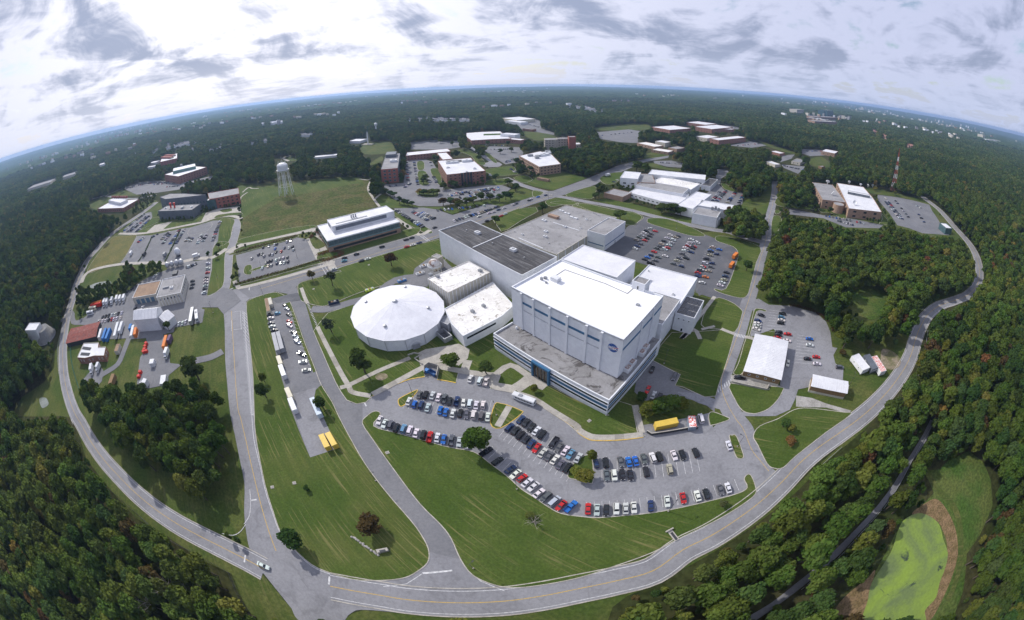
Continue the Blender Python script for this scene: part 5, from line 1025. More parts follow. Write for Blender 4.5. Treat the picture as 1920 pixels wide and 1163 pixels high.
# houses among the trees: (photo spot, how many, spread in metres, wall, roof, label, group)
HB = {}
def house_at(x, y, rz, sx, sy, h, wl, rf, lb, grp):
    key = (round(sx), round(sy), wl.name, rf.name)
    if key not in HB:
        a = MB().box((0, 0, h/2), (sx, sy, h)).mesh('wall', wl)
        r = MB().add([(-sx/2-.4, -sy/2-.4, h), (sx/2+.4, -sy/2-.4, h), (sx/2+.4, sy/2+.4, h), (-sx/2-.4, sy/2+.4, h), (-sx/2-.4, 0, h+sy*.32), (sx/2+.4, 0, h+sy*.32)], [(0, 1, 5, 4), (2, 3, 4, 5), (1, 2, 5), (3, 0, 4), (3, 2, 1, 0)]).mesh('roof', rf)
        HB[key] = (a, r)
    o = empty('far_house', (x, y, 0), rz); tag(o, lb, 'house', grp); link('wall', HB[key][0], o); link('roof', HB[key][1], o); HOUSES.append((o, lb, x, y))
    ex_ = np.array([[x-sx*.6, y, 0], [x+sx*.6, y, 0], [x+sx*.4, y, h+sy*.32], [x-sx*.4, y, h+sy*.32]]); CLEAR.append(hull(project(ex_)))
rh = random.Random(3); HOUSES = []
for s_, n_, sp_, wl, rf, lb, grp in (
    ('A 700,850 780,835 850,825 920,805 980,795 1050,785', 26, 70, white, grey_roof, 'pale house in the hillside estate, far left', 'houses of the far left estate'), ('A 870,800 950,790 1030,775', 12, 60, beige, roof_seal, 'tan town house in the hillside estate, far left', 'tan town houses of the far left estate'), ('A 1090,800 1160,820 1200,800', 6, 50, white, grey_roof, 'white gabled house left of the far avenue', 'houses by the far avenue'),
    ('A 1400,775 1450,770', 4, 40, white, roof_seal, 'white house beside the far avenue, right of it', 'houses right of the far avenue'), ('A 1680,740 1750,725', 5, 50, white, grey_roof, 'white house in the woods above the water tower', 'houses above the water tower'), ('A 1470,675 1540,670', 8, 90, white, white_roof, 'white roof in the distant woods, left of centre', 'distant roofs left of centre'),
    ('B 390,655 450,650 500,652 560,655 640,655 700,657', 22, 45, white, grey_roof, 'small white house of the far subdivision, centre left', 'houses of the centre subdivision'), ('B 980,505 1040,508 1120,495', 12, 140, white, white_roof, 'pale roof on the centre horizon', 'roofs on the centre horizon'), ('B 1270,580 1330,590 1390,600 1420,610', 14, 60, white, grey_roof, 'white house right of the far mall', 'houses right of the mall'),
    ('B 1450,550 1500,548 1560,550', 8, 90, brick_tan, roof_seal, 'orange roofed house in the distance, right of centre', 'orange houses right of centre'), ('C 1010,690 1040,715 1100,740 1130,765 1180,780 1250,800', 16, 35, brick_tan, brick, 'brick row house along the far right street', 'row houses along the far right street'), ('C 700,650 760,660 820,672', 10, 70, brick_tan, grey_roof, 'tan block of the far right suburb', 'blocks of the far right suburb'),
    ('C 780,580 860,590 1050,605 1130,620 1210,640', 14, 160, white, white_roof, 'white roof on the right horizon', 'roofs on the right horizon'), ('C 1280,680 1320,690', 6, 80, beige, roof_seal, 'tan house on the distant right hillside', 'tan houses on the right hillside'), ('C 1410,752 1430,755', 3, 40, white, white_roof, 'white roof in the right-hand woods', 'roofs in the right-hand woods'), ('A 40,1020 100,1000 150,1000', 9, 40, white, roof_seal, 'pale roof in the far left lowland', 'roofs in the far left lowland'), ('A 440,730 520,720 700,700', 0, 1, white, white_roof, 'x', 'x')):
    g_ = G(s_, 3); n_ = int(n_*1.5)
    for i in range(n_):
        t_ = rh.random()*(len(g_)-1); j = int(t_); q = g_[j]*(1-(t_-j))+g_[j+1]*(t_-j)+np.array([rh.gauss(0, sp_*.35), rh.gauss(0, sp_*.35)])
        big = 1.6 if 'horizon' in lb or 'suburb' in lb or 'distant' in lb else 1.0
        house_at(q[0], q[1], rh.random()*3.14, 12*big*rh.choice((1, 1.3)), 9*big, 6*big, wl, rf, lb, grp)

def nth(k): return '%d%s' % (k, 'th' if 10 <= k % 100 <= 20 else {1: 'st', 2: 'nd', 3: 'rd'}.get(k % 10, 'th'))
for lb in sorted(set(h_[1] for h_ in HOUSES)):
    L_ = sorted([h_ for h_ in HOUSES if h_[1] == lb], key=lambda h_: project(np.array([[h_[2], h_[3], 5]]))[0][0])
    for k, h_ in enumerate(L_): h_[0]['label'] = '%s, %s from left of its group' % (lb.replace(', ', ' '), nth(k+1))
# ================================================================== VEHICLES
CARS = dict(  # length, width, hood z, roof z, [windscreen base x, roof front x, roof rear x, rear glass base x] from the centre (front = +x), bed
    sedan=(4.7, 1.82, .92, 1.44, (1.05, .40, -1.05, -1.75), None), suv=(4.75, 1.90, 1.05, 1.74, (1.20, .60, -1.95, -2.28), None),
    hatchback=(4.25, 1.78, .95, 1.50, (1.05, .45, -1.45, -2.02), None), pickup=(5.6, 1.96, 1.10, 1.84, (1.35, .75, -.55, -.75), 1), van=(5.1, 1.98, 1.15, 1.98, (1.75, 1.05, -2.3, -2.5), None))
lampm = mat('headlight_lens', (.75, .76, .78), None, famt=0, rough=.15, spec=.8); tailm = mat('taillight_lens', (.35, .015, .012), None, famt=0, rough=.2)
def car_parts(t):
    L, W, zh, zr, (a, b_, c_, d_), bed = CARS[t]; hl, hw = L/2, W/2; zb = .28; body = MB()
    st = [(hl, .82, zh-.30), (hl-.18, .93, zh-.14), (hl-.75, .99, zh-.05), (a, 1.0, zh), (0, 1.0, zh+.02), (d_, 1.0, zh+.03), (-hl+.25, .97, zh+.02), (-hl, .88, zh-.12)]
    if bed: st = [(hl, .84, zh-.25), (hl-.2, .95, zh-.08), (hl-.8, 1.0, zh), (a, 1.0, zh+.02), (0, 1.0, zh+.03), (d_, 1.0, zh+.03), (-hl+.1, 1.0, zh+.02), (-hl, .97, zh-.05)]
    vs = []; fs = []
    for x, k, z in st: vs += [(x, -hw*k*.97, zb), (x, -hw*k, zb+.32), (x, -hw*k*.96, z), (x, hw*k*.96, z), (x, hw*k, zb+.32), (x, hw*k*.97, zb)]
    for i in range(len(st)-1):
        for j in range(5):
            if bed and i in (5, 6) and j == 2: continue
            p = i*6+j; fs.append((p, p+6, p+7, p+1))
    fs += [(0, 1, 2, 3, 4, 5), tuple((len(st)-1)*6+j for j in (5, 4, 3, 2, 1, 0))]
    body.add(vs, fs)
    gw, rw = hw*.90, hw*.70                                   # cabin: width at belt and at roof
    zc = zh+.02
    B4 = [(a, -gw, zc), (a, gw, zc), (d_, gw, zc), (d_, -gw, zc)]; R4_ = [(b_, -rw, zr-.03), (b_, rw, zr-.03), (c_, rw, zr-.02), (c_, -rw, zr-.02)]
    body.add(R4_+[(b_*.5+c_*.5, -rw*.9, zr+.03), (b_*.5+c_*.5, rw*.9, zr+.03)], [(0, 4, 5, 1)[::-1], (4, 3, 2, 5)[::-1], (0, 3, 4), (1, 5, 2)])
    for p, q in zip(B4, R4_): body.tube(p, q, .055, n=4)       # roof pillars
    m0 = [(B4[3][0]*.45+B4[0][0]*.55-.25), 0]
    for sg in (-1, 1): body.tube((m0[0], sg*gw, zc), (m0[0]-.05, sg*rw, zr-.03), .05, n=4)
    if bed:
        x0, x1 = d_-.02, -hl+.1; body.add([(x0, -hw*.86, zh-.45), (x1, -hw*.86, zh-.45), (x1, hw*.86, zh-.45), (x0, hw*.86, zh-.45), (x0, -hw*.86, zh+.02), (x1, -hw*.86, zh+.02), (x1, hw*.86, zh+.02), (x0, hw*.86, zh+.02)], [(3, 2, 1, 0)[::-1], (0, 1, 5, 4)[::-1], (1, 2, 6, 5)[::-1], (2, 3, 7, 6)[::-1], (3, 0, 4, 7)[::-1]])
        for sg in (-1, 1): body.box(((x0+x1)/2, sg*hw*.91, zh+.0), (x0-x1, hw*.10, .08))
    gl = {'windscreen': MB().add([B4[0], B4[1], R4_[1], R4_[0]], [(0, 1, 2, 3)]), 'rear_window': MB().add([B4[2], B4[3], R4_[3], R4_[2]], [(0, 1, 2, 3)]), 'side_window': MB().add([B4[3], B4[0], R4_[0], R4_[3]], [(0, 1, 2, 3)]), 'side_window_': MB().add([B4[1], B4[2], R4_[2], R4_[1]], [(0, 1, 2, 3)])}
    wh = MB(); wh.tube((0, -.11, 0), (0, .11, 0), .33, n=12); wh.tube((0, -.12, 0), (0, .12, 0), .19, n=8, mi=1)
    wp = [(hl-.95, s_*(hw-.10), .33) for s_ in (-1, 1)]+[(-hl+.95, s_*(hw-.10), .33) for s_ in (-1, 1)]
    hd = MB().box((0, 0, 0), (.10, .36, .14)); return body, gl, wh, wp, hd, [(hl-.06, s_*hw*.62, zh-.24) for s_ in (-1, 1)], [(-hl+.03, s_*hw*.66, zh-.20) for s_ in (-1, 1)]
CM = {}
for t in CARS:
    body, gl, wh, wp, hd, hp, tp_ = car_parts(t)
    CM[t] = dict(body=body.mesh('body', carpaint), gl={k: v.mesh(k.strip('_'), glass_dark) for k, v in gl.items()}, wheel=wh.mesh('wheel', [black_m, metal_seam]), wp=wp, hl=hd.mesh('headlight', lampm), tl=hd.mesh('taillight', tailm), hp=hp, tp=tp_)
    far = MB(); far.v, far.f, far.m = list(body.v), list(body.f), list(body.m)
    for g_ in gl.values(): far.add(g_.v, g_.f, 1)
    for p in wp: far.tube((p[0], p[1]-.11, p[2]), (p[0], p[1]+.11, p[2]), .33, n=8, mi=2)
    CM[t]['far'] = far.mesh(t, [carpaint, glass_dark, black_m]); CM[t]['mb'] = far
PAINT = dict(W=((.60, .60, .60), 'white'), S=((.42, .43, .45), 'silver'), G=((.10, .105, .115), 'dark grey'), K=((.018, .019, .022), 'black'), B=((.02, .12, .42), 'bright blue'), N=((.02, .04, .11), 'navy'), R=((.42, .02, .02), 'red'), L=((.10, .24, .36), 'pale blue'), T=((.36, .31, .24), 'tan'), O=((.55, .16, .03), 'orange'), E=((.05, .10, .06), 'dark green'), Y=((.6, .42, .06), 'yellow'))
TY = dict(s='sedan', u='suv', h='hatchback', p='pickup', v='van')
NCAR = 0; FARCARS = []
def put_car(x, y, rz, code, label, detail, group):
    global NCAR
    t = TY[code[1]]; col, cn = PAINT[code[0]]; jit = lambda v: max(0.0, v*random.uniform(.9, 1.08)); color = (jit(col[0]), jit(col[1]), jit(col[2]), 1); zg = .03
    if NCAR >= 300: FARCARS.append((x, y, rz, t, color)); return
    NCAR += 1; M_ = CM[t]
    if not detail:
        o = link('parked_car', M_['far'], None, (x, y, zg), rz); o.color = color; tag(o, label, 'car', group); return o
    o = empty('parked_car', (x, y, zg), rz); tag(o, label, 'car', group)
    b_ = link('body', M_['body'], o); b_.color = color
    for k, m_ in M_['gl'].items(): link(m_.name.split('.')[0], m_, o)
    for p in M_['wp']: link('wheel', M_['wheel'], o, p)
    for p in M_['hp']: link('headlight', M_['hl'], o, p)
    for p in M_['tp']: link('taillight', M_['tl'], o, p)
    return o
MIXC = ['Ws', 'Wu', 'Ss', 'Su', 'Gs', 'Gu', 'Ks', 'Ku', 'Kh', 'Bs', 'Ns', 'Ks', 'Ws', 'Sh', 'Gh', 'Wh', 'Nh', 'Kp', 'Wu', 'Ts', 'Gs', 'Ss', 'Ns', 'Rs']
def cars(phrase, head, spec, detail=True, group=None, z=.7):
    """spec: 'tile x,y:Cs x,y:Ku ...' photo spots with colour+type codes; head: two photo points giving the stall direction"""
    hv = np.diff(G(head), axis=0)[0]; rz = math.atan2(hv[1], hv[0]); t = None; lst = []
    for w_ in spec.split():
        if ',' not in w_: t = w_; continue
        p_, c_ = w_.split(':') if ':' in w_ else (w_, random.choice(MIXC)); lst.append((*G1(t+' '+p_, z), c_, px(t+' '+p_)[0]))
    lst.sort(key=lambda r: r[3][0])
    for i, (x, y, c_, p_) in enumerate(lst):
        flip = math.pi if random.random() < .3 else 0
        put_car(x, y, rz+flip+random.uniform(-.03, .03), c_, '%s %s, %s from left in %s' % (PAINT[c_[0]][1], TY[c_[1]].replace('suv', 'SUV'), ORD[i+1] if i < 20 else 'no %d' % (i+1), phrase), detail, group or ('cars in '+phrase))
def carrow(phrase, row, n, fill, head=None, detail=False, rows2=None):
    r = G(row, .7); d_ = r[1]-r[0]
    if head: hv = np.diff(G(head), axis=0)[0]
    else: hv = np.array([-d_[1], d_[0]])
    rz = math.atan2(hv[1], hv[0]); k = 0
    for i in range(n):
        if random.random() > fill: continue
        k += 1; q = r[0]+d_*(i+.5)/n; c_ = random.choice(MIXC)
        put_car(q[0], q[1], rz+(math.pi if random.random() < .4 else 0)+random.uniform(-.03, .03), c_, '%s %s, %s from the start of %s' % (PAINT[c_[0]][1], TY[c_[1]].replace('suv', 'SUV'), ORD[k] if k < 21 else 'number %d' % k, phrase), detail, 'cars in '+phrase)
cars('the kerb row above the front lawn', 'a 590,700 612,615', 'a 152,517:Ws 196,549:Ws 252,557:Gu 304,585:Ku 368,595:Lu 424,608:Wu 481,633:Ws 547,648:Ku 605,668:Rp 672,673:Ws 730,690:Bs 800,697:Gp 870,713:Ss 935,730:Ws')
cars('the left double row, lower side', 'a 580,440 600,375', 'a 415,347:Ws 466,373:Bh 527,380:Nu 586,403:Ss 698,427:Bs 748,444:Bs 812,456:Ws 878,453:Ks 936,465:Gs 999,468:Wu 1069,477:Gu 1127,487:Ws')
cars('the left double row, upper side', 'a 580,440 600,375', 'a 510,285:Gs 566,288:Ku 628,294:Ss 682,311:Ws 735,323:Gp 783,345:Ks 848,347:Np 909,358:Wh 964,368:Wu 1022,381:Ws 1084,378:Wh')
cars('the short row of bays below the entrance path', 'a 955,180 985,105', 'a 970,143:Ws 1054,163:Wu 1112,168:Wp')
cars('the slanting double row, upper side', 'a 1440,600 1500,530', 'a 1424,510:Ns 1472,540:Ks 1518,581:Ks 1565,612:Ws 1616,646:Ku 1720,718:Kp 1768,762:Gs 1825,791:Ws 1870,824:Ls b 115,473:Ss')
cars('the slanting double row, lower side', 'a 1440,660 1500,590', 'a 1322,583:Nu 1378,612:Ks 1423,652:Ku 1477,690:Kh 1519,730:Ns 1565,768:Rs 1620,810:Ss 1680,840:Gs 1730,871:Ws 1780,915:Gs 1845,945:Ku')
cars('the slanting kerb row by the lawn', 'a 1290,990 1370,930', 'a 1112,800:Kp 1213,886:Ku 1330,960:Ns 1376,1003:Ws 1435,1037:Rh 1480,1078:Ws 1537,1115:Ws H 1077,470:Ws 1115,490:Gu 1160,515:Sv 1197,537:Rs 1250,543:Bp')
cars('the bottom kerb row', 'b 615,970 612,875', 'b 205,930:Rs 285,940:Ss 370,945:Ks 460,930:Wu 543,928:Ss 617,920:Ws 768,903:Ns 917,865:Ws')
cars('the right end of the bottom kerb row', 'b 1200,860 1178,775', 'b 1060,835:Rs 1190,815:Ws 1270,795:Ks 1395,760:Gs 1465,743:Ws')
cars('the right double row, upper side', 'b 720,520 695,440', 'b 276,520:Nh 365,515:Ku 498,507:Gs 571,508:Bs 632,500:Bs 707,480:Gs 787,470:Wu 847,460:Ku 978,450:Ws 1055,447:Ku 1173,425:Ku')
cars('the right double row, lower side', 'b 380,670 372,590', 'b 372,630:Gs 440,628:Wu 513,622:Ks 587,628:Ks 727,597:Ku 940,575:Tu')
cars('the bay beside the narrow end island', 'b 1490,400 1460,320', 'b 1472,360:Ws'); cars('the small lot beside the tall hall', 'n1 1240,870 1262,815', 'n1 1105,795:Ks 1247,842:Gu 1077,925:Rs 1113,960:Ss 1150,972:Ks'); cars('the bay beside the red-topped container', 'b 1232,170 1210,80', 'b 1220,120:Wv')
cars('the left column of the trailer lot', 'c 290,245 350,232', 'c 318,238:Ks 323,270:Ws 328,315:Gs 338,345:Ws 355,378:Ks 385,227:Lh'); cars('the right column of the trailer lot', 'c 470,325 520,350', 'c 455,160:Kh 468,186:Ss 487,240:Ks 492,301:Rs 493,337:Wu 527,397:Gs 547,438:Ws 563,484:Wu 602,592:Kp'); cars('the bottom of the trailer lot', 'c 600,745 685,735', 'c 615,663:Ws 643,738:Ws')
cars('the kerb column of the east car park', 'n5 320,150 395,175', 'n5 357,163:Ks 325,217:Ns 320,245:Ws 317,270:Ss 308,300:Ws'); cars('the middle column of the east car park', 'n5 525,143 600,155', 'n5 565,147:Ks 557,183:Lh 558,213:Ws 548,240:Ks 532,330:Ks 527,357:Ks 518,388:Rs 617,350:Rs 613,415:Ws'); cars('the outer column of the east car park', 'n5 795,392 875,402', 'n5 835,397:Bs 838,460:Ws 903,577:Rs 818,595:Ks 910,645:Ws 1135,680:Gu'); cars('the shade beside the white-roofed warehouse', 'n5 617,670 625,605', 'n5 620,638:Ws'); cars('the yard in front of the white-roofed warehouse', 'n5 90,780 195,790', 'n5 143,783:Kp')
cars('the left road at the big junction', 'G 1395,848 1475,885', 'G 1435,865:Ws'); cars('the perimeter road outside the works yard', 'D 380,600 392,550', 'D 385,577:Wh')
cars('the first row of the rear lot, left side', 'k 1190,325 1250,345', 'k 1215,333 1240,310 1265,290 1285,270 1305,255 1340,235 1205,412 1225,390 1250,370', False); cars('the first row of the rear lot, right side', 'k 1270,330 1320,345', 'k 1290,338 1310,320 1335,300 1350,280 1385,255:Rs', False)
cars('the second row of the rear lot, left side', 'k 1340,475 1400,495', 'k 1290,510 1315,490:Bs 1345,470 1375,440:Rs 1395,410 1420,390 1440,370 1465,345 1490,318 1520,290', False); cars('the second row of the rear lot, right side', 'k 1380,515 1440,530', 'k 1345,545 1385,520 1410,490 1475,480:Ws 1470,420:Wu 1495,405:Rs 1510,380 1530,360 1545,335 1570,310 1590,300', False)
cars('the third row of the rear lot, left side', 'k 1590,515 1650,535', 'k 1545,548 1580,520 1600,500 1625,460 1645,430 1655,405 1680,385 1695,360', False); cars('the third row of the rear lot, right side', 'k 1640,560 1700,580', 'k 1620,570 1665,500 1710,445 1720,410 1735,395:Rs 1765,360 1710,330:Ws', False)
cars('the fourth row of the rear lot, left side', 'F 130,305 165,312', 'k 1765,660 1770,630 1795,600 1815,575 1830,545 1845,505 1875,460 1885,430 1900,400', False); cars('the fourth row of the rear lot, right side', 'F 130,305 165,312', 'F 45,200:Ws 60,218 30,235:Rs 60,240 45,265 165,240 200,255:Bs 150,265 185,280 150,285 130,305 160,330 120,330 155,350 105,350 140,372 95,368 85,395 125,405:Os 105,435:Ws', False); cars('the last row of the rear car park', 'F 205,430 245,440', 'F 240,380 232,400 225,420 215,435:Ws 205,450:Ws', False)
cars('the visitor car park by the promenade', 'D 1480,290 1490,270', 'D 1435,243 1465,237 1497,228:Ws 1510,225 1565,212 1585,207 1500,250 1505,268 1533,265:Rs 1550,245 1575,245:Ws 1595,240 1600,255 1410,282 1428,278:Gs 1440,290 1470,282 1485,282 1373,303', False); cars('the planted rows of the visitor car park', 'D 1480,290 1490,270', 'D 1450,325 1465,320 1480,315 1505,312:Ws 1525,305 1545,300 1567,297 1430,355 1462,345 1480,340 1510,330 1530,328 1550,325 1570,320', False)
cars('the avenue kerb below the laboratory', 'n6 840,665 915,645', 'n6 880,662:Ks 570,752:Ks 425,798:Ks 422,832:Ls 630,833:Ks 710,808:Ws 1172,575:Ks 1240,552:Ks 1180,662:Rs 1255,640:Ws 1330,613:Ns 300,935:Ss', False)
cars('the avenue kerb beyond the long hall', 'f 1320,865 1420,828', 'f 840,990:Ks 1240,890:Ws 1330,860:Ws 1370,850:Ws 1415,830:Ns 1465,815:Ws 1550,785:Ws 1575,775:Ks 1690,745:Ks 1705,735:Ws 1770,715:Bs 1840,700 1400,895:Rs 1440,885:Rs 1475,868:Ws 1310,930:Ks', False)
cars('the right side of the workshop yard', 'd 1160,860 1200,850', 'd 1200,645:Wu 1200,690:Wu 1195,725:Rs 1185,770:Ks 1180,790:Ws 1180,815:Ws 1175,845:Ss 1172,870:Ks 1165,908:Wu 1060,800:Ks 1060,830:Ks 1050,860:Gs', False); cars('the row in front of the hangar annex', 'n4 960,580 972,550', 'n4 965,565:Ws 995,560:Ws 1022,548:Ws', False); cars('the fleet row nearest the open shed', 'n4 330,560 345,530', 'n4 295,545:Ws 325,542:Ws 350,540:Ws 375,535:Ks 400,530:Rs 420,528:Ws 445,522:Ws 475,517:Ws', False); cars('the fleet row behind the open shed', 'n4 330,525 345,495', 'n4 325,512:Ks 350,505:Ks 375,498:Ks 405,492:Ws 430,487:Ws 455,482:Ks 485,475:Ws', False)
cars('the last bays behind the garage', 'n4 765,170 785,150', 'n4 762,165:Ws 785,150:Ws 570,275:Ks 535,295:Ks 660,430:Ws 595,440:Ks', False)
carrow('the first row of the avenue car park', 'f 485,830 740,988', 18, .95); carrow('the second row of the avenue car park', 'f 640,845 780,925', 10, .95); carrow('the third row of the avenue car park', 'f 725,855 835,912', 8, .9); carrow('the verge row of the avenue car park', 'f 850,838 1300,792', 14, .85, 'f 900,870 870,840'); carrow('the long kerb row of the avenue car park', 'f 1000,935 1420,798', 18, .85, 'f 1100,910 1070,890')
for i, (s_, n_, fl_) in enumerate((('d 565,455 640,395', 5, .8), ('d 690,410 750,375', 4, .8), ('d 770,440 850,355', 8, .85), ('d 790,465 855,380', 8, .85), ('d 855,470 945,335', 11, .9), ('d 910,465 990,330', 11, .9), ('d 995,445 1030,405', 4, 1), ('d 1035,445 1060,410', 3, 1), ('d 1105,465 1145,380', 7, .9), ('d 1150,445 1185,380', 6, .9), ('d 1240,440 1310,262', 15, .95), ('d 1000,680 1100,640', 7, .95))): carrow('column %s of the north-west car park' % 'one two three four five six seven eight nine ten eleven twelve'.split()[i], s_, n_, fl_)
for i, s_ in enumerate(('d 440,350 630,195', 'd 470,362 660,205', 'd 490,365 670,215', 'd 550,360 685,235')): carrow('line %s of the courtyard car park' % 'one two three four'.split()[i], s_, 16, .9)
for s_, n_ in (('f 950,695 1420,630', 26), ('f 965,705 1420,645', 24), ('f 1060,725 1380,668', 18), ('f 1210,740 1420,700', 10), ('f 585,400 600,570', 12), ('f 655,400 690,610', 18), ('f 430,620 500,610', 5), ('f 555,640 625,590', 6), ('f 570,610 620,600', 4), ('f 745,510 800,590', 6), ('f 800,400 815,440', 3), ('f 830,530 860,590', 5), ('f 1480,405 1590,370', 12), ('f 1485,395 1590,362', 12), ('f 1520,460 1570,495', 6), ('f 1310,500 1350,530', 4), ('f 1280,250 1500,255', 14), ('f 1320,290 1520,285', 12), ('g 1610,845 1690,755', 14), ('g 1650,850 1735,755', 14), ('g 1745,865 1820,770', 13), ('g 1850,870 1895,790', 9), ('g 1120,500 1340,515', 12), ('g 700,690 765,655', 4),
               ('n7 940,490 970,485', 2), ('n7 960,520 1110,690', 18), ('n7 985,515 1135,700', 18), ('n7 1055,505 1200,690', 7), ('n7 1270,560 1320,590', 3), ('n7 1285,635 1360,745', 3), ('n7 480,710 640,755', 11), ('n7 350,660 760,740', 12), ('h 620,530 800,570', 16), ('h 800,400 960,400', 14), ('h 200,350 440,330', 16), ('h 30,170 280,205', 20), ('e 360,550 540,500', 10), ('e 560,500 760,485', 16), ('e 600,510 860,490', 18), ('e 730,530 850,520', 10), ('e 980,490 1130,445', 12), ('f 1560,20 1700,60', 14), ('f 1600,40 1780,90', 16), ('f 640,240 700,255', 0), ('g 600,260 900,230', 8)):
    if n_: carrow('a far row', s_, n_, .85)
# ---- far cars: too many and too small to pick apart, one object
if FARCARS:
    bm_ = MB(); cols = []
    for x, y, rz, t, c_ in FARCARS:
        src = CM[t]['mb']; cs_, sn_ = math.cos(rz), math.sin(rz); bm_.v += [(x+a*cs_-b_*sn_, y+a*sn_+b_*cs_, z+.03) for a, b_, z in src.v]; k0 = len(bm_.v)-len(src.v); bm_.f += [tuple(k0+i for i in f) for f in src.f]; bm_.m += src.m; cols += [c_]*len(src.f)
    pm = bpy.data.materials.new('far_car_paint'); pm.use_nodes = True; T_ = NT(pm.node_tree); b_ = T_.n('ShaderNodeBsdfPrincipled'); ou = T_.n('ShaderNodeOutputMaterial'); at = T_.n('ShaderNodeAttribute'); at.attribute_name = 'paint'; T_.l(at.outputs['Color'], b_.inputs['Base Color']); b_.inputs['Roughness'].default_value = .13; b_.inputs['Specular IOR Level'].default_value = .35; T_.l(b_.outputs[0], ou.inputs[0])
    fo_ = bm_.build('distant_cars', [pm, glass_dark, black_m]); at_ = fo_.data.attributes.new('paint', 'FLOAT_COLOR', 'FACE'); at_.data.foreach_set('color', np.array(cols).ravel()); tag(fo_, 'rows of small parked cars in the far car parks', 'cars', kind='stuff')
# ---- shuttle bus, trucks, containers -----------------------------------------------------------
def along(s, z): g_ = G(s, z); d_ = g_[1]-g_[0]; return (g_[0]+g_[1])/2, math.atan2(d_[1], d_[0]), np.linalg.norm(d_)
def wheels(o, L, W, xs, r=.5):
    me = MB().tube((0, -.16, 0), (0, .16, 0), r, n=12).tube((0, -.18, 0), (0, .18, 0), r*.5, n=8, mi=1).mesh('wheel', [black_m, metal_seam])
    for x in xs:
        for sg in (-1, 1): link('wheel', me, o, (x, sg*(W/2-.18), r))
def bus(s, label, L=9.5, W=2.5, H=3.0, m=None, z=1.5):
    c_, rz, _ = along(s, z); o = empty('bus', (c_[0], c_[1], .02), rz); tag(o, label, 'bus'); m = m or metal_white
    b_ = MB(); b_.prism([(-L/2, -W/2), (L/2-.25, -W/2), (L/2, -W/2+.3), (L/2, W/2-.3), (L/2-.25, W/2), (-L/2, W/2)], .45, H-.15); b_.prism([(-L/2+.15, -W/2+.15), (L/2-.4, -W/2+.15), (L/2-.4, W/2-.15), (-L/2+.15, W/2-.15)], H-.16, H); b_.build('body', m, o)
    n_ = int(L/1.5)
    for sg in (-1, 1):
        for i in range(n_): MB().box((-L/2+.9+i*(L-2.2)/n_+.5, sg*W/2, H*.62), ((L-2.2)/n_-.2, .06, .85)).build('window', glass_dark, o)
    MB().box((L/2, 0, H*.58), (.06, W-.7, 1.1)).build('windscreen', glass_dark, o); MB().box((-L/2, 0, H*.62), (.06, W-.8, .8)).build('rear_window', glass_dark, o); MB().box((L*.15, 0, H+.12), (1.6, 1.4, .26)).build('roof_unit', grey_m, o); wheels(o, L, W, (L/2-1.6, -L/2+2.0))
    return o
bus('n1 350,1010 215,958', 'white shuttle bus at the kerb in front of the main entrance', 10.0); bus('n4 1120,560 1108,445', 'white coach parked beside the long silver trailer in the works yard', 12); bus('n4 200,445 285,435', 'cream bus beside the red trailers in the works yard', 9, m=cream); bus('n4 185,485 255,470', 'smaller white bus at the corner of the works yard fleet', 8)
def container(s, label, m, L=None, W=2.45, H=2.6, rib=True, wh=False, cat='container', name='shipping_container', roofm=None, z=None, group=None):
    c_, rz, l_ = along(s, H); L = L or l_; o = empty(name, (c_[0], c_[1], .14), rz); tag(o, label, cat, group); z0 = .95 if wh else .05
    MB().box((0, 0, z0+H/2), (L, W, H)).build('body', m, o)
    MB().box((0, 0, z0+H+.04), (L-.15, W-.15, .08)).build('roof', roofm or m, o)
    if rib:
        k = max(4, int(L/.9)); rm_ = MB().box((0, 0, 0), (.12, .08, H-.25)).mesh('rib', m)
        for i in range(k):
            for sg in (-1, 1): link('rib', rm_, o, (-L/2+.4+i*(L-.8)/(k-1), sg*(W/2+.03), z0+H/2))
    for sg in (-.5, .5): MB().box((L/2+.03, sg*W*.48, z0+H/2), (.06, W*.44, H-.3)).build('door', m, o)
    if wh: wheels(o, L, W, (-L/2+1.2, -L/2+2.3)); MB().box((L/2-2.0, 0, .5), (.15, 1.6, .9)).build('stand', dark_m, o)
    return o
container('c 352,415 392,575', 'grey box trailer, left of a side-by-side pair in the trailer lot', mat('grey_container', (.30, .31, .34), (.25, .26, .29), .5, 1, .08, .6), wh=True, name='box_trailer', cat='trailer'); container('c 392,405 432,560', 'grey box trailer, right of a side-by-side pair in the trailer lot', mat('grey_container', (.3, .3, .3)), wh=True, name='box_trailer', cat='trailer')
container('c 388,612 415,685', 'cream container, upper of the first end-to-end pair along the trailer lot grass', cream); container('c 408,692 445,790', 'white container, lower of the first end-to-end pair along the trailer lot grass', metal_white); container('c 465,898 505,985', 'cream container, upper of the second end-to-end pair along the trailer lot grass', cream); container('c 495,990 540,1100', 'white container, lower of the second end-to-end pair along the trailer lot grass', metal_white)
container('c 283,95 305,210', 'rust-topped cream container at the top corner of the trailer lot', cream, roofm=brown_roof); container('c 312,90 328,150', 'short beige container beside the rust-topped one at the top of the trailer lot', beige); container('c 700,1000 770,1152', 'long pale blue trailer half under a tree in the trailer lot', mat('pale_blue', (.42, .50, .58), None, famt=.05, rough=.5), wh=True, name='box_trailer', cat='trailer')
container('G 1750,150 1785,220', 'yellow container, left of two at the end of the trailer lot', yellow); container('G 1785,140 1825,210', 'yellow container, right of two at the end of the trailer lot', yellow)
yb = container('b 840,170 985,140', 'long yellow container in the walled plant yard below the tall hall', yellow, L=9, W=3.0, H=2.8); container('b 1135,95 1150,200', 'red-topped blue-grey container at the end of the plant yard wall', mat('blue_grey', (.22, .26, .32), None, famt=.05, rough=.6), L=6, W=3.0, roofm=MT['red_chequer'])
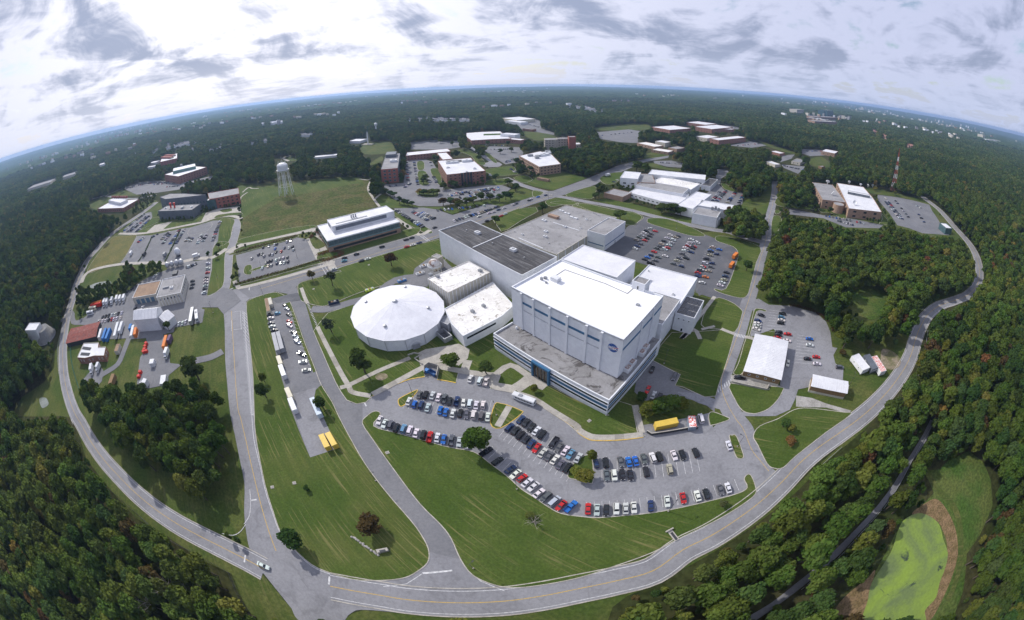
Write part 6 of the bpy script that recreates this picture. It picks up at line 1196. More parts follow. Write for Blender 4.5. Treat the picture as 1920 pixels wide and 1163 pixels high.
# works yard trailers
container('n4 290,685 310,610', 'white container beside the open rusty shed', metal_white); container('n4 320,695 350,605', 'blue container, left of a pair beside the open shed', blue); container('n4 348,695 382,605', 'blue container, right of a pair beside the open shed', blue); container('n4 425,680 455,565', 'white box trailer with red flash in the works yard', metal_white, wh=True, name='box_trailer', cat='trailer'); container('n4 465,640 490,560', 'short white box trailer behind the one with red flash', metal_white, wh=True, name='box_trailer', cat='trailer'); container('n4 560,670 580,580', 'white container leaning against the hangar end', metal_white); container('n4 590,660 600,600', 'orange container beside the hangar end', orange); container('n4 548,610 560,570', 'blue container behind the hangar end', blue)
container('n4 1060,560 1080,440', 'long silver semi-trailer in front of the hangar annex', metal_seam, wh=True, name='box_trailer', cat='trailer', H=2.9); container('n4 830,760 855,665', 'orange container on the equipment pad', orange); container('n4 868,710 890,660', 'purple tarpaulin-covered trailer beside the orange container', purple, rib=False); container('n4 825,1075 835,1000', 'white box standing at the lower end of the equipment pad', metal_white, W=4); container('n4 730,905 740,865', 'small white cabin in the middle of the equipment pad', metal_white, W=3.5)
container('n4 225,420 310,400', 'red trailer, nearer of two by the wood in the works yard', red, rib=False, wh=True, name='box_trailer', cat='trailer'); container('n4 235,405 315,385', 'orange-red trailer, farther of two by the wood in the works yard', orange, rib=False, wh=True, name='box_trailer', cat='trailer')
container('n4 390,1085 420,1000', 'brown and white office trailer by the curving yard track', brown, wh=True, name='box_trailer', cat='trailer', W=3.2, rib=False); container('n4 435,800 455,740', 'small brown-roofed kiosk on the yard lawn', beige, rib=False, roofm=brown_roof, W=3.5)
def truck(s, label, m=None, L=8.0, boxm=None):
    c_, rz, l_ = along(s, 2); o = empty('box_truck', (c_[0], c_[1], .14), rz); tag(o, label, 'truck'); L = max(6.5, min(l_, 9)); m = m or metal_white
    MB().box((-.9, 0, 2.2), (L-2.2, 2.4, 2.6)).build('cargo_box', boxm or m, o); cb_ = MB().box((L/2-.9, 0, 1.35), (1.8, 2.1, 1.7), top=.86).build('cab', m, o); MB().box((L/2-.06, 0, 1.75), (.06, 1.6, .7)).build('windscreen', glass_dark, o)
    for sg in (-1, 1): MB().box((L/2-.8, sg*1.02, 1.7), (.8, .06, .55)).build('side_window', glass_dark, o)
    MB().box((0, 0, .75), (L-.4, 1.0, .3)).build('chassis', dark_m, o); wheels(o, L, 2.3, (L/2-1.1, -L/2+1.6), .45); return o
for i, s_ in enumerate(('n4 345,365 330,415', 'n4 368,362 353,412', 'n4 408,350 392,400', 'n4 450,335 435,390', 'n4 478,332 462,390', 'n4 510,325 492,385')): truck(s_, 'white box truck, %s from the left in the truck row by the wood' % ORD[i+1])
truck('n4 235,915 225,985', 'white flatbed truck beside the small brick building, left of two'); truck('n4 295,905 270,965', 'white box truck beside the small brick building, right of two'); truck('n4 870,780 845,850', 'white box truck on the equipment pad near the orange container'); truck('g 620,625 720,600', 'long white lorry turning off the avenue'); truck('d 495,575 520,525', 'white box truck alone in the north-west car park'); truck('d 1060,580 1125,560', 'white truck in the lower row of the north-west car park'); truck('d 800,575 820,545', 'grey truck between the car-park hedges', grey_m); truck('d 600,590 650,520', 'dark lorry along the first car-park hedge', dark_m)
truck('F 275,300 300,275', 'orange box truck, upper of two beside the rear lot lawn', orange); truck('F 258,350 280,325', 'orange box truck, lower of two beside the rear lot lawn', orange)
for i, (s_, r_) in enumerate((('d 845,690', 2.6), ('d 885,680', 2.6), ('d 930,672', 2.8), ('d 968,665', 2.8))):
    g_ = G1(s_, 0); o = empty('spherical_tank', (g_[0], g_[1], .13)); tag(o, 'silver spherical tank, %s from the left in a row of four by the car-park hedge' % ORD[i+1], 'tank'); MB().lathe((0, 0, r_+.6), [(r_*math.sin(a), -r_*math.cos(a)) for a in [math.pi*j/8 for j in range(9)]], 14).build('vessel', metal_seam, o)
    for j in range(4): a = 1.57*j+.8; MB().tube((r_*.7*math.cos(a), r_*.7*math.sin(a), 0), (r_*.7*math.cos(a), r_*.7*math.sin(a), r_+.4), .15).build('leg', grey_m, o)
    FOOT.append(np.array([g_+np.array(v) for v in ((-3, -3), (3, -3), (3, 3), (-3, 3))]))
g_ = G1('d 935,575', 0); o = empty('white_dome', (g_[0], g_[1], .13)); tag(o, 'large white spherical pod on a trailer in the north-west car park', 'tank'); MB().lathe((0, 0, 4), [(3.6*math.sin(a), -3.6*math.cos(a)) for a in [math.pi*j/10 for j in range(11)]], 16).build('pod', metal_white, o); MB().box((0, 0, .6), (6, 3, .5)).build('trailer_bed', dark_m, o)
# red and orange covered crates on the equipment pad
for i, s_ in enumerate(('n4 690,735', 'n4 682,760', 'n4 676,785', 'n4 668,805', 'n4 690,800', 'n4 640,975', 'n4 628,1012')):
    g_ = G1(s_, .7); o = empty('covered_crate', (g_[0], g_[1], .14), random.random()); tag(o, 'red covered crate, %s %s' % (ORD[i+1] if i < 5 else ['upper', 'lower'][i-5], 'from the top of the stack on the equipment pad' if i < 5 else 'of the pair by the pad machine'), 'crate'); MB().box((0, 0, .7), (2.6, 2.2, 1.4), top=.92).build('crate_body', red, o); MB().box((0, 0, 1.43), (2.2, 1.8, .08)).build('lid', red, o)
g_ = G1('n4 670,1065', 1); o = empty('test_rig', (g_[0], g_[1], .14), .4); tag(o, 'cluttered grey machine with white cabin at the foot of the equipment pad', 'machine')
for q, sz, m_ in (((2, 0, 1.5), (3.2, 3.4, 3.0), metal_white), ((-1.6, .5, .9), (3, 2.4, 1.8), grey_m), ((-1, -1.8, 1.3), (1.2, 1.2, 2.6), metal_seam), ((-3, -1, .5), (1.4, 1.6, 1), dark_m)): MB().box(q, sz).build('module', m_, o)
for i in range(6): MB().tube((-3+i, -2.5+.6*i, .2), (-2.5+i*.7, 2.0, 2.6), .1, n=5).build('pipe', metal_seam, o)
# skips at the bin store, skip lorry, pallets
for i, (s_, m_) in enumerate((('a 578,75', blue), ('a 630,92', mat('skip_blue', (.03, .10, .26), None, famt=.1, rough=.6)))):
    g_ = G1(s_, .8); o = empty('dumpster', (g_[0], g_[1], .15), [1.2, -.5][i]); tag(o, ['tall bright blue bin, left of two in the bin store', 'open dark blue skip, right of two in the bin store'][i], 'dumpster')
    L_, W_, H_ = (1.8, 1.6, 1.6) if i == 0 else (4.0, 2.0, 1.5); t_ = MB()
    for c0, d0 in (((0, 0, .1), (L_, W_, .12)), ((L_/2, 0, H_/2), (.1, W_, H_)), ((-L_/2, 0, H_/2), (.1, W_, H_)), ((0, W_/2, H_/2), (L_, .1, H_)), ((0, -W_/2, H_/2), (L_, .1, H_))): t_.box(c0, d0)
    t_.build('bin_body', m_, o)
    if i == 0: MB().box((0, 0, H_+.06), (L_+.1, W_+.1, .1)).build('lid', m_, o)
def lowwall(name, label, cat, s, h, w, m, z=.1, cap=None, sm=False):
    c_ = G(s); c_ = smooth(c_, False, 3) if sm else c_; m0_ = c_.mean(0); o = empty(name, (m0_[0], m0_[1], 0)); tag(o, label, cat); MB().strip(c_-m0_, w, z, h=h).build('wall', m, o); MB().strip(c_-m0_, w+.12, z+h-.01, h=.1).build('coping', cap or m, o); return o
lowwall('bin_store_wall', 'pale concrete wall round the bin store', 'wall', 'a 560,110 558,55 600,22 688,48 668,140', 2.0, .25, concrete); lowwall('plant_yard_wall', 'low dark wall along the plant yard above the front car park', 'wall', 'b 730,245 770,270 900,252 1110,215 1190,212', 1.5, .3, dark_m, cap=concrete)
lowwall('retaining_wall', 'stepped pale wall beside the loading yard of the white-roofed warehouse', 'wall', 'n5 55,830 170,858 300,885 405,908 425,860', 1.0, .3, concrete)
lowwall('planter_wall', 'low L-shaped pale wall beside the door of the round building', 'wall', 'c 1560,610 1620,590 1680,605 1620,640 1690,690', .6, .4, concrete)
g_ = G1('c 893,135', .5); o = empty('rubbish_skip', (g_[0], g_[1], .14), along('c 850,150 940,130', 0)[1]); tag(o, 'long dark skip heaped with pale debris on the service drive', 'skip'); t_ = MB()
for c0, d0 in (((0, 0, .25), (7, 2.4, .2)), ((3.5, 0, .9), (.12, 2.4, 1.5)), ((-3.5, 0, .9), (.12, 2.4, 1.5)), ((0, 1.2, .9), (7, .12, 1.5)), ((0, -1.2, .9), (7, .12, 1.5))): t_.box(c0, d0)
t_.build('skip_body', mat('skip_navy', (.02, .03, .07), None, famt=.1, rough=.6), o); MB().lathe((1, 0, 1.2), [(1.1, 0), (.8, .6), (0, .9)], 7).build('debris', gravel, o); MB().lathe((-1, .2, 1.2), [(1.0, 0), (.7, .4), (0, .7)], 7).build('debris', brown, o)
for s_, m_, lb in (('E 155,475', mat('lime_paint', (.42, .55, .05), None, famt=.1, rough=.6), 'lime green tray of rubble at the round building drive'), ('E 330,425', blue, 'blue and white equipment rack beside the service court'), ('E 430,385', metal_white, 'pale blue cabinet in the service court'), ('E 450,345', metal_white, 'long white pipe rack in the service court')):
    g_ = G1(s_, .6); o = empty('yard_equipment', (g_[0], g_[1], .13), .75); tag(o, lb, 'equipment'); MB().box((0, 0, .5), (6, 2.4, 1.0)).build('frame', m_, o)
    for i in range(3): MB().box((-2+2*i, 0, 1.2), (1.3, 1.8, .5)).build('load', brown if i % 2 else grey_m, o)
# monument sign and stone edging on the lower lawn
g_ = G1('H 230,785', 0); o = empty('stone_sign', (g_[0], g_[1], .1), .6); tag(o, 'low stone sign block on the lower left lawn', 'sign'); MB().box((0, 0, .6), (3.6, 1.2, 1.2)).build('block', concrete, o); MB().box((0, -.3, 1.25), (2.0, .7, .14)).build('slab', dark_m, o); MB().box((-1.6, 0, .35), (1.0, 1.6, .7)).build('plinth', concrete, o)
e_ = G('H 60,708 200,805'); o = empty('stone_edging', (*e_[0], .1)); tag(o, 'line of rough grey stones beside the low stone sign', 'stones'); stn = [MB().lathe((0, 0, 0), [(.42, 0), (.5, .2), (.3, .42), (0, .48)], n_).mesh('stone', gravel) for n_ in (5, 6, 7)]
for i in range(20): q = (e_[1]-e_[0])*i/19; link('stone', stn[i % 3], o, (q[0]+random.uniform(-.25, .25), q[1]+random.uniform(-.25, .25), 0), random.random()*6)
g_ = G1('H 1808,700', 0); o = empty('culvert', (g_[0], g_[1], .1), 1.9); tag(o, 'concrete culvert head beside the bottom road', 'culvert'); MB().box((0, 0, .05), (5, 1.6, .3)).build('apron', concrete, o); MB().box((2.4, 0, .4), (.5, 2.6, .8)).build('headwall', concrete, o); MB().box((-.5, 0, .22), (3.5, .8, .06)).build('channel', dark_m, o)
for s_, lb in (('a 223,810', 'pale manhole cover on the front lawn near the drive'), ('G 1605,415', 'grey manhole cover on the lawn by the main road'), ('E 150,340', 'square sandy hatch on the avenue lawn, left'), ('b 215,140', 'concrete hatch on the lawn below the tall hall'), ('c 710,10', 'square concrete hatch beside the crosswalk'), ('G 1485,438', 'little concrete hatch by the main road kerb')):
    g_ = G1(s_, .1); o = empty('ground_hatch', (g_[0], g_[1], .12), .7); tag(o, lb, 'hatch'); MB().box((0, 0, .05), (1.5, 1.3, .16)).build('frame', concrete, o); MB().box((0, 0, .15), (1.1, .9, .06)).build('lid', gravel, o)
# ---- lamp posts, guard rails, fences -------------------------------------------------------------
lp = MB().tube((0, 0, 0), (0, 0, 7.6), .10, .07, n=6).mesh('post', dark_m); la = MB().tube((0, 0, 7.5), (1.3, 0, 7.75), .05, n=5).mesh('arm', dark_m); lh = MB().box((1.55, 0, 7.75), (.8, .35, .16)).mesh('lamp_head', dark_m); lb2 = MB().box((0, 0, .25), (.5, .5, .5)).mesh('base', concrete)
for s_, lb, a_ in (('b 925,955', 'lamp post at the bottom kerb of the front car park', .8), ('b 1545,372', 'lamp post on the narrow end island of the front car park', 2.2), ('a 452,290', 'lamp post on the pointed left island of the front car park', 2.5), ('a 1205,475', 'lamp post on the grass island with the path', 2.0), ('a 1388,1140', 'lamp post at the slanting kerb row', .5), ('a 120,1065', 'lamp post beside the drive below the front car park', 0.2), ('H 720,880', 'lamp post at the mouth of the drive', 1.0), ('n5 1222,868', 'lamp post beside the small tan shed', 1.0), ('D 1437,508', 'tall lamp post on the corner of the junction lawn', 3.0), ('D 1162,602', 'lamp post on the yard lawn corner', 2.0), ('D 1187,408', 'lamp post on the lawn beside the workshop yard', 3.6), ('D 1430,370', 'lamp post in the visitor car park, left', 2.), ('D 1620,300', 'lamp post in the visitor car park, right', 2.), ('D 900,470', 'lamp post beside the garage', 1.), ('k 1575,235', 'lamp post on the oval lawn of the rear car park', 1.), ('f 1320,810', 'lamp post in the avenue car park', 1.), ('f 1865,745', 'lamp post at the far crossing of the avenue', 4.), ('I 1480,1140' if 0 else 'n1 1180,760', 'lamp post on the lawn right of the tall hall', 1.)):
    g_ = G1(s_, 0); o = empty('lamp_post', (g_[0], g_[1], .08), a_); tag(o, lb, 'lamp post', 'lamp posts'); [link(m_.name.split('.')[0], m_, o) for m_ in (lp, la, lh, lb2)]
def rail(s, label, name='guardrail', h=.7, step=4.0, z=.03, m=None, mesh_fence=False, pm=None):
    c_ = smooth(G(s), False, 5); m0_ = c_[len(c_)//2]; o = empty(name, (m0_[0], m0_[1], z)); tag(o, label, 'fence' if mesh_fence else 'guardrail'); c_ = c_-m0_
    if mesh_fence:
        for k in range(8): MB().strip(c_, .035, .15+k*h/8, h=.06).build('wire', m or dark_m, o)
    else: MB().strip(c_, .10, h-.3, h=.32).build('rail', m or metal_seam, o)
    me = MB().box((0, 0, h/2), (.12, .12, h)).mesh('post', pm or metal_seam); L_ = np.r_[0, np.cumsum(np.linalg.norm(np.diff(c_, axis=0), axis=1))]
    for d_ in np.arange(0, L_[-1], step): link('post', me, o, (np.interp(d_, L_, c_[:, 0]), np.interp(d_, L_, c_[:, 1]), 0))
rail('D 338,690 318,780 316,860 325,940 345,1040 375,1140 G 400,100', 'steel guardrail outside the left bend of the perimeter road'); rail('F 1335,700 1322,790 1300,900 1240,1030 1180,1110', 'steel guardrail outside the right bend of the perimeter road'); rail('F 1180,110 1560,240' if 0 else 'I 725,348 800,280 865,222', 'short guardrail at the lower right of the perimeter road'); rail('F 1215,800 1240,720 1262,640 1320,570', 'guardrail on the inner side of the right bend')
rail('I 1370,85 1300,200 1240,310 1170,440 1090,560', 'low guardrail along the sunken lane, upper stretch'); rail('I 1080,565 960,700 860,810 760,900 640,1000', 'low guardrail along the sunken lane, lower stretch')
rail('G 550,405 740,575 880,700 1080,810 1260,910', 'black wire fence along the edge of the lower left wood', 'wire_fence', 2.2, 3.0, mesh_fence=True, pm=dark_m); rail('G 1262,912 1320,1050 1390,1160', 'black wire fence turning down beside the junction verge', 'wire_fence', 2.2, 3.0, mesh_fence=True, pm=dark_m); rail('D 388,790 395,880 425,990 450,1060', 'green mesh fence beside the small brick building', 'wire_fence', 1.8, 2.5, mesh_fence=True, m=mat('green_mesh', (.03, .14, .10), None, famt=.1), pm=dark_m)
# ================================================================== TREES
def leafmat(name, c_dark, c_light, c_alt, alt=.1):
    m = bpy.data.materials.new(name); m.use_nodes = True; T = NT(m.node_tree); out = T.n('ShaderNodeOutputMaterial'); oi = T.n('ShaderNodeObjectInfo'); tcn = T.n('ShaderNodeTexCoord')
    n_ = T.noise(tcn.outputs['Object'], .45, 3, .6); r = oi.outputs['Random']
    c = T.mix(T.ramp(n_, .3, .7), c_dark, c_light); c = T.mix(T.math('MULTIPLY', T.ramp(r, 0.0, 1.0), .55), c, c_dark)
    big = T.noise(poss(T), .007, 4, .6); c = T.mix(T.ramp(big, .44, .60, 0, .55), c, tuple(v*.62 for v in c_dark)); c = T.mix(T.ramp(big, .50, .34, 0, .35), c, (.12, .135, .034))
    r2 = T.math('FRACT', T.math('MULTIPLY', r, 17.31)); c = T.mix(T.ramp(r2, 1-alt-.03, 1-alt+.03, 0, .85), c, c_alt)
    r3 = T.math('FRACT', T.math('MULTIPLY', r, 7.77)); hv = T.n('ShaderNodeHueSaturation'); T.val(hv.inputs['Color'], c); T.l(T.math('MULTIPLY_ADD', r3, .05, .475), hv.inputs['Hue']); T.l(T.math('MULTIPLY_ADD', r2, .5, .75), hv.inputs['Value'])
    d = T.n('ShaderNodeBsdfDiffuse'); T.l(hv.outputs[0], d.inputs[0]); tr = T.n('ShaderNodeBsdfTranslucent'); T.l(hv.outputs[0], tr.inputs[0]); mx_ = T.n('ShaderNodeMixShader'); mx_.inputs[0].default_value = .28
    T.l(d.outputs[0], mx_.inputs[1]); T.l(tr.outputs[0], mx_.inputs[2]); T.l(mx_.outputs[0], out.inputs[0]); MT[name] = m; return m
leaf = leafmat('leaves_green', (.058, .102, .018), (.125, .165, .038), (.150, .135, .035), .035)
leaf_y = leafmat('leaves_yellow', (.090, .115, .022), (.165, .170, .036), (.17, .12, .03), .1)
leaf_d = leafmat('leaves_dark', (.042, .078, .021), (.082, .118, .032), (.05, .08, .03), .05)
leaf_b = leafmat('leaves_brown', (.085, .055, .026), (.12, .085, .035), (.14, .07, .03), .1)
leaf_s = leafmat('leaves_bluish', (.045, .065, .035), (.085, .105, .06), (.05, .07, .04), .05)
def crown_mesh(name, seed, R, z0, z1, lobes, per, ls, m, core=True, sparse=1.0):
    """a crown of leaf clumps spread over overlapping boughs, with gaps between them"""
    rg = np.random.default_rng(seed); V = []; F = []; hz_ = (z1-z0)/2; zc = (z0+z1)/2
    for k in range(lobes):
        a = rg.uniform(0, 6.283); t = rg.uniform(-.75, .95); rr = R*.60*math.sqrt(max(.05, 1-t*t))*rg.uniform(.55, 1.1) if k else 0
        c = np.array([rr*math.cos(a), rr*math.sin(a), zc+t*hz_*.62 if k else zc+hz_*.45]); lr = R*rg.uniform(.30, .50)*np.array([1, 1, .85])
        if core:
            b = len(V); n_ = 6; pts_ = [(0, 0, -1)]+[(math.cos(i*1.047+j*.5)*s_, math.sin(i*1.047+j*.5)*s_, z_) for j, (s_, z_) in enumerate(((.8, -.5), (1, .1), (.7, .65))) for i in range(n_)]+[(0, 0, 1)]
            V += [tuple(c+np.array(p)*lr*.72) for p in pts_]
            F += [(b, b+1+(i+1) % n_, b+1+i) for i in range(n_)]
            for j in range(2): F += [(b+1+j*n_+i, b+1+j*n_+(i+1) % n_, b+1+(j+1)*n_+(i+1) % n_, b+1+(j+1)*n_+i) for i in range(n_)]
            F += [(b+1+2*n_+i, b+1+2*n_+(i+1) % n_, b+1+3*n_) for i in range(n_)]
        n_l = int(per*sparse)
        d = rg.normal(size=(n_l, 3)); d /= np.linalg.norm(d, axis=1, keepdims=True); d[:, 2] = np.where(d[:, 2] < -.3, -d[:, 2]*.6, d[:, 2])
        P = c+d*lr*rg.uniform(.78, 1.16, (n_l, 1))
        nrm = d*.7+rg.normal(size=(n_l, 3))*.55+np.array([0, 0, .35]); nrm /= np.linalg.norm(nrm, axis=1, keepdims=True)
        u = np.cross(nrm, rg.normal(size=(n_l, 3))); u /= np.linalg.norm(u, axis=1, keepdims=True); v = np.cross(nrm, u); s_ = ls*rg.uniform(.55, 1.25, (n_l, 1))
        for p, uu, vv in zip(P, u*s_, v*s_*.8):
            b = len(V); V += [tuple(p-uu*.5-vv*.35), tuple(p+uu*.1-vv*.55), tuple(p+uu*.55+vv*.1), tuple(p+uu*.05+vv*.5), tuple(p-uu*.5+vv*.3)]; F.append((b, b+1, b+2, b+3, b+4))
    me = bpy.data.meshes.new(name); me.from_pydata(V, [], F); me.materials.append(m); me.update(); return me
def trunk_mesh(name, seed, h, r, spread, m=None, n_b=6, twig=0):
    rg = random.Random(seed); b = MB(); top = h*.62; p = Vector((0, 0, -.3)); pts_ = [p]
    for i in range(1, 4): pts_.append(Vector((rg.uniform(-.25, .25)*i, rg.uniform(-.25, .25)*i, top*i/3)))
    for i in range(3): b.tube(pts_[i], pts_[i+1], r*(1.25-.28*i), r*(.97-.28*i), n=7)
    for k in range(n_b):
        a = 6.283*k/n_b+rg.uniform(-.3, .3); s_ = pts_[2].lerp(pts_[3], rg.uniform(0, 1)); e_ = Vector((spread*math.cos(a)*rg.uniform(.5, .9), spread*math.sin(a)*rg.uniform(.5, .9), h*rg.uniform(.6, .9))); md = s_.lerp(e_, .5)+Vector((0, 0, h*.03)); b.tube(s_, md, r*.42, r*.28, n=5); b.tube(md, e_, r*.28, r*.10, n=5)
        for t in range(twig):
            q = md.lerp(e_, rg.uniform(.1, .9)); w_ = q+Vector((rg.uniform(-1, 1), rg.uniform(-1, 1), rg.uniform(.1, .9)))*spread*.35; b.tube(q, w_, r*.13, r*.03, n=4)
    return b.mesh(name, m or bark)
# prototypes (height 16 m, crown radius 5 m)
CR = [crown_mesh('crown', 11+i, 5.0, 3.2, 16.0, 15, 95, 1.15, leaf) for i in range(4)]
CD = [crown_mesh('crown', 31+i, 4.6, 2.5, 16.0, 14, 90, 1.05, leaf_d) for i in range(2)]
CYL = [crown_mesh('crown', 41, 4.8, 3.0, 15.0, 13, 90, 1.1, leaf_y)]; CB = [crown_mesh('crown', 51, 4.8, 3.0, 15.0, 13, 80, 1.0, leaf_b)]; CS = [crown_mesh('crown', 61, 4.8, 4.0, 16.0, 14, 55, 1.0, leaf_s, core=False)]
CF_ = [crown_mesh('far_crown', 71+i, 5.2, 1.5, 15.0, 7, 26, 2.3, leaf) for i in range(3)]
TRK = [trunk_mesh('trunk', 5+i, 16, .32, 4.2) for i in range(2)]
SETS = dict(g=CR, d=CD, y=CYL, b=CB, s=CS)
NTREE = 0
def tree(x, y, h, r, kind, label, group=None, name='tree', z=0.0, rz=None):
    global NTREE
    NTREE += 1; rz = random.random()*6.28 if rz is None else rz; o = empty(name, (x, y, z), rz); o.scale = (r/5.0, r/5.0, h/16.0); tag(o, label, 'tree' if name != 'shrub' else 'shrub', group)
    link('trunk', TRK[NTREE % 2], o); link('crown', SETS[kind][NTREE % len(SETS[kind])], o); return o
LONE = []
def lone(spec):
    for s_, h, r, k, lb in spec:
        g_ = G1(s_, 0); nm = 'shrub' if h < 4 else 'tree'; tree(g_[0], g_[1], h, r, k, lb, name=nm, z=.08); LONE.append((g_[0], g_[1], r))
lone((('a 1045,775', 12.5, 5.3, 'g', 'big bright green tree standing in the middle of the front car park'), ('b 165,655', 5.0, 3.6, 'y', 'yellow-green tree on the middle island of the front car park'), ('b 235,480', 5.5, 2.3, 'y', 'slim yellowing tree at the top of the middle island'), ('b 100,610', 4.2, 2.6, 'y', 'low yellow-green bush left on the middle island'),
    ('c 1175,765', 15, 6.2, 'd', 'large dark tree on the lawn left of the round building'), ('c 875,400', 9.5, 4.4, 's', 'thin bluish tree beside the crosswalk'), ('c 285,985', 8.5, 3.9, 'd', 'dark tree on the strip beside the main road, lower'), ('c 275,850', 6.5, 2.6, 'y', 'straggly yellowing tree on the strip beside the main road, upper'), ('c 800,1085', 7.5, 3.3, 'd', 'small dark tree overhanging the pale blue trailer'),
    ('E 600,892', 7, 4.6, 'g', 'bushy tree by the path below the low workshop, left'), ('E 790,932', 7.5, 4.2, 'd', 'bushy tree below the low workshop, right'), ('E 1050,1030', 4.5, 2.0, 'y', 'small tree beside the blue entrance portal'), ('G 1620,745', 8.5, 5.2, 'd', 'round dark tree beside the junction kerb'), ('H 175,655', 7.5, 4.8, 'b', 'brownish bare-looking tree on the lower left lawn'), ('G 1680,452', 2.2, 1.6, 'd', 'tiny dark shrub on the lower left lawn'),
    ('F 345,372', 9, 4.4, 'd', 'lone tree on the lawn beside the rear car park'), ('D 1085,965', 14, 8.2, 'd', 'huge round dark tree on the yard lawn'), ('D 925,700', 7.5, 3.6, 'd', 'dark tree at the hangar annex corner'), ('n1 1065,1085', 7, 4.2, 'y', 'light green tree nearest the yellow container, left'), ('n1 1140,1065', 7.5, 4.4, 'g', 'tree behind the yellow container, centre'), ('n1 1215,1050', 7, 4.2, 'g', 'tree behind the yellow container, right'), ('n1 1285,1045', 6.5, 3.6, 'y', 'yellowish tree above the red-topped container'), ('n1 1025,1000', 5.5, 3.0, 'd', 'small dark tree at the corner of the tall hall'),
    ('I 545,110', 5, 2.8, 'd', 'small tree on the triangular lawn by the right junction'), ('I 580,130', 4.5, 2.2, 'y', 'yellow bush on the triangular lawn'), ('I 580,195', 3.5, 2.8, 'b', 'brown shrub on the triangular lawn'), ('E 275,345', 12, 5.0, 'b', 'bare brownish tree on the avenue lawn'), ('D 1815,455', 12, 4.6, 's', 'thin grey-green tree on the avenue lawn, left'), ('D 1705,422', 8.5, 3.6, 'b', 'brown tree at the avenue kerb, far left'),
    ('f 1388,962', 9, 4.6, 'd', 'dark tree on the lawn beside the long grey roof'), ('f 1810,862', 11, 6, 'd', 'dark tree at the top corner of the grey-roofed hall'), ('g 780,1025', 11, 7.5, 'd', 'broad dark tree on the lawn behind the corner block'), ('g 590,825', 13, 5.6, 'd', 'tall dark tree at the avenue crossing'), ('g 560,835', 8, 4.5, 'd', 'lower dark tree at the avenue crossing'), ('g 930,585', 16, 11, 'd', 'great dark tree on the avenue beyond the white complex'),
    ('g 1150,955', 10, 8, 'd', 'dark tree in front of the white complex, left'), ('g 1240,975', 12, 9, 'd', 'big dark tree in front of the white complex, middle'), ('g 1320,985', 10, 7.5, 'd', 'dark tree in front of the white complex, right'), ('f 330,660', 13, 9.5, 'g', 'round tree beside the winding meadow path'), ('f 305,560', 11, 7, 'b', 'brownish tree behind the winding meadow path'),
    ('d 1490,192', 8, 3.4, 'd', 'dark tree at the corner of the plaza'), ('d 1210,588', 6, 2.8, 'd', 'round tree at the end of the north-west car park'), ('d 1288,592', 6, 3.2, 'd', 'round tree at the path junction by the workshop lawn'), ('d 1300,512', 6, 3.2, 'd', 'round tree on the small lawn by the street'), ('d 420,312', 7, 3, 'd', 'small tree at the inner kerb of the left road'), ('d 100,702', 6, 2.6, 'd', 'small dark tree at the tip of the dry field'), ('b 1400,900', 3.0, 1.9, 's', 'thin grey shrub on the lawn below the bottom kerb row'), ('H 1030,600', 2.5, 2.0, 'd', 'small green shrub behind the dead tree'), ('n5 1150,560', 4, 2.5, 'b', 'brown shrub at the edge of the east car park')))
for i, s_ in enumerate('f 705,695|f 745,700|f 790,702|f 830,700|f 860,692'.split('|')): lone(((s_, 7.5, 5.5, 'y' if i % 2 == 0 else 'g', 'yellow-green tree, %s from the left on the round island of the north car park' % ORD[i+1]),))
for i, s_ in enumerate('f 920,800|f 985,790|f 1030,795|f 1065,830|f 1130,795|f 1190,780|f 1260,760|f 1340,755|f 1425,760|f 1480,745|f 1525,740'.split('|')): lone(((s_, 9 if i % 3 else 11, 5.5, 'b' if i in (0, 2) else 'd', '%s tree, %s from the left in the belt below the north car park' % ('rusty' if i in (0, 2) else 'dark', ORD[i+1])),))
for i, s_ in enumerate('f 400,690|f 440,710|f 480,720|f 525,780|f 565,785|f 600,795|f 640,805'.split('|')): lone(((s_, 9 if i == 3 else 7, 5 if i < 3 else 4, 'd', 'tree, %s from the left on the bank below the red-fronted office' % ORD[i+1]),))
for i, s_ in enumerate('f 1030,640|f 1000,630|f 1270,590|f 920,650|f 740,600|f 760,570|f 850,430|f 840,380|f 870,390'.split('|')): lone(((s_, 9, 5.5, 'g' if i % 2 else 'd', 'tree, %s of those round the brick headquarters walls' % ORD[i+1]),))
for i, s_ in enumerate('f 1500,620|f 1570,665|f 1390,570|f 1240,390|f 1270,310|f 1430,330|f 1530,315|f 1660,275|f 1770,275|f 890,235|f 1000,255|f 1100,270|f 1320,255|f 1500,255|f 1620,440|f 1580,420|f 1700,495'.split('|')): lone(((s_, 10, 5.8, 'd' if i % 3 else 'g', 'street tree, %s in the order of the far lawns from the avenue outward' % ORD[i+1]),))
for i, s_ in enumerate('h 850,760|h 800,880|h 860,940|h 910,930|h 1035,965|h 1440,760|h 1620,800|h 600,1160'.split('|')): lone(((s_, 8, 4.5, 'y' if i in (0, 5, 6) else 'd', '%s tree, %s from the left round the brick operations building' % ('yellow' if i in (0, 5, 6) else 'dark', ORD[i+1])),))
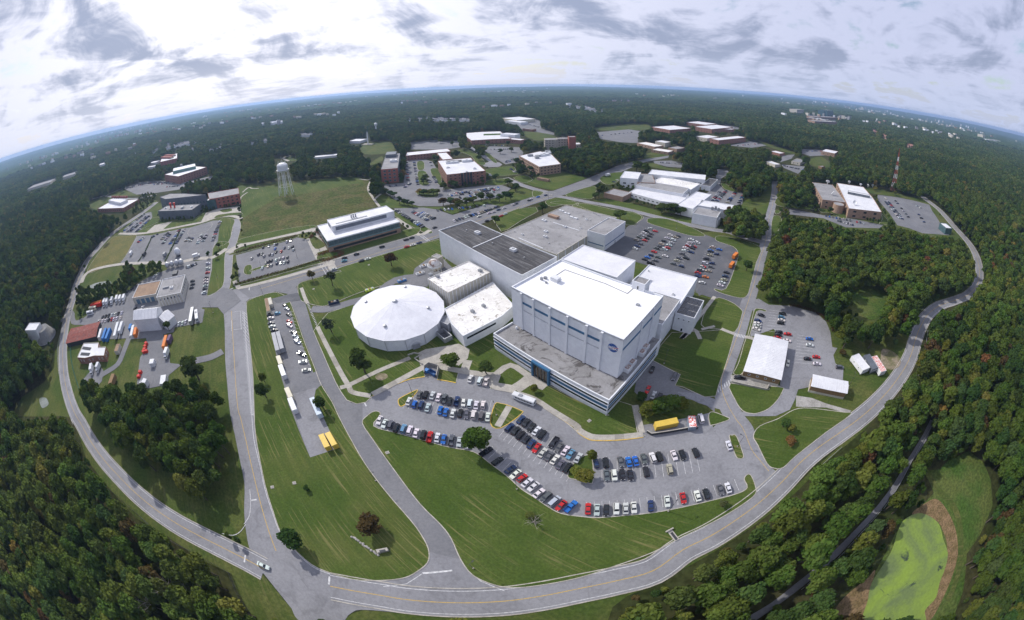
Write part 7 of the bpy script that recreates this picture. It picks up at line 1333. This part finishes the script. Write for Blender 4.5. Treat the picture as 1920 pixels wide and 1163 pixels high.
# dead tree on the front lawn
g_ = G1('H 1060,640', 0); o = empty('dead_tree', (g_[0], g_[1], .1)); tag(o, 'bleached leafless dead tree on the front lawn', 'tree'); link('trunk', trunk_mesh('trunk', 77, 5.0, .18, 4.2, deadwood, 9, 5), o); LONE.append((g_[0], g_[1], 4))
for i, s_ in enumerate(('G 700,150', 'G 930,1000', 'G 1000,960', 'G 820,1080')):
    g_ = G1(s_, 8); o = empty('dead_tree', (g_[0], g_[1], 0), i*1.3); tag(o, ['bare grey tree leaning in the wood between the two roads', 'bare grey tree in the lower left wood, nearest the fence', 'bare grey tree in the lower left wood, second from the fence', 'bare grey tree in the lower left wood, lowest'][i], 'tree'); o.scale = (1.3, 1.3, 2.6); link('trunk', trunk_mesh('trunk', 87+i, 6.0, .16, 4.5, deadwood, 9, 5), o)
def hedge(s_, w_, h_, m_, label, seed=1):
    c_ = smooth(G(s_), False, 6); m0_ = c_.mean(0); L_ = np.r_[0, np.cumsum(np.linalg.norm(np.diff(c_, axis=0), axis=1))]; rg_ = np.random.default_rng(seed); n_ = int(L_[-1]*w_*5); V = []; F = []
    t_ = rg_.uniform(0, L_[-1], n_); P_ = np.stack([np.interp(t_, L_, c_[:, 0]), np.interp(t_, L_, c_[:, 1])], 1)-m0_+rg_.normal(0, w_*.25, (n_, 2)); Z_ = h_*rg_.uniform(.15, 1, n_)
    for p_, z_ in zip(P_, Z_):
        a = rg_.normal(size=3); a /= np.linalg.norm(a); u = np.cross(a, rg_.normal(size=3)); u /= np.linalg.norm(u); v = np.cross(a, u); c3 = np.array([p_[0], p_[1], z_]); k = rg_.uniform(.35, .7); b = len(V); V += [tuple(c3-u*k*.5-v*k*.4), tuple(c3+u*k*.5-v*k*.3), tuple(c3+u*k*.4+v*k*.5), tuple(c3-u*k*.4+v*k*.4)]; F.append((b, b+1, b+2, b+3))
    me = bpy.data.meshes.new('hedge'); me.from_pydata(V, [], F); me.materials.append(m_); o = link('hedge', me, None, (m0_[0], m0_[1], .14)); tag(o, label, 'hedge'); return o
hedge('d 1450,550 1700,478 1920,420 2000,395', 3.2, 1.3, leaf_b, 'reddish hedge along the upper side of the visitor car park', 1); hedge('d 1450,835 1700,765 1920,705 2250,605', 3.2, 1.2, leaf_b, 'reddish hedge between the visitor car park and the avenue path', 2); hedge('n6 110,770 250,720 400,745 300,800 170,840', 5, 1.0, leaf_b, 'brown planting bed at the left corner of the laboratory', 3); hedge('n6 20,560 100,480 190,600', 5, 1.0, leaf_b, 'brown planting bed at the left end of the laboratory', 4)
hedge('d 575,630 640,530 700,400', 2.0, .9, leaf_d, 'low hedge strip dividing the north-west car park, left', 5); hedge('d 815,630 880,500 950,345', 2.6, .9, leaf_d, 'low hedge strip dividing the north-west car park, right', 6); hedge('n5 640,70 760,90 900,140 990,200 1050,260 1060,330', 3.0, .8, leaf_b, 'strip of dry brush along the wood edge of the east car park', 7)
# ---- mask of what the trees leave in view, in photo pixels at half size ----------------------------
MW, MH = 960, 582
mask = np.zeros((MH, MW), bool)
def fill(poly, val):
    p = np.asarray(poly)/2.0; lo = np.floor(p.min(0)).astype(int); hi = np.ceil(p.max(0)).astype(int)
    x0_, x1_ = max(0, lo[0]), min(MW, hi[0]+1); y0_, y1_ = max(0, lo[1]), min(MH, hi[1]+1)
    if x0_ >= x1_ or y0_ >= y1_: return
    X, Y = np.meshgrid(np.arange(x0_, x1_)+.5, np.arange(y0_, y1_)+.5); ins = np.zeros(X.shape, bool); n_ = len(p)
    for i in range(n_):
        (xa, ya), (xb, yb_) = p[i], p[(i+1) % n_]
        if ya == yb_: continue
        c_ = ((ya > Y) != (yb_ > Y)) & (X < (xb-xa)*(Y-ya)/(yb_-ya)+xa); ins ^= c_
    mask[y0_:y1_, x0_:x1_][ins] = val
for q in CLEAR: fill(q, True)
fill(px('s 560,545 620,520 830,440 1000,375 1180,380 1420,440 1400,600 1350,760 1440,880 1300,960 1000,960 720,800 600,640'), True)   # the core of the site has no woods
for q in ('F 925,505 980,470 1060,482 1105,530 1095,585 1030,635 960,590', 'D 470,465 540,435 600,430 600,460 540,472', 'I 320,1163 620,960 830,780 1060,540 1230,280 1350,70 1368,75 1250,300 1090,550 860,800 640,990 400,1163'): fill(px(q), True)
def seen(P): 
    q = np.floor(project(P)/2).astype(int); ok = (q[:, 0] >= 0) & (q[:, 0] < MW) & (q[:, 1] >= 0) & (q[:, 1] < MH); r = np.zeros(len(P), bool); r[ok] = mask[q[ok, 1], q[ok, 0]]; return r
def inside(P, poly):
    ins = np.zeros(len(P), bool); n_ = len(poly)
    for i in range(n_):
        a, b_ = poly[i], poly[(i+1) % n_]
        if a[1] == b_[1]: continue
        ins ^= ((a[1] > P[:, 1]) != (b_[1] > P[:, 1])) & (P[:, 0] < (b_[0]-a[0])*(P[:, 1]-a[1])/(b_[1]-a[1])+a[0])
    return ins
def scatter(r0, r1, step, hm, seed):
    rg = np.random.default_rng(seed); n_ = int(2*r1/step); xs, ys = np.meshgrid(np.linspace(-r1, r1, n_), np.linspace(-min(r1, 260), r1, max(2, int(n_*(r1+min(r1, 260))/(2*r1))))); P = np.stack([xs.ravel(), ys.ravel()], 1)+rg.uniform(-.48, .48, (xs.size, 2))*step
    d = np.hypot(P[:, 0], P[:, 1]); az = np.degrees(np.arctan2(np.abs(P[:, 0]), P[:, 1])); k = (d >= r0) & (d < r1) & ((az < 108) | (d < 330)); P = P[k]
    h = hm*rg.uniform(.78, 1.22, len(P))
    bad = np.zeros(len(P), bool)
    for fz in (.15, .35, .6, .85, 1.0): bad |= seen(np.c_[P, h*fz])
    rr = h*.28
    if r0 < 900:
        for fz in (.6,):
            for dx, dy in ((1, 0), (-1, 0), (0, 1), (0, -1)): bad |= seen(np.c_[P+np.stack([dx*rr, dy*rr], 1)*.6, h*fz])
        for f_ in FOOT:
            c_ = f_.mean(0); g2 = c_+(f_-c_)*1.12; bad |= inside(P, g2)
        for x, y, r in LONE: bad |= np.hypot(P[:, 0]-x, P[:, 1]-y) < r+2.0
    P, h = P[~bad], h[~bad]; return P, h
P1, h1 = scatter(0, 420, 6.4, 15.0, 1); P2, h2_ = scatter(420, 1100, 8.0, 15.5, 2); P3, h3 = scatter(1100, 3200, 13.0, 16.5, 3)
PU, hU = scatter(0, 520, 5.0, 5.5, 4)                                  # undergrowth along the edges of the woods
dmin = np.full(len(PU), 99.0)
for q in np.array_split(np.arange(len(P1)), 12): dmin = np.minimum(dmin, np.sqrt(((PU[:, None, :]-P1[q][None, :, :])**2).sum(2)).min(1)) if len(q) else dmin
PU, hU = PU[dmin > 4.2], hU[dmin > 4.2]
# woods standing on the site itself: outline of the canopy, its height, spacing
WN = []; PW = []; hW = []
for wn, q, zr, st_, hm in (('the wood between left and main roads', 'D 445,1075 500,1025 600,1030 740,1030 900,1025 1000,985 1100,985 1185,1030 1208,1110 G 1215,160 1195,400 1110,470 1000,450 870,340 680,235 600,130 520,40', 7, 6.2, 14), ('the belt of trees behind the works yard', 'd 20,880 60,890 230,880 330,850 430,790 440,680 480,670 560,710 700,660 760,640 800,660 790,690 640,775 560,825 470,885 230,975 100,1030 30,1030', 3, 5.2, 8.5),
        ('the grove beside the white complex car park', 'h 95,680 150,590 300,590 470,610 512,670 470,730 390,800 270,770', 8, 7.5, 15), ('the grove between annexes and right street', 'h 85,1090 120,940 200,905 400,960 450,1040 440,1152 230,1160', 8, 7.0, 14), ('the trees behind the grey laboratory', 'e 860,580 900,510 1000,500 1100,480 1230,490 1360,520 1365,545 1250,565 1100,580 900,592', 6, 7, 12), ('the small trees above the left road', 'e 480,620 560,580 640,600 610,660 520,730 450,760 400,790 430,720', 4, 8, 7), ('the trees left of the operations building', 'h 575,800 590,720 650,680 850,650 895,700 870,790 850,870 760,890 640,880', 8, 7.0, 14), ('the bushes beside the meadow path', 'f 300,470 350,490 370,540 360,600 310,640 290,560', 6, 7, 10)):
    poly = ccw(G(q, zr)); lo, hi = poly.min(0), poly.max(0); rgw = np.random.default_rng(len(wn)); X, Y = np.meshgrid(np.arange(lo[0], hi[0], st_), np.arange(lo[1], hi[1], st_)); C_ = np.stack([X.ravel(), Y.ravel()], 1)+rgw.uniform(-.4, .4, (X.size, 2))*st_; C_ = C_[inside(C_, poly)]
    for f_ in FOOT: c_ = f_.mean(0); C_ = C_[~inside(C_, c_+(f_-c_)*1.15)]
    PW.append(C_); hW.append(hm*rgw.uniform(.8, 1.2, len(C_))); WN += [wn]*len(C_)
nU0 = len(P1); P1 = np.r_[P1, *PW, PU]; h1 = np.r_[h1, *hW, hU]; wname = [None]*nU0+WN+[None]*len(PU)
# ---- the 300 that show largest are trees of their own --------------------------------------------
pr1 = project(np.c_[P1, h1*.7]); app = h1/np.sqrt(P1[:, 0]**2+P1[:, 1]**2+(HC-h1*.7)**2); vis = (pr1[:, 0] > -10) & (pr1[:, 0] < 1930) & (pr1[:, 1] > 100) & (pr1[:, 1] < 1175); app[~vis] = 0
want = max(0, 300-NTREE); pick = np.argsort(-app)[:want]; ispick = np.zeros(len(P1), bool); ispick[pick] = True
def wood_of(p):
    x, y = p
    if y > 1163*.62 and x > 1180: return 'the wood between bottom road and sunken lane' if (x-1180)*.62+y < 1340 and x < 1760 else 'the wood round the green pond'
    if x > 1400: return 'the wood outside the right bend'
    if x < 130 or (y > 820 and x < 480 and (y-820) > (x-130)*.55): return 'the lower left wood outside the fence'
    return 'the wood between left and main roads'
KN = dict(g='mid green', d='dark green', y='yellowing', b='rusty brown')
rg = np.random.default_rng(9); kinds = rg.choice(list('gggggggddddy'), len(P1)); kinds[rg.random(len(P1)) < .035] = 'b'
cnt = {}
for i in sorted(pick, key=lambda i: pr1[i][0]):
    k = kinds[i]; wn = wname[i] or wood_of(pr1[i]); cnt[(k, wn)] = cnt.get((k, wn), 0)+1; tree(P1[i, 0], P1[i, 1], h1[i], h1[i]*rg.uniform(.26, .34), k, '%s %s tree from left in %s' % (nth(cnt[(k, wn)]), KN[k], wn), '%s trees in %s' % (KN[k], wn))
# ---- everything else: one forest, instanced on points -----------------------------------------------
rest = ~ispick
pts = np.r_[np.c_[P1[rest], np.zeros(rest.sum())], np.c_[P2, np.zeros(len(P2))], np.c_[P3, np.zeros(len(P3))]]; hh = np.r_[h1[rest], h2_, h3]
near = np.r_[np.ones(rest.sum()), np.ones(len(P2)), np.zeros(len(P3))].astype(bool)
kk = np.r_[kinds[rest], rg.choice(list('ggggggggggdddddyy'), len(P2)), rg.choice(list('ggg'), len(P3))]
proto = {}
def forest(name, pts_, sc, rot, pid, objs, label):
    me = bpy.data.meshes.new(name); me.from_pydata([tuple(p) for p in pts_], [], []); o = bpy.data.objects.new(name, me); COL.objects.link(o); tag(o, label, 'forest', kind='stuff')
    for nm, arr, ty in (('tscale', sc, 'FLOAT_VECTOR'), ('trot', rot, 'FLOAT'), ('tid', pid, 'INT')):
        a = me.attributes.new(nm, ty, 'POINT'); a.data.foreach_set('vector' if ty == 'FLOAT_VECTOR' else 'value', np.ascontiguousarray(arr).ravel())
    ng = bpy.data.node_groups.new(name, 'GeometryNodeTree'); ng.interface.new_socket('Geometry', in_out='INPUT', socket_type='NodeSocketGeometry'); ng.interface.new_socket('Geometry', in_out='OUTPUT', socket_type='NodeSocketGeometry')
    gi, go = ng.nodes.new('NodeGroupInput'), ng.nodes.new('NodeGroupOutput'); jn = ng.nodes.new('GeometryNodeJoinGeometry')
    def attr(nm, ty):
        n_ = ng.nodes.new('GeometryNodeInputNamedAttribute'); n_.data_type = ty; n_.inputs[0].default_value = nm; return n_.outputs[0]
    sc_, ro_, id_ = attr('tscale', 'FLOAT_VECTOR'), attr('trot', 'FLOAT'), attr('tid', 'INT'); cx_ = ng.nodes.new('ShaderNodeCombineXYZ'); ng.links.new(ro_, cx_.inputs[2])
    for i, ob in enumerate(objs):
        cmp_ = ng.nodes.new('FunctionNodeCompare'); cmp_.data_type = 'INT'; cmp_.operation = 'EQUAL'; ng.links.new(id_, cmp_.inputs[2]); cmp_.inputs[3].default_value = i
        oi = ng.nodes.new('GeometryNodeObjectInfo'); oi.inputs[0].default_value = ob; oi.transform_space = 'ORIGINAL'
        ip = ng.nodes.new('GeometryNodeInstanceOnPoints'); ng.links.new(gi.outputs[0], ip.inputs['Points']); ng.links.new(cmp_.outputs[0], ip.inputs['Selection']); ng.links.new(oi.outputs['Geometry'], ip.inputs['Instance']); ng.links.new(cx_.outputs[0], ip.inputs['Rotation']); ng.links.new(sc_, ip.inputs['Scale'])
        ng.links.new(ip.outputs[0], jn.inputs[0])
    ng.links.new(jn.outputs[0], go.inputs[0]); md = o.modifiers.new('forest', 'NODES'); md.node_group = ng; return o
allm = CR+CD+CYL+CB+CF_; objs = []
for i, m_ in enumerate(allm):                      # crowns the forest repeats; unlinked prototype objects, unseen themselves
    objs.append(bpy.data.objects.new('forest_crown', m_))
idx = {'g': [0, 1, 2, 3], 'd': [4, 5], 'y': [6], 'b': [7]}; pid = np.array([rg.choice(idx[k]) if nr else 8+rg.integers(0, 3) for k, nr in zip(kk, near)], dtype=np.int32)
rad = hh*rg.uniform(.27, .36, len(hh))/5.0; rad = np.where(near, rad, rad*1.75); sc3 = np.stack([rad, rad, hh/16.0], 1).astype(np.float32)
forest('forest', pts, sc3, rg.uniform(0, 6.28, len(hh)).astype(np.float32), pid, objs, 'dense green broadleaf forest stretching away on all sides')
# ---- canopy beyond 3 km -----------------------------------------------------------------------------
rr_ = np.geomspace(3000, 17300, 150); aa = np.radians(np.linspace(-100, 100, 620)); vs = []
rgc = np.random.default_rng(4); base = rgc.uniform(0, 1, (len(rr_), len(aa)))
hill = lambda x, y: 14*np.sin(x/1900+1)+11*np.sin(y/1400+x/2600)+7*np.sin(x/700-y/900)
for i, r in enumerate(rr_):
    x, y = r*np.sin(aa), r*np.cos(aa); zz_ = 9+base[i]*13+np.clip((r-3000)/4000, 0, 1)*(hill(x, y)+4); zz_ = np.maximum(zz_, 1)
    vs += list(zip(x, y, zz_))
nA = len(aa); fs_c = [(i*nA+j, i*nA+j+1, (i+1)*nA+j+1, (i+1)*nA+j) for i in range(len(rr_)-1) for j in range(nA-1)]
canopy = mat('far_canopy', (.030, .055, .014), (.062, .088, .026), .006, .05, .45, 1.0, .6, .08, spec=.0)
tag(MB().add(vs, fs_c).build('far_forest', canopy), 'far wooded country reaching to the horizon', 'forest', kind='stuff')
# ---- far towns: pale roofs too small to pick apart ----
rgt = np.random.default_rng(21); tb = MB()
for k in range(46):
    r_ = rgt.uniform(1500, 9500); a_ = math.radians(rgt.uniform(-88, 88)); cx_, cy_ = r_*math.sin(a_), r_*math.cos(a_); s_ = 60+r_*.05
    for _ in range(int(rgt.integers(4, 16))):
        x_, y_ = cx_+rgt.normal(0, s_), cy_+rgt.normal(0, s_*.8); L_ = rgt.uniform(10, 22)*(1+r_/6000); tb.box((x_, y_, 9+r_*.0012), (L_, L_*rgt.uniform(.4, .9), 18+r_*.0024), rgt.uniform(0, 3), int(rgt.integers(0, 4)))
tag(tb.build('distant_roofs', [white, beige, brick_tan, grey_roof]), 'scattered pale roofs of far towns in the woods', 'roofs', kind='stuff')
# ---- air -----------------------------------------------------------------------------------------------
hm_ = bpy.data.materials.new('haze'); hm_.use_nodes = True; T = NT(hm_.node_tree); ou = T.n('ShaderNodeOutputMaterial'); pv_ = T.n('ShaderNodeVolumePrincipled'); pv_.inputs['Color'].default_value = (.43, .63, .97, 1); pv_.inputs['Density'].default_value = 1.0e-4; pv_.inputs['Anisotropy'].default_value = .25; T.l(pv_.outputs[0], ou.inputs['Volume'])
hb_ = MB().box((0, 0, 64), (37000, 37000, 132)).build('haze', hm_); tag(hb_, 'thin blue haze filling the air to the horizon', 'haze', kind='stuff')
